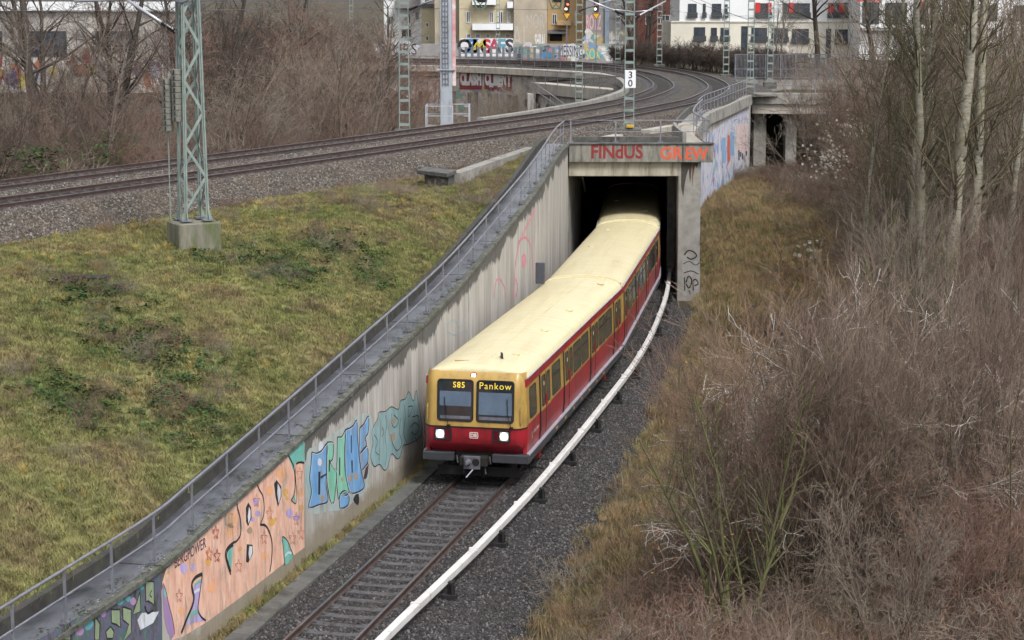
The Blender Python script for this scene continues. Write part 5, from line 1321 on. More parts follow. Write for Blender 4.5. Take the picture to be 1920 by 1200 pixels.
M_tww = twig_material('twigs_warm_grey', [L(122, 93, 80), L(140, 114, 98), L(98, 78, 69), L(136, 118, 103)])
PROTO['whip0'] = plant('s', *shrub(81, 6.6, 9, PW, (1, 16), .5, .03), M_bkb, M_tww)
PROTO['whip1'] = plant('s', *shrub(82, 6.8, 8, PW, (2, 18), .5, .032), M_bkm, M_twg)
def put(proto, name, loc, rz, sc, label, cat='shrub', group=None, parts=('stem', 'twig_crown'), tilt=(0, 0)):
    r = empty(name, loc, label, cat, group, rz); r.scale = (sc[0], sc[0], sc[1]) if isinstance(sc, tuple) else (sc, sc, sc)
    r.rotation_euler = (tilt[0], tilt[1], rz)
    for me, nm in zip(PROTO[proto], parts):
        if me is not None:
            o = bpy.data.objects.new(nm, me); COL.objects.link(o); o.parent = r
    return r
vr = random.Random(21)
# --- right-hand thicket
RIGHT = 'bare shrubs of the thicket right of the lower track'
KC = {'whip0': 'reddish tall upright', 'whip1': 'grey tall upright', 'red0': 'reddish brown', 'red1': 'reddish upright', 'grey0': 'grey arching', 'grey1': 'grey upright', 'olive0': 'olive brown', 'dark0': 'dark brown'}
def zone_r(x, y):
    p = 960 + FPX * x / y
    if y > 116: return 'far back below the glass fronted block' if p > 1600 else 'far back below the side bridge'
    if y < 44: return 'at the bottom right corner' if p > 1700 else 'at the bottom edge beside the verge'
    if y < 49.5: return 'low in the thicket near the right edge' if p > 1720 else 'in front of the lower thicket'
    if y < 62: return 'below the poplars near the right edge' if p > 1780 else 'below the poplars behind the front thicket'
    if y < 79: return 'beside the poplar trunks' if p > 1640 else 'between the verge and the poplar trunks'
    if y < 93: return 'behind the poplar trunks' if p > 1700 else 'behind the verge by the tunnel pillar'
    return 'below the glass fronted block' if p > 1600 else 'below the side bridge'
def right_shrub(x, y, kinds, s0, s1, n=[0]):
    k = vr.choice(kinds); s = vr.uniform(s0, s1); LR = KC[k] + ' bare shrub ' + zone_r(x, y); put(k, 'bare_shrub', (x, y, ground_z(x, y) - .1), vr.uniform(0, 6.28), (s * vr.uniform(.9, 1.15), s), LR, 'shrub', RIGHT)
mix = ['red0', 'whip0', 'grey0', 'whip1', 'olive0', 'whip0', 'red1', 'dark0']
# near mass, lower right corner
for x, y in ((4.6, 42.5), (6.3, 41.5), (8.2, 41.6), (10.2, 42.3), (7.0, 44.2), (9.0, 45.0), (11.2, 45.6), (7.6, 47.6), (10.3, 48.2), (12.6, 48.4)):
    right_shrub(x, y, ['red0', 'whip0', 'whip0', 'grey1', 'whip1', 'red1'], .92, 1.1)
for x, y in ((9.6, 51.5), (11.5, 51.5), (13.4, 52.0), (11.0, 55.5), (12.8, 56), (14.8, 56.5), (12.4, 59.5), (14.4, 60), (16.2, 60.5)):
    right_shrub(x, y, ['grey0', 'whip0', 'dark0', 'olive0', 'whip1'], .76, .96)
for j, y in enumerate(np.arange(64, 92, 3.6)):
    x0 = 13.0 + (y - 64) * .13 + 1.6 * sstep(76, 86, y)
    for k in range(5 if y < 80 else 7): right_shrub(x0 + k * 2.3 + vr.uniform(-.6, .6) + (j % 2) * 1.0, y + vr.uniform(-1, 1), mix, .85, 1.2)
for j, y in enumerate(np.arange(95, 136, 4.6)):
    x0 = 19.0 + (y - 95) * .11 - 3.0 * sstep(116, 126, y)
    for k in range(8): right_shrub(x0 + k * 2.8 + vr.uniform(-.8, .8), y + vr.uniform(-1.4, 1.4), mix, 1.05, 1.5)
for x, y in ((7.4, 37.6), (9.0, 38.6), (8.2, 39.4), (10.4, 39.8)): right_shrub(x, y, ['red0', 'red1', 'grey1'], .62, .8)
for x, y in ((14.2, 62), (15.8, 63), (17.4, 62.2), (13.2, 65), (16.6, 65), (18.6, 65.2)): right_shrub(x, y, ['whip0', 'whip1', 'olive0', 'whip0'], .85, 1.1)
for x, y in ((16.5, 76), (19.0, 78), (21.4, 80), (18.0, 86), (20.6, 88), (23.0, 90), (25.5, 92), (20.0, 96), (23, 99), (26, 101), (29, 103), (31, 98)): right_shrub(x, y, ['whip1', 'whip0', 'olive0', 'whip1'], 1.7, 2.3)
# --- single trees on the right
PROTO['mossy'] = plant('t', *shrub(31, 6.4, 6, dict(PS, n=[0, 2.6, 3.2, 3.2], thick=1), (2, 20), .22, .06), M_bkm, M_two)
PROTO['mossy2'] = plant('t', *shrub(32, 7.0, 5, dict(PS, n=[0, 2.8, 3.0, 3.0], thick=1, up=[.03, .08, .08, .05]), (4, 24), .15, .06), bark_material('bark_bright_moss', L(94, 94, 56), None, L(98, 106, 46)), M_two)
PROTO['pale'] = plant('t', *shrub(33, 4.8, 6, dict(PA, n=[0, 1.5, 2.0, 2.4], thick=1, rmin=.007, len=[0, 1.9, 1.0, .5]), (14, 42), .3, .03), M_bkg, M_twp)
def poplar(seed, H, r, lean):
    rg = np.random.default_rng(seed); out, thick = [], []
    grow(rg, (0, 0, -.2), (math.sin(math.radians(lean)), 0, 1), H, r, 0, PP, out, thick); return thick, out
def poplar_bark():
    N = NT('bark_poplar'); p = N.pos(); n = N.noise(N.scl(p, (3, 3, 9)), 1.5, 6, .7); m = N.noise(p, .8, 5)
    c = N.ramp(n, [(.30, L(60, 56, 49)), (.45, L(122, 118, 105)), (.72, L(160, 156, 142))]); c = N.mix(N.ramp(m, [(.45, (0, 0, 0, 1)), (.68, (.7, .7, .7, 1))]), c, L(116, 112, 84))
    N.col(c); N.rough(.85); N.bump(n, .5, .03); return N.m
M_pop = poplar_bark()
for k, (sd, H, r, ln) in enumerate(((41, 18, .31, 1), (42, 17, .26, 4), (43, 16, .18, -3), (44, 15, .14, -5))): PROTO['pop%d' % k] = plant('t', *poplar(sd, H, r, ln), M_pop, M_two)
TP = ('trunk', 'crown')
put('mossy', 'mossy_shrub', (4.75, 40.3, .0), .4, 1.0, 'moss green multi-stemmed shrub at the bottom edge, right of the lower track', 'shrub', parts=TP)
put('mossy2', 'mossy_tree', (13.6, 67.5, .5), 1.0, .95, 'young tree with bright moss green forked stems left of the pale poplar trunk', 'tree', parts=TP)
put('mossy2', 'mossy_tree', (16.2, 64.0, .5), 2.6, .8, 'green stemmed young tree close to the foot of the pale poplar', 'tree', parts=TP)
fan = plant('s', *shrub(91, 6.5, 15, dict(PS, n=[0, 3.4, 4.0, 3.4], up=[.02, .09, .1, .07], ang=[(0, 0), (16, 42), (18, 48), (22, 55)]), (2, 34), .4, .03), M_bkm, M_twr)
PROTO['fan'] = fan
put('fan', 'fan_shrub', (6.0, 42.4, .1), .6, 1.0, 'large reddish fan shaped shrub behind the mossy multi-stemmed shrub', 'shrub'); put('fan', 'fan_shrub', (8.3, 43.6, .2), 2.9, 1.02, 'large reddish fan shaped shrub in the middle of the lower thicket', 'shrub'); put('fan', 'fan_shrub', (10.6, 41.0, .2), 4.4, 1.0, 'large reddish fan shaped shrub close to the bottom right corner', 'shrub')
for x, y, s, rz, lab in ((9.2, 48.4, 1.3, .3, 'shrub with pale arching dead branches in the middle of the right thicket'), (12.0, 46.4, 1.3, 2.0, 'shrub with pale drooping dead branches near the right edge'), (6.6, 50.2, .8, 4.0, 'shrub with pale twiggy tips beside the dry grass, right of the third rail'), (10.8, 50.4, 1.35, 5.1, 'shrub with pale spreading branches below the poplar trunk'), (4.9, 46.2, .55, 1.2, 'small shrub with pale arching twigs reaching over the dark ballast'), (8.0, 45.4, 1.4, .9, 'pale arching shrub in the middle of the lower right thicket'), (11.0, 43.6, 1.1, 3.3, 'pale arching shrub close to the bottom right corner'), (13.2, 49.4, 1.35, 1.8, 'pale arching shrub at the right edge below the poplars'), (8.4, 56.5, .9, 2.7, 'pale tipped shrub left of the mossy young trees'), (6.4, 43.0, .9, 5.6, 'pale tipped shrub right behind the mossy multi-stemmed shrub')):
    put('pale', 'pale_shrub', (x, y, ground_z(x, y)), rz, s, lab, 'shrub', parts=('stem', 'twig_crown'))
for k, x, y, lab in ((0, 15.1, 67.3, 'tall poplar with the thickest pale trunk, right side of the picture'), (1, 16.0, 69.0, 'tall pale poplar just right of the thickest poplar trunk'), (2, 17.6, 70.5, 'slimmer pale poplar leaning right, third from the thickest trunk'), (3, 14.3, 71.5, 'slender pale poplar leaning left of the thickest poplar trunk')):
    put('pop%d' % k, 'poplar_tree', (x, y, .6), k * 1.3, 1.0, lab, 'tree', parts=TP)
for k, x, y, rz, sc, lab in ((1, 14.6, 69.5, 2.1, .92, 'pale poplar directly behind the thickest poplar trunk'), (3, 12.9, 73.0, 3.0, .85, 'short slender poplar left of the poplar row'), (1, 18.0, 82.0, 3.6, .9, 'mottled poplar behind the poplar row, before the white end block'), (3, 16.4, 80.0, 2.4, 1.0, 'slender poplar behind the poplar row, left half')):
    put('pop%d' % k, 'poplar_tree', (x, y, .6), rz, sc, lab, 'tree', parts=TP)
put('pop3', 'poplar_tree', (21.5, 84, 1), 2.2, 1.0, 'slender pale poplar close to the right edge', 'tree', parts=TP)
put('pop2', 'poplar_tree', (17.8, 90, 1), .7, .95, 'slender pale poplar in front of the glass fronted block', 'tree', parts=TP)
# --- left-hand thicket behind the upper tracks
LEFT = 'bare shrubs of the thicket behind the upper tracks'
def zone_l(x, y):
    p = 960 + FPX * x / y
    w_ = 'near the left edge' if p < 170 else 'behind the lattice mast' if p < 430 else 'right of the lattice mast' if p < 600 else 'left of the ladder mast' if p < 770 else 'by the gantry column and viaduct'
    return w_ + (', beside the tracks' if side(FAR, x, y) > -8 else ', behind the tracks' if y < 140 else ', before the houses')
for row_, (dx, n) in enumerate(((3.6, 16), (6.6, 16), (9.8, 15), (13.2, 14), (17.5, 12))):
    for k in range(n):
        s = FAR.s_at_y(60) + (k + vr.uniform(.1, .9)) * (FAR.s_at_y(122 + 4 * row_) - FAR.s_at_y(60)) / n
        q = FAR.off(s, -dx - vr.uniform(-.6, .9) - (.6 if row_ == 0 else 0))
        if q[0] > -5.0 and row_ > 1 and q[1] > 135: continue
        if row_ > 1 and 960 + FPX * q[0] / q[1] < 300 and vr.random() < .55: continue
        sc = {0: (.42, .62), 1: (.8, 1.15)}.get(row_, (1.15, 1.7))
        if q[1] > 105 and q[0] > -7.5: sc = (.4, .7)
        v = vr.uniform(*sc); kd = vr.choice(['red0', 'dark0', 'dark0', 'red1', 'grey1', 'grey0'] if row_ else ['grey0', 'grey1', 'red0', 'dark0'])
        put(kd, 'bare_shrub', (q[0], q[1], ground_z(q[0], q[1]) - .1), vr.uniform(0, 6.28), (v * 1.05, v), KC[kd] + ' bare shrub ' + zone_l(q[0], q[1]), 'shrub', LEFT)
for k in range(12):
    x, y = -3.8 + k * .62 + vr.uniform(-.2, .2), 128 + k * 3.2 + vr.uniform(-3, 3); v = vr.uniform(.6, .85)
    put('grey1', 'bare_shrub', (x - 1.6, y + 16, ground_z(x - 1.6, y + 16)), vr.uniform(0, 6.28), (v * .8, v), 'grey upright bare shrub ' + zone_l(x - 1.6, y + 16), 'shrub', LEFT)
for k in range(16):
    x, y = -27 + k * 1.35, 150 + vr.uniform(-8, 8) + k; v = vr.uniform(1.1, 1.6)
    kd = vr.choice(['red0', 'dark0', 'red1']); put(kd, 'bare_shrub', (x, y, ground_z(x, y)), vr.uniform(0, 6.28), v, KC[kd] + ' bare shrub ' + zone_l(x, y), 'shrub', LEFT)
PROTO['tree0'] = plant('t', *shrub(51, 11, 1, PT, (0, 4), .01, .30), M_bkd, M_twd); PROTO['tree1'] = plant('t', *shrub(52, 10, 2, PT, (3, 12), .2, .2), M_bkd, M_twd)
PROTO['tree2'] = plant('t', *shrub(53, 8, 3, dict(PT, thick=2), (6, 22), .2, .12), bark_material('bark_grey', L(128, 122, 114), None), M_twg)
for kd, x, y, s, rz, lab in (('tree0', -22.4, 93, 1.35, 0, 'dark bare tree with a straight trunk near the left edge'), ('tree1', -18.6, 92, 1.2, 2, 'dark bare tree with forked trunk before the workshop'), ('tree0', -17.2, 118, 1.1, 4, 'dark bare tree behind the lattice mast cantilever'), ('tree1', -14.0, 128, 1.1, 1, 'dark bare tree right of the lattice mast, deep in the thicket'), ('tree2', -18.2, 88, .75, 3, 'pale grey sapling in front of the workshop graffiti'), ('tree2', -12.2, 120, 1.15, .5, 'pale grey bare tree in the middle of the left thicket'), ('tree2', -9.6, 132, 1.2, 2.5, 'pale grey bare tree left of the ladder mast and gantry column'), ('tree1', -9.5, 150, 1.1, 3.5, 'dark bare tree near the grey house'), ('tree1', -26.0, 110, 1.3, 5.0, 'dark bare forked tree at the left edge before the workshop'), ('tree0', -24.5, 124, 1.25, 1.7, 'dark bare tree right in front of the workshop window'), ('tree1', -21.5, 128, 1.25, 4.2, 'dark bare forked tree left of the lattice mast, before the workshop')):
    put(kd, 'bare_tree', (x, y, ground_z(x, y)), rz, s, lab, 'tree', parts=TP)
for kd, px_, D, s, rz, lab in (('tree2', 1462, 206, 1.15, 1, 'multi-stemmed bare tree in front of the white block'), ('tree0', 1535, 200, 1.5, 2, 'thick trunked bare tree in front of the white block'), ('tree1', 1215, 232, 1.3, 3, 'dark bare tree in front of the red brick house'), ('tree1', 1190, 222, 1.2, 5, 'dark bare tree beside the grey graffiti house wall'), ('tree0', 1640, 190, 1.3, 1.5, 'bare tree before the glass fronted block')):
    put(kd, 'bare_tree', (at(px_, 60, D=D)[0], D, 6.2), rz, s, lab, 'tree', parts=TP)
# hedge outside the curve
HG = ['bare brown hedge outside the far curve, below the white block']
hp = Path([(11.6, 209), (15.0, 204), (18.5, 197), (21.5, 188), (24, 178)])
thick, tw = shrub(61, 2.3, 40, dict(PS, n=[0, 5.5, 5.0, 3.0], len=[0, .9, .45, .25], rmin=.009), (0, 35), .9, .02)
PROTO['hedge'] = plant('h', thick, tw, M_bkd, M_twd)
for k in range(15):
    q = hp.p(k * hp.len / 14); put('hedge', 'hedge_bush', (q[0], q[1], 6.3), k * 1.7, vr.uniform(.95, 1.2), 'one of the brown bushes of the hedge outside the far curve', 'hedge', 'bushes of the hedge outside the far curve', parts=('stem', 'twig_crown'))

# --- undergrowth, grass, weeds: ground cover that nobody could count
def blades(seed, n, h, spread, wdt, lean):
    rg = np.random.default_rng(seed); m = MB()
    for k in range(n):
        a, r = rg.uniform(0, 6.283), spread * math.sqrt(rg.uniform()); b = np.array([r * math.cos(a), r * math.sin(a), -.03]); h_ = h * rg.uniform(.5, 1.2)
        t = rg.uniform(0, 6.283); l = rg.uniform(.1, lean) * h_; d = np.array([math.cos(t) * l, math.sin(t) * l, 0]); s = np.array([-math.sin(t), math.cos(t), 0]) * wdt
        md = b + d * .4 + np.array([0, 0, h_ * .65]); tp = b + d + np.array([0, 0, h_])
        i = len(m.v); m.v += [tuple(b - s), tuple(b + s), tuple(md + s * .8), tuple(md - s * .8), tuple(tp)]; m.f += [(i, i + 1, i + 2, i + 3), (i + 3, i + 2, i + 4)]
    return m
def leafy(seed, n, spread, size, h):
    rg = np.random.default_rng(seed); m = MB()
    for k in range(n):
        a, r = rg.uniform(0, 6.283), spread * math.sqrt(rg.uniform()); c = Vector((r * math.cos(a), r * math.sin(a), rg.uniform(.02, h)))
        t = rg.uniform(0, 6.283); u = Vector((math.cos(t), math.sin(t), rg.uniform(-.5, .3))).normalized() * size * rg.uniform(.6, 1.2); v = u.cross(Vector((rg.uniform(-.4, .4), rg.uniform(-.4, .4), 1))).normalized() * size * .45
        i = len(m.v); m.v += [tuple(c - u * .5), tuple(c + v), tuple(c + u * .6), tuple(c - v)]; m.f.append((i, i + 1, i + 2, i + 3))
    return m
def cover(name, builders, mat):
    c = bpy.data.collections.new(name)
    for b in builders:
        me = b.mesh(name, fix=False); me.materials.append(mat); c.objects.link(bpy.data.objects.new(name, me))
    return c
def tuft_material(name, fn, r0=.65):
    N = NT(name); p = N.pos(); c = fn(N, p); r = N.n('ObjectInfo').outputs['Random']
    c = N.mix(1.0, c, N.ramp(r, [(0, (.62, .62, .6, 1)), (1, (1.2, 1.18, 1.1, 1))]), 'MULTIPLY'); N.col(c); N.rough(.8); N.b.inputs['Specular IOR Level'].default_value = .2; return N.m
def g_fn(N, p):
    c, b = grass_cols(N, p); return c
M_tuft = tuft_material('grass_blades', g_fn)
M_dry = tuft_material('dry_grass_blades', lambda N, p: N.ramp(N.noise(p, .5, 5), [(.3, L(118, 102, 80)), (.45, L(152, 130, 102)), (.57, L(124, 116, 84)), (.66, L(138, 114, 90)), (.78, L(106, 92, 76))]))
M_ivy = tuft_material('ivy_leaves', lambda N, p: N.ramp(N.noise(p, 1.2, 5), [(.3, L(40, 62, 38)), (.55, L(62, 84, 46)), (.75, L(84, 78, 46))]))
M_yel2 = tuft_material('straw_tuft', lambda N, p: N.ramp(N.noise(p, 1.5, 4), [(.3, L(142, 130, 78)), (.7, L(160, 142, 94))]))
C_grass = cover('grass_tuft', [blades(k, 46, .12, .15, .0055, 1.1) for k in range(4)], M_tuft)
C_dry = cover('dry_grass_tuft', [blades(10 + k, 44, .42, .2, .006, .7) for k in range(4)], M_dry)
C_ivy = cover('ivy_clump', [leafy(20 + k, 26, .24, .085, .14) for k in range(4)], M_ivy)
C_straw = cover('straw_tuft', [blades(30 + k, 90, .30, .10, .006, 1.0) for k in range(3)], M_yel2)
C_bram = cover('bramble', [], None)
for k in range(3):
    th, tw_ = shrub(70 + k, 1.1, 12, PL, (10, 70), .4, .007); me = twig_mesh('bramble', tw_, 3); me.materials.append(M_twr if k else M_twg); C_bram.objects.link(bpy.data.objects.new('bramble', me))
def with_density(mesh, fn, name='dens'):
    a = mesh.attributes.new(name, 'FLOAT', 'POINT'); a.data.foreach_set('value', np.array([fn(*v.co) for v in mesh.vertices], np.float32)); return mesh
emv = em.mesh('embankment_grass')
def d_ivy(x, y, z):
    v = 0
    for cx, cy, r in ((-9.2, 51, 2.6), (-8.0, 47.5, 2.0), (-7.0, 60.5, 2.2), (-5.6, 64, 2.0), (-11.5, 54, 2.0), (-9.6, 60.2, 1.0), (-10.4, 46.5, 2.0), (-4.4, 62, 1.2)):
        v = max(v, 1 - math.hypot(x - cx, y - cy) / r)
    return max(0, v) * (.5 + .8 * max(0, hnoise(x, y, 2.2, 5)))
def d_grass(x, y, z):
    return max(.25, 1 - .9 * d_ivy(x, y, z) - .6 * max(0, hnoise(x, y, .9, 11) - .3)) * (1 if y > 30 else 0)
scatter('embankment_grass', with_density(em.mesh('embankment_grass'), d_grass), C_grass, 75, .6, 1.25, 3, tilt=.25, label='short yellow green grass covering the slope above the retaining wall', cat='grass', dens_attr='dens')
scatter('embankment_ivy', with_density(em.mesh('embankment_ivy'), d_ivy), C_ivy, 26, .7, 1.3, 4, tilt=.3, label='dark green bramble leaves creeping over the grassy slope', cat='ground cover', dens_attr='dens')
scatter('embankment_straw', with_density(em.mesh('embankment_straw'), lambda x, y, z: (1.0 if y > 34 else 0) * (max(0, hnoise(x, y, .8, 2)) + (.7 if z > 6.0 and y < 72 else 0))), C_straw, 1.6, .4, .9, 6, tilt=.2, label='straw yellow grass tufts dotted over the slope', cat='grass', dens_attr='dens')
# strip of ground right of the lower ballast
rg_ = MB(); xs_ = np.arange(0, 24.01, .8); ys_ = np.arange(36, 134, 1.6)
for y in ys_:
    x0 = np.interp(y, LOW.P[:, 1], LOW.P[:, 0]) + edge(y) - .1 if y < 100 else np.interp(y, RWALL.P[:, 1], RWALL.P[:, 0]) + .1
    for q in xs_: rg_.v.append((x0 + q, y, float(ground_z(x0 + q, y))))
nx = len(xs_)
for j in range(len(ys_) - 1):
    for i in range(nx - 1): a = j * nx + i; rg_.f.append((a, a + 1, a + nx + 1, a + nx))
def d_dry(x, y, z):
    q = x - np.interp(y, LOW.P[:, 1], LOW.P[:, 0]) - edge(y)
    return max(0, min(1, .25 + q * .5)) * max(.2, .8 + .7 * hnoise(x, y, .8, 9)) * (1.0 if q < 9 else .3)
scatter('verge_dry_grass', with_density(rg_.mesh('verge_dry_grass'), d_dry), C_dry, 15, .5, 1.2, 7, tilt=.35, label='tan dry grass on the verge right of the dark ballast', cat='grass', dens_attr='dens')
scatter('verge_green_grass', with_density(rg_.mesh('verge_green_grass'), lambda x, y, z: max(0, hnoise(x, y, .5, 17)) * (.25 if y < 62 else 1) * (1 if x - np.interp(y, LOW.P[:, 1], LOW.P[:, 0]) < 9 else 0)), C_grass, 44, .8, 1.8, 8, tilt=.3, label='patches of green grass on the verge near the tunnel pillar', cat='grass', dens_attr='dens')
scatter('verge_brambles', with_density(rg_.mesh('verge_brambles'), lambda x, y, z: max(0, min(1, (x - np.interp(y, LOW.P[:, 1], LOW.P[:, 0]) - 4.6) * .35)) * (.06 if 66 < y < 128 and x < (11 if y < 80 else 17) else 1)), C_bram, .85, .7, 1.5, 12, tilt=.2, label='tangled low brambles under the right-hand thicket', cat='undergrowth', dens_attr='dens')
# left ground behind the upper tracks
lg = strip(FAR, FAR.s_at_y(56), FAR.s_at_y(170), 2.0, lambda s: [(-4.6 - 1.3 * k, 0) for k in range(16)])
lg.v = [(x, y, float(ground_z(x, y))) for x, y, z in lg.v]
scatter('left_undergrowth', lg.mesh('left_undergrowth'), C_bram, .9, .9, 1.9, 14, tilt=.2, label='tangled brown undergrowth behind the upper tracks', cat='undergrowth')
scatter('left_dry_grass', lg.mesh('left_dry_grass'), C_dry, 5, .7, 1.6, 15, tilt=.3, label='faded grass at the foot of the left thicket', cat='grass')
def d_lv(x, y, z):
    v = 0
    for cx, cy, r in ((-18.4, 79.6, 2.2), (-16.6, 83.4, 2.0), (-23.5, 74, 1.8), (-20.4, 77.4, 1.5), (-8.6, 99, 1.6)): v = max(v, 1 - math.hypot(x - cx, y - cy) / r)
    return max(0, v)
C_ever = cover('evergreen_leaf_clump', [leafy(40 + k, 130, .6, .13, 1.9) for k in range(3)], M_ivy)
scatter('left_evergreens', with_density(lg.mesh('left_evergreens'), d_lv), C_ever, 4.5, .8, 1.5, 16, tilt=.2, label='low dark evergreen leaves behind the upper tracks near the lattice mast', cat='ground cover', dens_attr='dens')
# weeds at the foot of the retaining wall
wf = MB(); S = np.linspace(WALLP.s_at_y(34), WALLP.s_at_y(90), 90)
for s in S: wf.v += [wpt(s, -.22, .05), wpt(s, -.22, .42)]
wf.f = [(2 * i, 2 * i + 1, 2 * i + 3, 2 * i + 2) for i in range(len(S) - 1)]
wf.build('soil_strip', M_turf, kind='structure')
scatter('wall_foot_weeds', wf.mesh('wall_foot_weeds'), C_grass, 34, .8, 1.7, 18, tilt=.4, label='green weeds and moss along the foot of the retaining wall', cat='weeds')
scatter('wall_foot_dry_weeds', wf.mesh('wall_foot_dry_weeds'), C_dry, 7, .4, .8, 19, tilt=.5, label='brown dry weeds along the foot of the retaining wall', cat='weeds')
# clematis seed heads on the right bushes
def fluff(seed, n, R):
    rg = np.random.default_rng(seed); m = MB()
    for k in range(n):
        c = rg.normal(0, 1, 3) * np.array(R) ; 
        for j in range(5):
            d = rg.normal(0, 1, 3); d /= np.linalg.norm(d); e = np.cross(d, rg.normal(0, 1, 3)); e /= np.linalg.norm(e); r = .085
            i = len(m.v); m.v += [tuple(c + d * r), tuple(c + e * r), tuple(c - d * r), tuple(c - e * r)]; m.f.append((i, i + 1, i + 2, i + 3))
    return m
M_fl = pm('seed_fluff', L(206, 202, 192), L(184, 180, 170), 4, .9)
for px_, py_, D, n, R, lab in ((1555, 298, 112, 120, (.65, .3, .55), 'largest cluster of fluffy white seed heads on the right bushes'), (1600, 240, 114, 60, (.5, .3, .35), 'smaller fluffy white seed cluster above the largest one'), (1545, 250, 118, 16, (.4, .3, .4), 'sparse fluffy white seed cluster next to the side bridge'), (1512, 470, 78, 12, (.25, .2, .2), 'tiny fluffy white seed cluster halfway down the thicket')):
    p = at(px_, py_, D=D); r = empty('clematis', (p[0], p[1], ground_z(p[0], p[1])), lab, 'clematis')
    o = fluff(int(px_), n, R).build('seed_heads', M_fl, r, local=True, kind='stuff'); o.location = (0, 0, p[2] - r.location[2])
    MB().tube([(p[0], p[1] + .1, r.location[2]), (p[0] + .15, p[1], (p[2] + r.location[2]) / 2), (p[0], p[1], p[2])], .015, 5).build('vine_stem', M_bkb, r)

# last dry leaves hanging in the thickets
M_lf = tuft_material('dry_leaves', lambda N, p: N.ramp(N.noise(p, .8, 4), [(.3, L(120, 74, 48)), (.55, L(148, 98, 60)), (.75, L(110, 62, 46))]))
C_leaf = cover('dry_leaf_spray', [leafy(60 + k, 22, .9, .06, 1.6) for k in range(3)], M_lf)
lv = MB()
for j, y in enumerate(np.arange(40, 92, 2)):
    x0 = np.interp(y, LOW.P[:, 1], LOW.P[:, 0]) + 6.5
    for q in range(14): lv.v.append((x0 + q * 1.2, y, 1.6 + 1.4 * abs(hnoise(x0 + q, y, .7, 2))))
lv.f = [(j * 14 + i, j * 14 + i + 1, (j + 1) * 14 + i + 1, (j + 1) * 14 + i) for j in range(25) for i in range(13)]
scatter('thicket_dry_leaves', lv.mesh('thicket_dry_leaves'), C_leaf, .35, .7, 1.3, 22, tilt=.4, label='scattered russet dry leaves still hanging in the right thicket', cat='leaves')

# lichen flecks and droppings on the outer strip of the walkway
fs = MB(); S = np.linspace(WALLP.s_at_y(34), WALLP.s_at_y(90), 120)
for s in S: fs.v += [wpt(s, wz(s) + .006, -.42), wpt(s, wz(s) + .006, .0)]
fs.f = [(2 * i, 2 * i + 1, 2 * i + 3, 2 * i + 2) for i in range(len(S) - 1)]
def fleck(seed, n, sz, sp):
    r_ = random.Random(seed); m = MB()
    for k in range(n):
        x, y = r_.gauss(0, sp), r_.gauss(0, sp); q = sz * r_.uniform(.4, 1.2); pts = [(x + q * r_.uniform(.6, 1.2) * math.cos(t), y + q * r_.uniform(.5, 1) * math.sin(t), .004) for t in (0, 1.1, 2.3, 3.4, 4.5, 5.5)]
        i = len(m.v); m.v += pts; m.f.append(tuple(range(i, i + 6)))
    return m
C_fl = cover('lichen_fleck', [fleck(k, 4, .022, .06) for k in range(3)], pm('lichen_white', L(176, 180, 172), L(150, 156, 146), 4, .9))
C_ms = cover('moss_fleck', [fleck(9 + k, 14, .03, .12) for k in range(3)], pm('moss_dark', L(64, 72, 50), L(50, 56, 40), 4, .95))
scatter('walkway_lichen', fs.mesh('walkway_lichen'), C_fl, 5, .6, 1.4, 31, tilt=0, label='pale flecks along the outer edge of the walkway', cat='lichen')
scatter('walkway_moss', fs.mesh('walkway_moss'), C_ms, 7, .6, 1.5, 32, tilt=0, label='dark moss flecks along the outer edge of the walkway', cat='moss')

scatter('embankment_dead_stalks', with_density(em.mesh('embankment_dead_stalks'), lambda x, y, z: (1 if y > 32 else 0) * (max(0, hnoise(x, y, .75, 23) - .25) * 1.6 + 1.2 * d_ivy(x, y, z) + (.5 if y > 68 and x < 0 else 0))), C_bram, 2.2, .22, .48, 41, tilt=.3, label='dead brown bramble stalks in patches on the grassy slope', cat='undergrowth', dens_attr='dens')
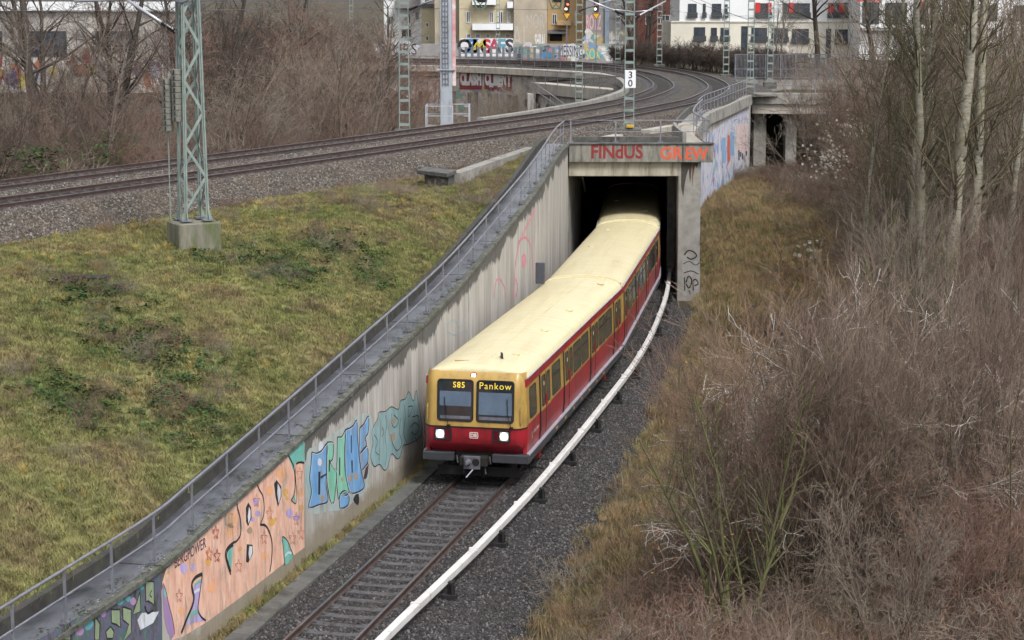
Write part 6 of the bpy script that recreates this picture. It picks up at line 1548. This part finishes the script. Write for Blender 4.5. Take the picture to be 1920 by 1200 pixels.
# ------------------------------------------------------------------ graffiti and small marks
def ray_to(path, px_, py_, off=0.0):
    """where the photograph's line of sight meets an upright wall: arc length and height"""
    u, v = (px_ - 960) / FPX, (600 - py_) / FPX; dx, dy = u, cp_ + v * sp_
    P = path.P; f = P[:, 0] * dy - P[:, 1] * dx
    for i in range(len(P) - 1):
        if f[i] * f[i + 1] <= 0 and P[i, 1] > 0:
            t = f[i] / (f[i] - f[i + 1]) if f[i] != f[i + 1] else 0; y = P[i, 1] + (P[i + 1, 1] - P[i, 1]) * t
            return path.s[i] + (path.s[i + 1] - path.s[i]) * t, at(px_, py_, D=y)[2]
class Paint:
    def __init__(self, path, root, ox, oy, k): self.path, self.root, self.ox, self.oy, self.k = path, root, ox, oy, k
    def w(self, pts): return [ray_to(self.path, self.ox + x / self.k, self.oy + y / self.k) for x, y in pts]
    def p3(self, s, z, o): q = self.path.off(s, o); return (q[0], q[1], z)
    def poly(self, pts, mat, o=.006, name='graffiti_shape'):
        W = self.w(pts); m = MB(); m.v = [self.p3(s, z, o) for s, z in W]; m.f = [tuple(range(len(W)))]
        if len(set(W)) < 3: return
        return link(name, m.mesh(name, fix=False), mat, self.root)
    def blob(self, pts, mat, o=.006, name='graffiti_shape'):
        """closed smooth outline"""
        n = len(pts); P = np.array([pts[(i - 1) % n] for i in range(n + 3)], float); out = []
        for i in range(n):
            p0, p1, p2, p3 = P[i:i + 4]
            for t in (0, .33, .66): out.append(tuple(.5 * ((2 * p1) + (-p0 + p2) * t + (2 * p0 - 5 * p1 + 4 * p2 - p3) * t * t + (-p0 + 3 * p1 - 3 * p2 + p3) * t ** 3)))
        self.poly(out, mat, o, name); return out
    def stroke(self, pts, wd, mat, o=.010, closed=False, smooth=True, name='graffiti_line'):
        W = np.array(self.w(pts))
        if closed: W = np.vstack([W, W[:1]])
        if smooth and len(W) > 2: W = crom(W, .06) if np.linalg.norm(np.diff(W, axis=0), axis=1).sum() > .2 else W
        T = np.gradient(W, axis=0); T /= np.linalg.norm(T, axis=1, keepdims=True) + 1e-9; Nn = np.stack([-T[:, 1], T[:, 0]], 1) * wd / 2
        m = MB(); 
        for a, n in zip(W, Nn): m.v += [self.p3(*(a + n), o), self.p3(*(a - n), o)]
        m.f = [(2 * i, 2 * i + 1, 2 * i + 3, 2 * i + 2) for i in range(len(W) - 1)]
        return link(name, m.mesh(name, fix=False), mat, self.root)
    def spot(self, x, y, r, mat, o=.0075, ry=None):
        rr_ = random.Random(int(x * 7 + y)); self.blob([(x + r * rr_.uniform(.8, 1.15) * math.cos(t), y + (ry or r * 1.3) * rr_.uniform(.8, 1.15) * math.sin(t)) for t in np.linspace(0, 6.283, 9)[:-1]], mat, o, 'paint_spot')
    def flower(self, x, y, mat, r=26, ry=52):
        pts = []
        for k in range(5):
            a = -math.pi / 2 + k * 2 * math.pi / 5
            for da, q in ((-.28, .62), (0, 1.0), (.28, .62), (.63, .36)): pts.append((x + r * q * math.cos(a + da), y + ry * q * math.sin(a + da)))
        self.stroke(pts, .014, mat, .0115, True, name='painted_flower')
def spray(name, c, c2=None, sc=3.0, wear=True):
    return pm('gf_' + name, c, c2 or tuple(x * .8 for x in c[:3]) + (1,), sc, .75, dirt=L(134, 126, 118) if wear else None, dscale=1.6, dthr=.62, stretch=(1.6, 1.6, .5))
G_sal = spray('salmon', L(224, 188, 168), L(200, 150, 130)); G_teal = spray('teal', L(78, 154, 142), L(128, 186, 176)); G_blk = pm('gf_black', L(30, 29, 31), L(44, 42, 44), 5, .7)
G_wht = spray('white', L(206, 210, 216), L(186, 192, 202)); G_lil = spray('lilac', L(152, 136, 192), L(180, 166, 206)); G_pur = spray('purple', L(142, 116, 164), L(160, 130, 158))
G_yel = spray('yellow', L(206, 164, 84), L(198, 150, 90)); G_ora = spray('orange', L(222, 166, 118), L(216, 160, 128)); G_red = pm('gf_red', L(156, 62, 52), L(176, 82, 60), 5, .7); G_orr = pm('gf_orangered', L(190, 90, 50), L(200, 110, 60), 5, .7)
G_blu = spray('blue', L(82, 134, 186), L(126, 170, 208), 2.0); G_gre = spray('green', L(104, 172, 150), L(136, 190, 166), 2.0); G_tg = spray('tealgrey', L(118, 154, 160), L(146, 174, 176), 2.4); G_brn = spray('tan', L(150, 128, 106), L(170, 148, 124))
G_pnk = pm('gf_pink', L(196, 112, 130), L(186, 134, 142), 4, .8, dirt=L(176, 168, 162), dscale=4, dthr=.62); G_pg = spray('palegreen', L(140, 156, 124), L(112, 130, 104)); G_cy = spray('cyan', L(70, 150, 158), L(96, 140, 150))
def murk():
    N = NT('gf_murky_mix'); p = N.pos(); a = N.noise(N.scl(p, (2, 2, .8)), 1.6, 6, .7)
    N.col(N.ramp(a, [(.3, L(38, 40, 40)), (.42, L(70, 76, 72)), (.5, L(96, 88, 116)), (.58, L(62, 92, 92)), (.68, L(110, 118, 104)), (.8, L(50, 52, 50))])); N.rough(.8); return N.m
G_murk = murk()
# ---- salmon panel
A4 = Paint(WALLP, WROOT, 380, 760, 3.75); A3 = Paint(WALLP, WROOT, 100, 880, 3.75); A5 = Paint(WALLP, WROOT, 560, 680, 4.615); A2 = Paint(WALLP, WROOT, 780, 240, 3.75); A0 = Paint(WALLP, WROOT, 0, 0, 1)
A0.poly([(311, 1068), (360, 1021), (420, 965), (480, 911), (540, 855), (568, 831), (571, 1026), (540, 1050), (505, 1078), (440, 1128), (388, 1166), (342, 1194), (322, 1200), (308, 1125), (304, 1092)], G_sal, .004, 'graffiti_ground')
A4.blob([(600, 345), (660, 295), (712, 252), (714, 330), (712, 392), (655, 400), (638, 460), (620, 410)], G_teal, .006)
A4.stroke([(600, 350), (625, 400), (642, 450), (648, 560), (640, 630), (620, 668)], .05, G_blk); A4.stroke([(655, 410), (680, 400), (712, 404)], .05, G_blk); A4.stroke([(655, 408), (650, 480), (655, 560), (660, 640), (652, 690), (622, 668)], .03, G_blk)
A4.poly([(640, 600), (656, 686), (628, 660)], G_teal, .0065)
A4.stroke([(235, 650), (243, 720), (262, 800), (265, 900), (240, 950), (205, 970), (170, 1005), (157, 1050), (175, 1130), (195, 1190)], .055, G_blk)
A4.blob([(212, 985), (178, 1018), (172, 1060), (195, 1160), (206, 1070)], G_teal, .0065); A4.stroke([(212, 982), (176, 1015), (164, 1060), (180, 1120), (196, 1170)], .06, G_blk)
A4.stroke([(375, 545), (395, 590), (424, 650), (428, 760), (402, 840)], .045, G_blk); A4.stroke([(402, 838), (440, 846), (470, 900), (486, 980), (482, 1090), (470, 1170)], .055, G_blk)
for out, inn in (([(318, 682), (338, 715), (342, 790), (318, 850), (304, 820), (302, 720)], [(324, 712), (334, 740), (334, 790), (320, 832), (314, 780)]), ([(518, 524), (550, 570), (552, 640), (528, 715), (510, 640), (500, 552)], [(526, 548), (546, 590), (546, 640), (532, 690), (522, 620)]), ([(308, 976), (348, 980), (352, 1040), (318, 1108), (303, 1100)], [(326, 988), (346, 992), (346, 1040), (326, 1086), (320, 1040)])):
    A4.poly(out, G_blk, .008); A4.poly(inn, G_wht, .0095)
A4.blob([(558, 925), (590, 950), (618, 1010), (635, 1058), (580, 1122), (568, 1010)], G_teal, .0065); A4.stroke([(575, 1125), (566, 1010), (557, 925), (592, 950), (618, 1010), (636, 1058)], .03, G_blk); A4.stroke([(575, 1060), (600, 1035), (622, 1040)], .06, G_wht, .0075)
A3.blob([(1040, 770), (990, 815), (985, 860), (992, 920), (960, 1020), (925, 1100), (1000, 1075), (1062, 1060), (1020, 990), (1026, 880)], G_lil, .0065); A3.stroke([(985, 870), (1010, 850), (1030, 845)], .07, G_wht, .0078); A3.stroke([(950, 1040), (990, 1010), (1018, 995)], .12, G_teal, .0078); A3.stroke([(990, 815), (1015, 795), (1038, 785)], .07, G_teal, .0078)
A3.stroke([(1045, 735), (1000, 758), (972, 800), (976, 850), (986, 900), (974, 960), (940, 1040), (898, 1150)], .085, G_blk); A3.stroke([(1045, 735), (1030, 850), (1020, 920), (1015, 990), (1040, 1040), (1070, 1062)], .045, G_blk)
A3.blob([(772, 800), (800, 900), (828, 1010), (852, 1130), (830, 1190), (790, 1100), (768, 920)], G_pur, .006); A3.stroke([(775, 850), (795, 890)], .1, G_teal, .0075)
A3.stroke([(770, 800), (790, 860), (812, 960), (838, 1060), (850, 1160)], .02, G_blk)
for x, y, r, m_ in ((610, 760, 26, G_lil), (385, 760, 17, G_lil), (350, 800, 14, G_lil), (660, 790, 18, G_lil), (372, 680, 20, G_lil), (580, 612, 20, G_yel), (480, 820, 24, G_yel), (690, 720, 16, G_yel), (510, 800, 12, G_yel), (592, 655, 13, G_yel), (260, 1010, 14, G_yel), (195, 800, 46, G_ora), (190, 880, 36, G_ora), (470, 600, 26, G_ora), (560, 480, 40, G_ora), (690, 610, 24, G_ora), (430, 1060, 24, G_ora), (330, 880, 20, G_brn)): A4.spot(x, y, r, m_)
for x, y, r, m_ in ((980, 690, 22, G_lil), (915, 695, 28, G_lil), (1085, 650, 20, G_yel), (805, 725, 10, G_yel), (900, 990, 22, G_ora), (1110, 830, 30, G_ora)): A3.spot(x, y, r, m_)
for x, y, m_ in ((90, 890, G_red), (42, 1040, G_orr), (97, 1060, G_red), (375, 672, G_red), (468, 760, G_orr), (430, 932, G_red), (680, 482, G_orr), (655, 800, G_red), (690, 900, G_red), (250, 1130, G_red), (630, 935, G_red)): A4.flower(x, y, m_)
for x, y, m_ in ((1140, 450, G_red), (1095, 600, G_orr), (1150, 608, G_red), (882, 890, G_red)): A3.flower(x, y, m_)
def wall_text(pa, txt, x0, y0, x1, y1, h, mat, bold=0, off=.012, name='scrawl'):
    (s0, z0), (s1, z1) = pa.w([(x0, y0), (x1, y1)]); q = pa.path.off((s0 + s1) / 2, 0); t = pa.path.t((s0 + s1) / 2); L_ = math.hypot(s1 - s0, z1 - z0)
    rv_ = Vector((t[0] * (s1 - s0), t[1] * (s1 - s0), z1 - z0)); up = Vector((0, 0, 1))
    up = (up - rv_.normalized() * up.dot(rv_.normalized()))
    text_on(name, txt, h, (q[0], q[1], (z0 + z1) / 2), rv_, up, mat, pa.root, bold=bold, width=L_, off=off, local=False)
for x_, y_ in ((60, 1180), (140, 1140), (300, 1190), (420, 1110), (530, 1140), (650, 1040), (240, 700), (480, 650), (600, 760), (340, 900)): A4.stroke([(x_, y_), (x_ + 1, y_ + 40), (x_ - 1, y_ + 95)], .016, G_brn, .0062, name='paint_drip')
wall_text(A3, 'BERGPOWER', 850, 660, 1070, 510, .24, pm('gf_dark_violet', L(58, 44, 70), L(70, 52, 78), 5, .7))
# ---- murky panel at the lower left
A0.poly([(60, 1204), (100, 1184), (150, 1157), (200, 1130), (250, 1102), (300, 1074), (303, 1130), (304, 1204), (240, 1240), (60, 1300)], G_murk, .004, 'graffiti_ground')
for pts in ([(290, 1030), (325, 1085), (320, 1200), (288, 1200)], [(403, 985), (465, 985), (470, 1110), (440, 1090), (408, 1080)], [(485, 965), (545, 985), (545, 1150), (490, 1210), (528, 1090), (488, 1060)], [(607, 860), (612, 1000), (556, 1020)], [(645, 785), (705, 790), (706, 950), (665, 925), (648, 930)], [(365, 1140), (400, 1105), (425, 1140), (415, 1190), (375, 1190)], [(115, 1085), (118, 1200), (68, 1200)]):
    A3.poly(pts, G_pg, .0065); A3.stroke(pts, .035, G_blk, .009, True, False)
for x, y, r, m_ in ((240, 1080, 36, G_cy), (465, 925, 24, G_cy), (525, 910, 18, G_cy), (620, 830, 14, G_cy), (180, 1130, 34, G_pur), (560, 930, 20, G_pur), (350, 1010, 22, G_pur)): A3.spot(x, y, r, m_, .0055)
A3.poly([(620, 1010), (740, 1000), (700, 1080), (610, 1130), (590, 1060)], G_wht, .0062); A3.stroke([(640, 960), (660, 1010), (700, 990)], .05, G_blk); A3.stroke([(690, 850), (675, 880), (690, 900)], .03, G_blk)
# ---- blue and green letters
A5.blob([(70, 780), (150, 720), (240, 650), (330, 590), (420, 530), (500, 460), (610, 440), (640, 560), (630, 760), (620, 960), (580, 1110), (480, 1200), (380, 1270), (250, 1290), (90, 1300), (62, 1080)], spray('haze', L(150, 166, 166), L(170, 176, 172), 1.5), .0035, 'overspray')
for x_, y_ in ((150, 1240), (210, 1230), (330, 1200), (470, 1140), (540, 1090), (300, 1215), (420, 1160)): A5.stroke([(x_, y_), (x_ + 1, y_ + 45), (x_, y_ + 90)], .018, G_blu, .0048, name='paint_drip')
A5.blob([(60, 1000), (85, 880), (105, 1010), (100, 1180), (75, 1100)], G_tg, .0055)
for pts, m_ in (([(110, 775), (150, 785), (195, 760), (238, 702), (250, 740), (240, 820), (238, 940), (235, 1060), (250, 1195), (170, 1230), (85, 1250), (108, 1120), (92, 1000), (104, 880)], G_blu), ([(242, 690), (285, 690), (300, 720), (292, 830), (270, 860), (300, 910), (326, 955), (318, 1080), (300, 1210), (272, 1190), (246, 1050), (240, 900)], G_gre), ([(332, 645), (370, 640), (405, 585), (396, 720), (396, 900), (412, 1020), (436, 1108), (400, 1152), (362, 1128), (342, 1180), (326, 1000), (330, 800)], G_gre), ([(400, 582), (445, 562), (470, 542), (500, 502), (506, 640), (520, 800), (540, 940), (562, 1030), (556, 1090), (470, 1132), (432, 1100), (406, 960), (400, 800)], G_blu), ([(526, 565), (560, 530), (602, 465), (600, 600), (574, 650), (584, 715), (526, 772)], G_blu), ([(526, 792), (565, 740), (594, 735), (596, 850), (570, 900), (540, 920)], G_blu), ([(350, 1190), (362, 1130), (400, 1110), (432, 1150), (425, 1230), (360, 1260)], G_blu)):
    o = A5.blob(pts, m_, .0065, 'graffiti_letter'); A5.stroke(pts, .045, G_blk, .0085, True); A5.stroke([(x + 6, y + 7) for x, y in pts], .018, G_wht, .0105, True)
for pts in ([(168, 945), (186, 940), (182, 1140), (166, 1142)], [(186, 985), (238, 955), (238, 968), (190, 1005)], [(448, 630), (456, 628), (456, 780), (450, 782)], [(452, 845), (464, 845), (464, 950), (456, 952)], [(258, 840), (268, 840), (266, 940), (258, 945)], [(348, 820), (356, 820), (356, 975), (348, 975)]): A5.poly(pts, G_blk, .0115)
for x, y, r, m_ in ((445, 1000, 16, G_brn), (492, 985, 16, G_brn), (375, 1010, 10, G_brn), (205, 1170, 14, G_brn), (190, 730, 22, G_wht), (180, 860, 18, G_wht)): A5.spot(x, y, r, m_, .0076, ry=r * 2)
A5.blob([(470, 1190), (500, 1130), (520, 1150), (515, 1230)], G_blk, .006); A5.blob([(590, 870), (603, 880), (590, 990), (560, 1000)], pm('gf_maroon', L(70, 52, 62), None, 4, .8), .006)
# ---- teal grey lettering next to the train
A5.blob([(640, 560), (682, 480), (692, 430), (750, 420), (800, 382), (860, 402), (880, 330), (922, 312), (952, 252), (990, 330), (1015, 240), (1030, 330), (1050, 450), (1062, 600), (1030, 660), (960, 700), (902, 720), (882, 800), (850, 832), (802, 790), (770, 900), (740, 930), (700, 880), (650, 895), (620, 800), (642, 700), (630, 620)], G_tg, .0055, 'graffiti_letter')
A5.stroke([(640, 560), (682, 480), (692, 430), (750, 420), (800, 382), (860, 402), (880, 330), (922, 312), (952, 252), (990, 330), (1015, 240), (1030, 330), (1050, 450), (1062, 600), (1030, 660), (960, 700), (902, 720), (882, 800), (850, 832), (802, 790), (770, 900), (740, 930), (700, 880), (650, 895), (620, 800), (642, 700), (630, 620)], .026, G_blk, .008, True)
for pts in ([(700, 470), (705, 560), (700, 700), (690, 850)], [(745, 450), (760, 540), (745, 640), (760, 760), (745, 900)], [(800, 440), (800, 520), (830, 560), (860, 500), (820, 450)], [(795, 620), (810, 700), (850, 760), (890, 700), (870, 600), (880, 480)], [(910, 360), (920, 480), (905, 600), (930, 690)], [(945, 380), (985, 380), (950, 470), (945, 380)], [(960, 560), (1000, 520), (1040, 560), (1010, 620), (970, 600)], [(980, 470), (1030, 460), (1040, 510)], [(650, 620), (680, 680), (660, 760), (690, 800)], [(720, 560), (735, 600), (720, 640)], [(1000, 640), (1030, 690)]): A5.stroke(pts, .024, G_blk, .009)
A5.poly([(806, 480), (848, 490), (812, 545)], G_brn, .0075); A5.poly([(800, 620), (828, 600), (830, 660), (805, 700)], G_brn, .0075)
# ---- pink outlines further up the wall
for pts, wd in (([(835, 570), (800, 650), (740, 770), (715, 850), (700, 950), (690, 1100), (680, 1195)], .15), ([(835, 575), (836, 700), (830, 850), (825, 1000), (832, 1100)], .06), ([(720, 800), (765, 768), (800, 812), (815, 900), (820, 1000)], .09), ([(545, 1195), (562, 1080), (590, 1060), (620, 1120), (630, 1195)], .08), ([(700, 1060), (715, 1120), (700, 1190)], .12), ([(860, 620), (868, 800), (866, 930)], .04), ([(950, 700), (955, 800), (960, 900)], .04)): A2.stroke(pts, wd, G_pnk, .006)
A2.blob([(745, 900), (765, 885), (775, 930), (765, 980), (745, 975)], G_pnk, .006)
A0.stroke([(835, 610), (850, 600), (862, 612), (872, 598)], .03, G_tg, .006); A0.stroke([(838, 622), (855, 628), (875, 618)], .025, G_tg, .006)

# ---- lintel lettering, pillar tags
ly = PY - .12
def on_plane(px_, py_, y): p = at(px_, py_, D=y); return (p[0], y, p[2])
G_brick = pm('gf_brick_red', L(132, 44, 44), L(116, 40, 42), 5, .8, dirt=L(120, 96, 88), dscale=6, dthr=.66); G_or2 = pm('gf_orange_line', L(206, 84, 54), L(190, 90, 66), 4, .8, dirt=L(150, 130, 116), dscale=6, dthr=.64)
text_on('painted_word', 'FINdUS', .66, on_plane(1157, 284.5, ly), (1, 0, 0), (0, 0, 1), G_brick, PR, bold=.03, width=2.42, off=.006, local=False)
text_on('painted_word', 'GR', .60, on_plane(1259.5, 287, ly), (1, 0, 0), (0, 0, 1), G_or2, PR, bold=.03, width=1.1, off=.006, local=False)
text_on('painted_word', 'EW', .58, on_plane(1307, 288, ly), (1, 0, 0), (0, 0, 1), G_or2, PR, bold=.03, width=1.08, off=.006, local=False)
MB().b2(7.975, 8.005, ly - .03, ly, 6.1, 7.0).build('downpipe', M_concd, PR)
class Flat(Paint):
    def __init__(self, root, y): self.root, self.y = root, y
    def w(self, pts): return [(p[0], p[2]) for p in (at(x, y, D=self.y) for x, y in pts)]
    def p3(self, s, z, o): return (s, self.y - o, z)
PF = Flat(PR, PY + .1)
for pts, wd in (([(1283, 478), (1290, 470), (1300, 472), (1306, 480), (1296, 486), (1288, 482)], .07), ([(1281, 495), (1292, 490), (1304, 497), (1312, 492)], .04), ([(1283, 520), (1284, 545)], .06), ([(1286, 530), (1291, 518), (1297, 526), (1292, 540), (1286, 532)], .07), ([(1300, 545), (1299, 528), (1305, 524), (1309, 532), (1302, 536)], .07), ([(1282, 512), (1296, 508), (1310, 514)], .05), ([(1293, 545), (1294, 552)], .05)): PF.stroke(pts, wd, G_blk, .006)
PF.poly([(1279, 487), (1312, 490), (1312, 548), (1280, 556)], spray('greywash', L(150, 150, 148), L(128, 128, 126)), .003)
# dark water stain on the pillar head
PF.poly([(1277, 303), (1310, 303), (1307, 315), (1303, 310), (1300, 330), (1297, 312), (1294, 345), (1291, 316), (1287, 330), (1284, 345), (1281, 370), (1277, 350)], pm('water_stain', L(52, 48, 44), L(66, 60, 54), 6, .8), .004, 'water_stain'); PF.poly([(1297, 303), (1300, 303), (1299, 345), (1298, 350)], pm('rust_stain', L(112, 72, 50), L(96, 66, 50), 6, .8), .005, 'rust_stain')
# ---- wing wall
def wing_mix():
    N = NT('gf_pale_mix'); p = N.pos(); a = N.noise(N.scl(p, (1.6, 1.0, .9)), 1.5, 7, .72); b = N.noise(N.scl(p, (3, 2, .6)), 1.2, 5, .6)
    c = N.ramp(a, [(.28, L(92, 122, 170)), (.38, L(142, 166, 196)), (.46, L(190, 194, 202)), (.54, L(176, 162, 178)), (.6, L(112, 142, 184)), (.68, L(100, 96, 138)), (.8, L(164, 160, 136))])
    N.col(N.mix(N.ramp(b, [(.5, (0, 0, 0, 1)), (.62, (.8, .8, .8, 1))]), c, L(196, 198, 202))); N.rough(.8); return N.m
R8 = Paint(RWALL, WW, 1300, 60, 4.446)
sR0, sR1 = RWALL.s_at_y(111), RWALL.len
m = MB()
for s in np.linspace(sR0, sR1 - .05, 24): m.v += [(*RWALL.off(s, .005), 1.2), (*RWALL.off(s, .005), 6.0 - .5 * sstep(sR1 - 8, sR0, s))]
m.f = [(2 * i, 2 * i + 2, 2 * i + 3, 2 * i + 1) for i in range(23)]
link('graffiti_ground', m.mesh('graffiti_ground', fix=False), wing_mix(), WW)
def strips(rects, o=.012):
    for (x0, y0, x1, y1), m_ in rects:
        W = [R8.w([(x, y)])[0] for x, y in ((x0, y0), (x1, y0), (x1, y1), (x0, y1))]
        if all(w_ is not None for w_ in W):
            mm = MB(); n = 6
            for i in range(n + 1):
                t = i / n; a = np.array(W[0]) + (np.array(W[1]) - W[0]) * t; b = np.array(W[3]) + (np.array(W[2]) - W[3]) * t
                mm.v += [R8.p3(a[0], a[1], o), R8.p3(b[0], b[1], o)]
            mm.f = [(2 * i, 2 * i + 2, 2 * i + 3, 2 * i + 1) for i in range(n)]; link('graffiti_letter', mm.mesh('graffiti_letter', fix=False), m_, WW)
G_skb = spray('skyblue', L(112, 152, 192), L(140, 172, 204), 2); G_rose = spray('rose', L(214, 192, 190), L(204, 180, 178), 2)
strips([((236, 880, 268, 1090), G_skb), ((282, 860, 302, 1080), G_or2), ((306, 835, 340, 1030), G_skb), ((360, 770, 372, 1010), G_rose)])
strips([((372, 770, 400, 1000), G_rose), ((402, 765, 430, 1020), G_rose), ((432, 760, 452, 1000), G_rose), ((454, 770, 474, 1060), G_skb)])
strips([((374, 985, 384, 1070), G_blk), ((388, 1000, 398, 1040), G_blk), ((404, 1010, 412, 1062), G_blk), ((418, 1030, 432, 1085), G_brn), ((436, 990, 444, 1030), G_blk)], .016)
gr_ = random.Random(9)
for k in range(46):
    x, y = gr_.uniform(150, 460), gr_.uniform(820, 1330); 
    if y > 1380 - (x - 90) * .62: continue
    pts = [(x, y), (x + gr_.uniform(-10, 14), y + gr_.uniform(15, 50)), (x + gr_.uniform(-12, 16), y + gr_.uniform(50, 95))]
    try: R8.stroke(pts, gr_.uniform(.10, .45), gr_.choice([G_skb, G_blu, G_wht, G_pur, G_tg, G_blk, G_cy]), .008 + .0005 * (k % 8))
    except Exception: pass
# litter on the slope
for x, y, l_, a_, lab in ((-11.9, 55.6, .42, .2, 'longest black plastic pipe piece lying on the grassy slope'), (-12.5, 55.2, .3, 2.6, 'black pipe piece left of the longest one on the slope'), (-11.1, 55.3, .16, 1.4, 'short upright black pipe stub in the grass of the slope')):
    i = min(range(len(em.v)), key=lambda q: (em.v[q][0] - x) ** 2 + (em.v[q][1] - y) ** 2); z = em.v[i][2] + .09
    m = MB(); m.sweep([[(x + l_ * t * math.cos(a_) - math.sin(a_) * r_ * math.cos(b), y + l_ * t * math.sin(a_) + math.cos(a_) * r_ * math.cos(b), z + r_ * math.sin(b)) for b in np.linspace(0, 6.283, 13)[:-1]] for t, r_ in ((-1, .075), (1, .075), (1, .062), (-1, .062))], caps=False); m.f += [tuple(range(36, 48))]
    m.build('pipe_piece', M_black, label=lab, cat='pipe', smooth=False)
# ------------------------------------------------------------------ tell look-alike shrubs apart by their order in the row
ORD = ['first', 'second', 'third', 'fourth', 'fifth', 'sixth', 'seventh', 'eighth', 'ninth', 'tenth', 'eleventh', 'twelfth', 'thirteenth', 'fourteenth', 'fifteenth', 'sixteenth', 'seventeenth', 'eighteenth', 'nineteenth', 'twentieth']
_by = {}
for o in COL.objects:
    if o.parent is None and o.get('category') in ('shrub', 'hedge') and o.get('group'): _by.setdefault(o['label'], []).append(o)
for lab, v in _by.items():
    if len(v) > 1:
        v.sort(key=lambda o: o.location.x / o.location.y); base = lab[7:] if lab.startswith('one of ') else lab
        for k, o in enumerate(v): o['label'] = (lab + ', ' + (ORD[k] if k < len(ORD) else "rightmost") + " from left") if base is lab else 'brown bush of the hedge outside the far curve, ' + ORD[k] + ' from left'
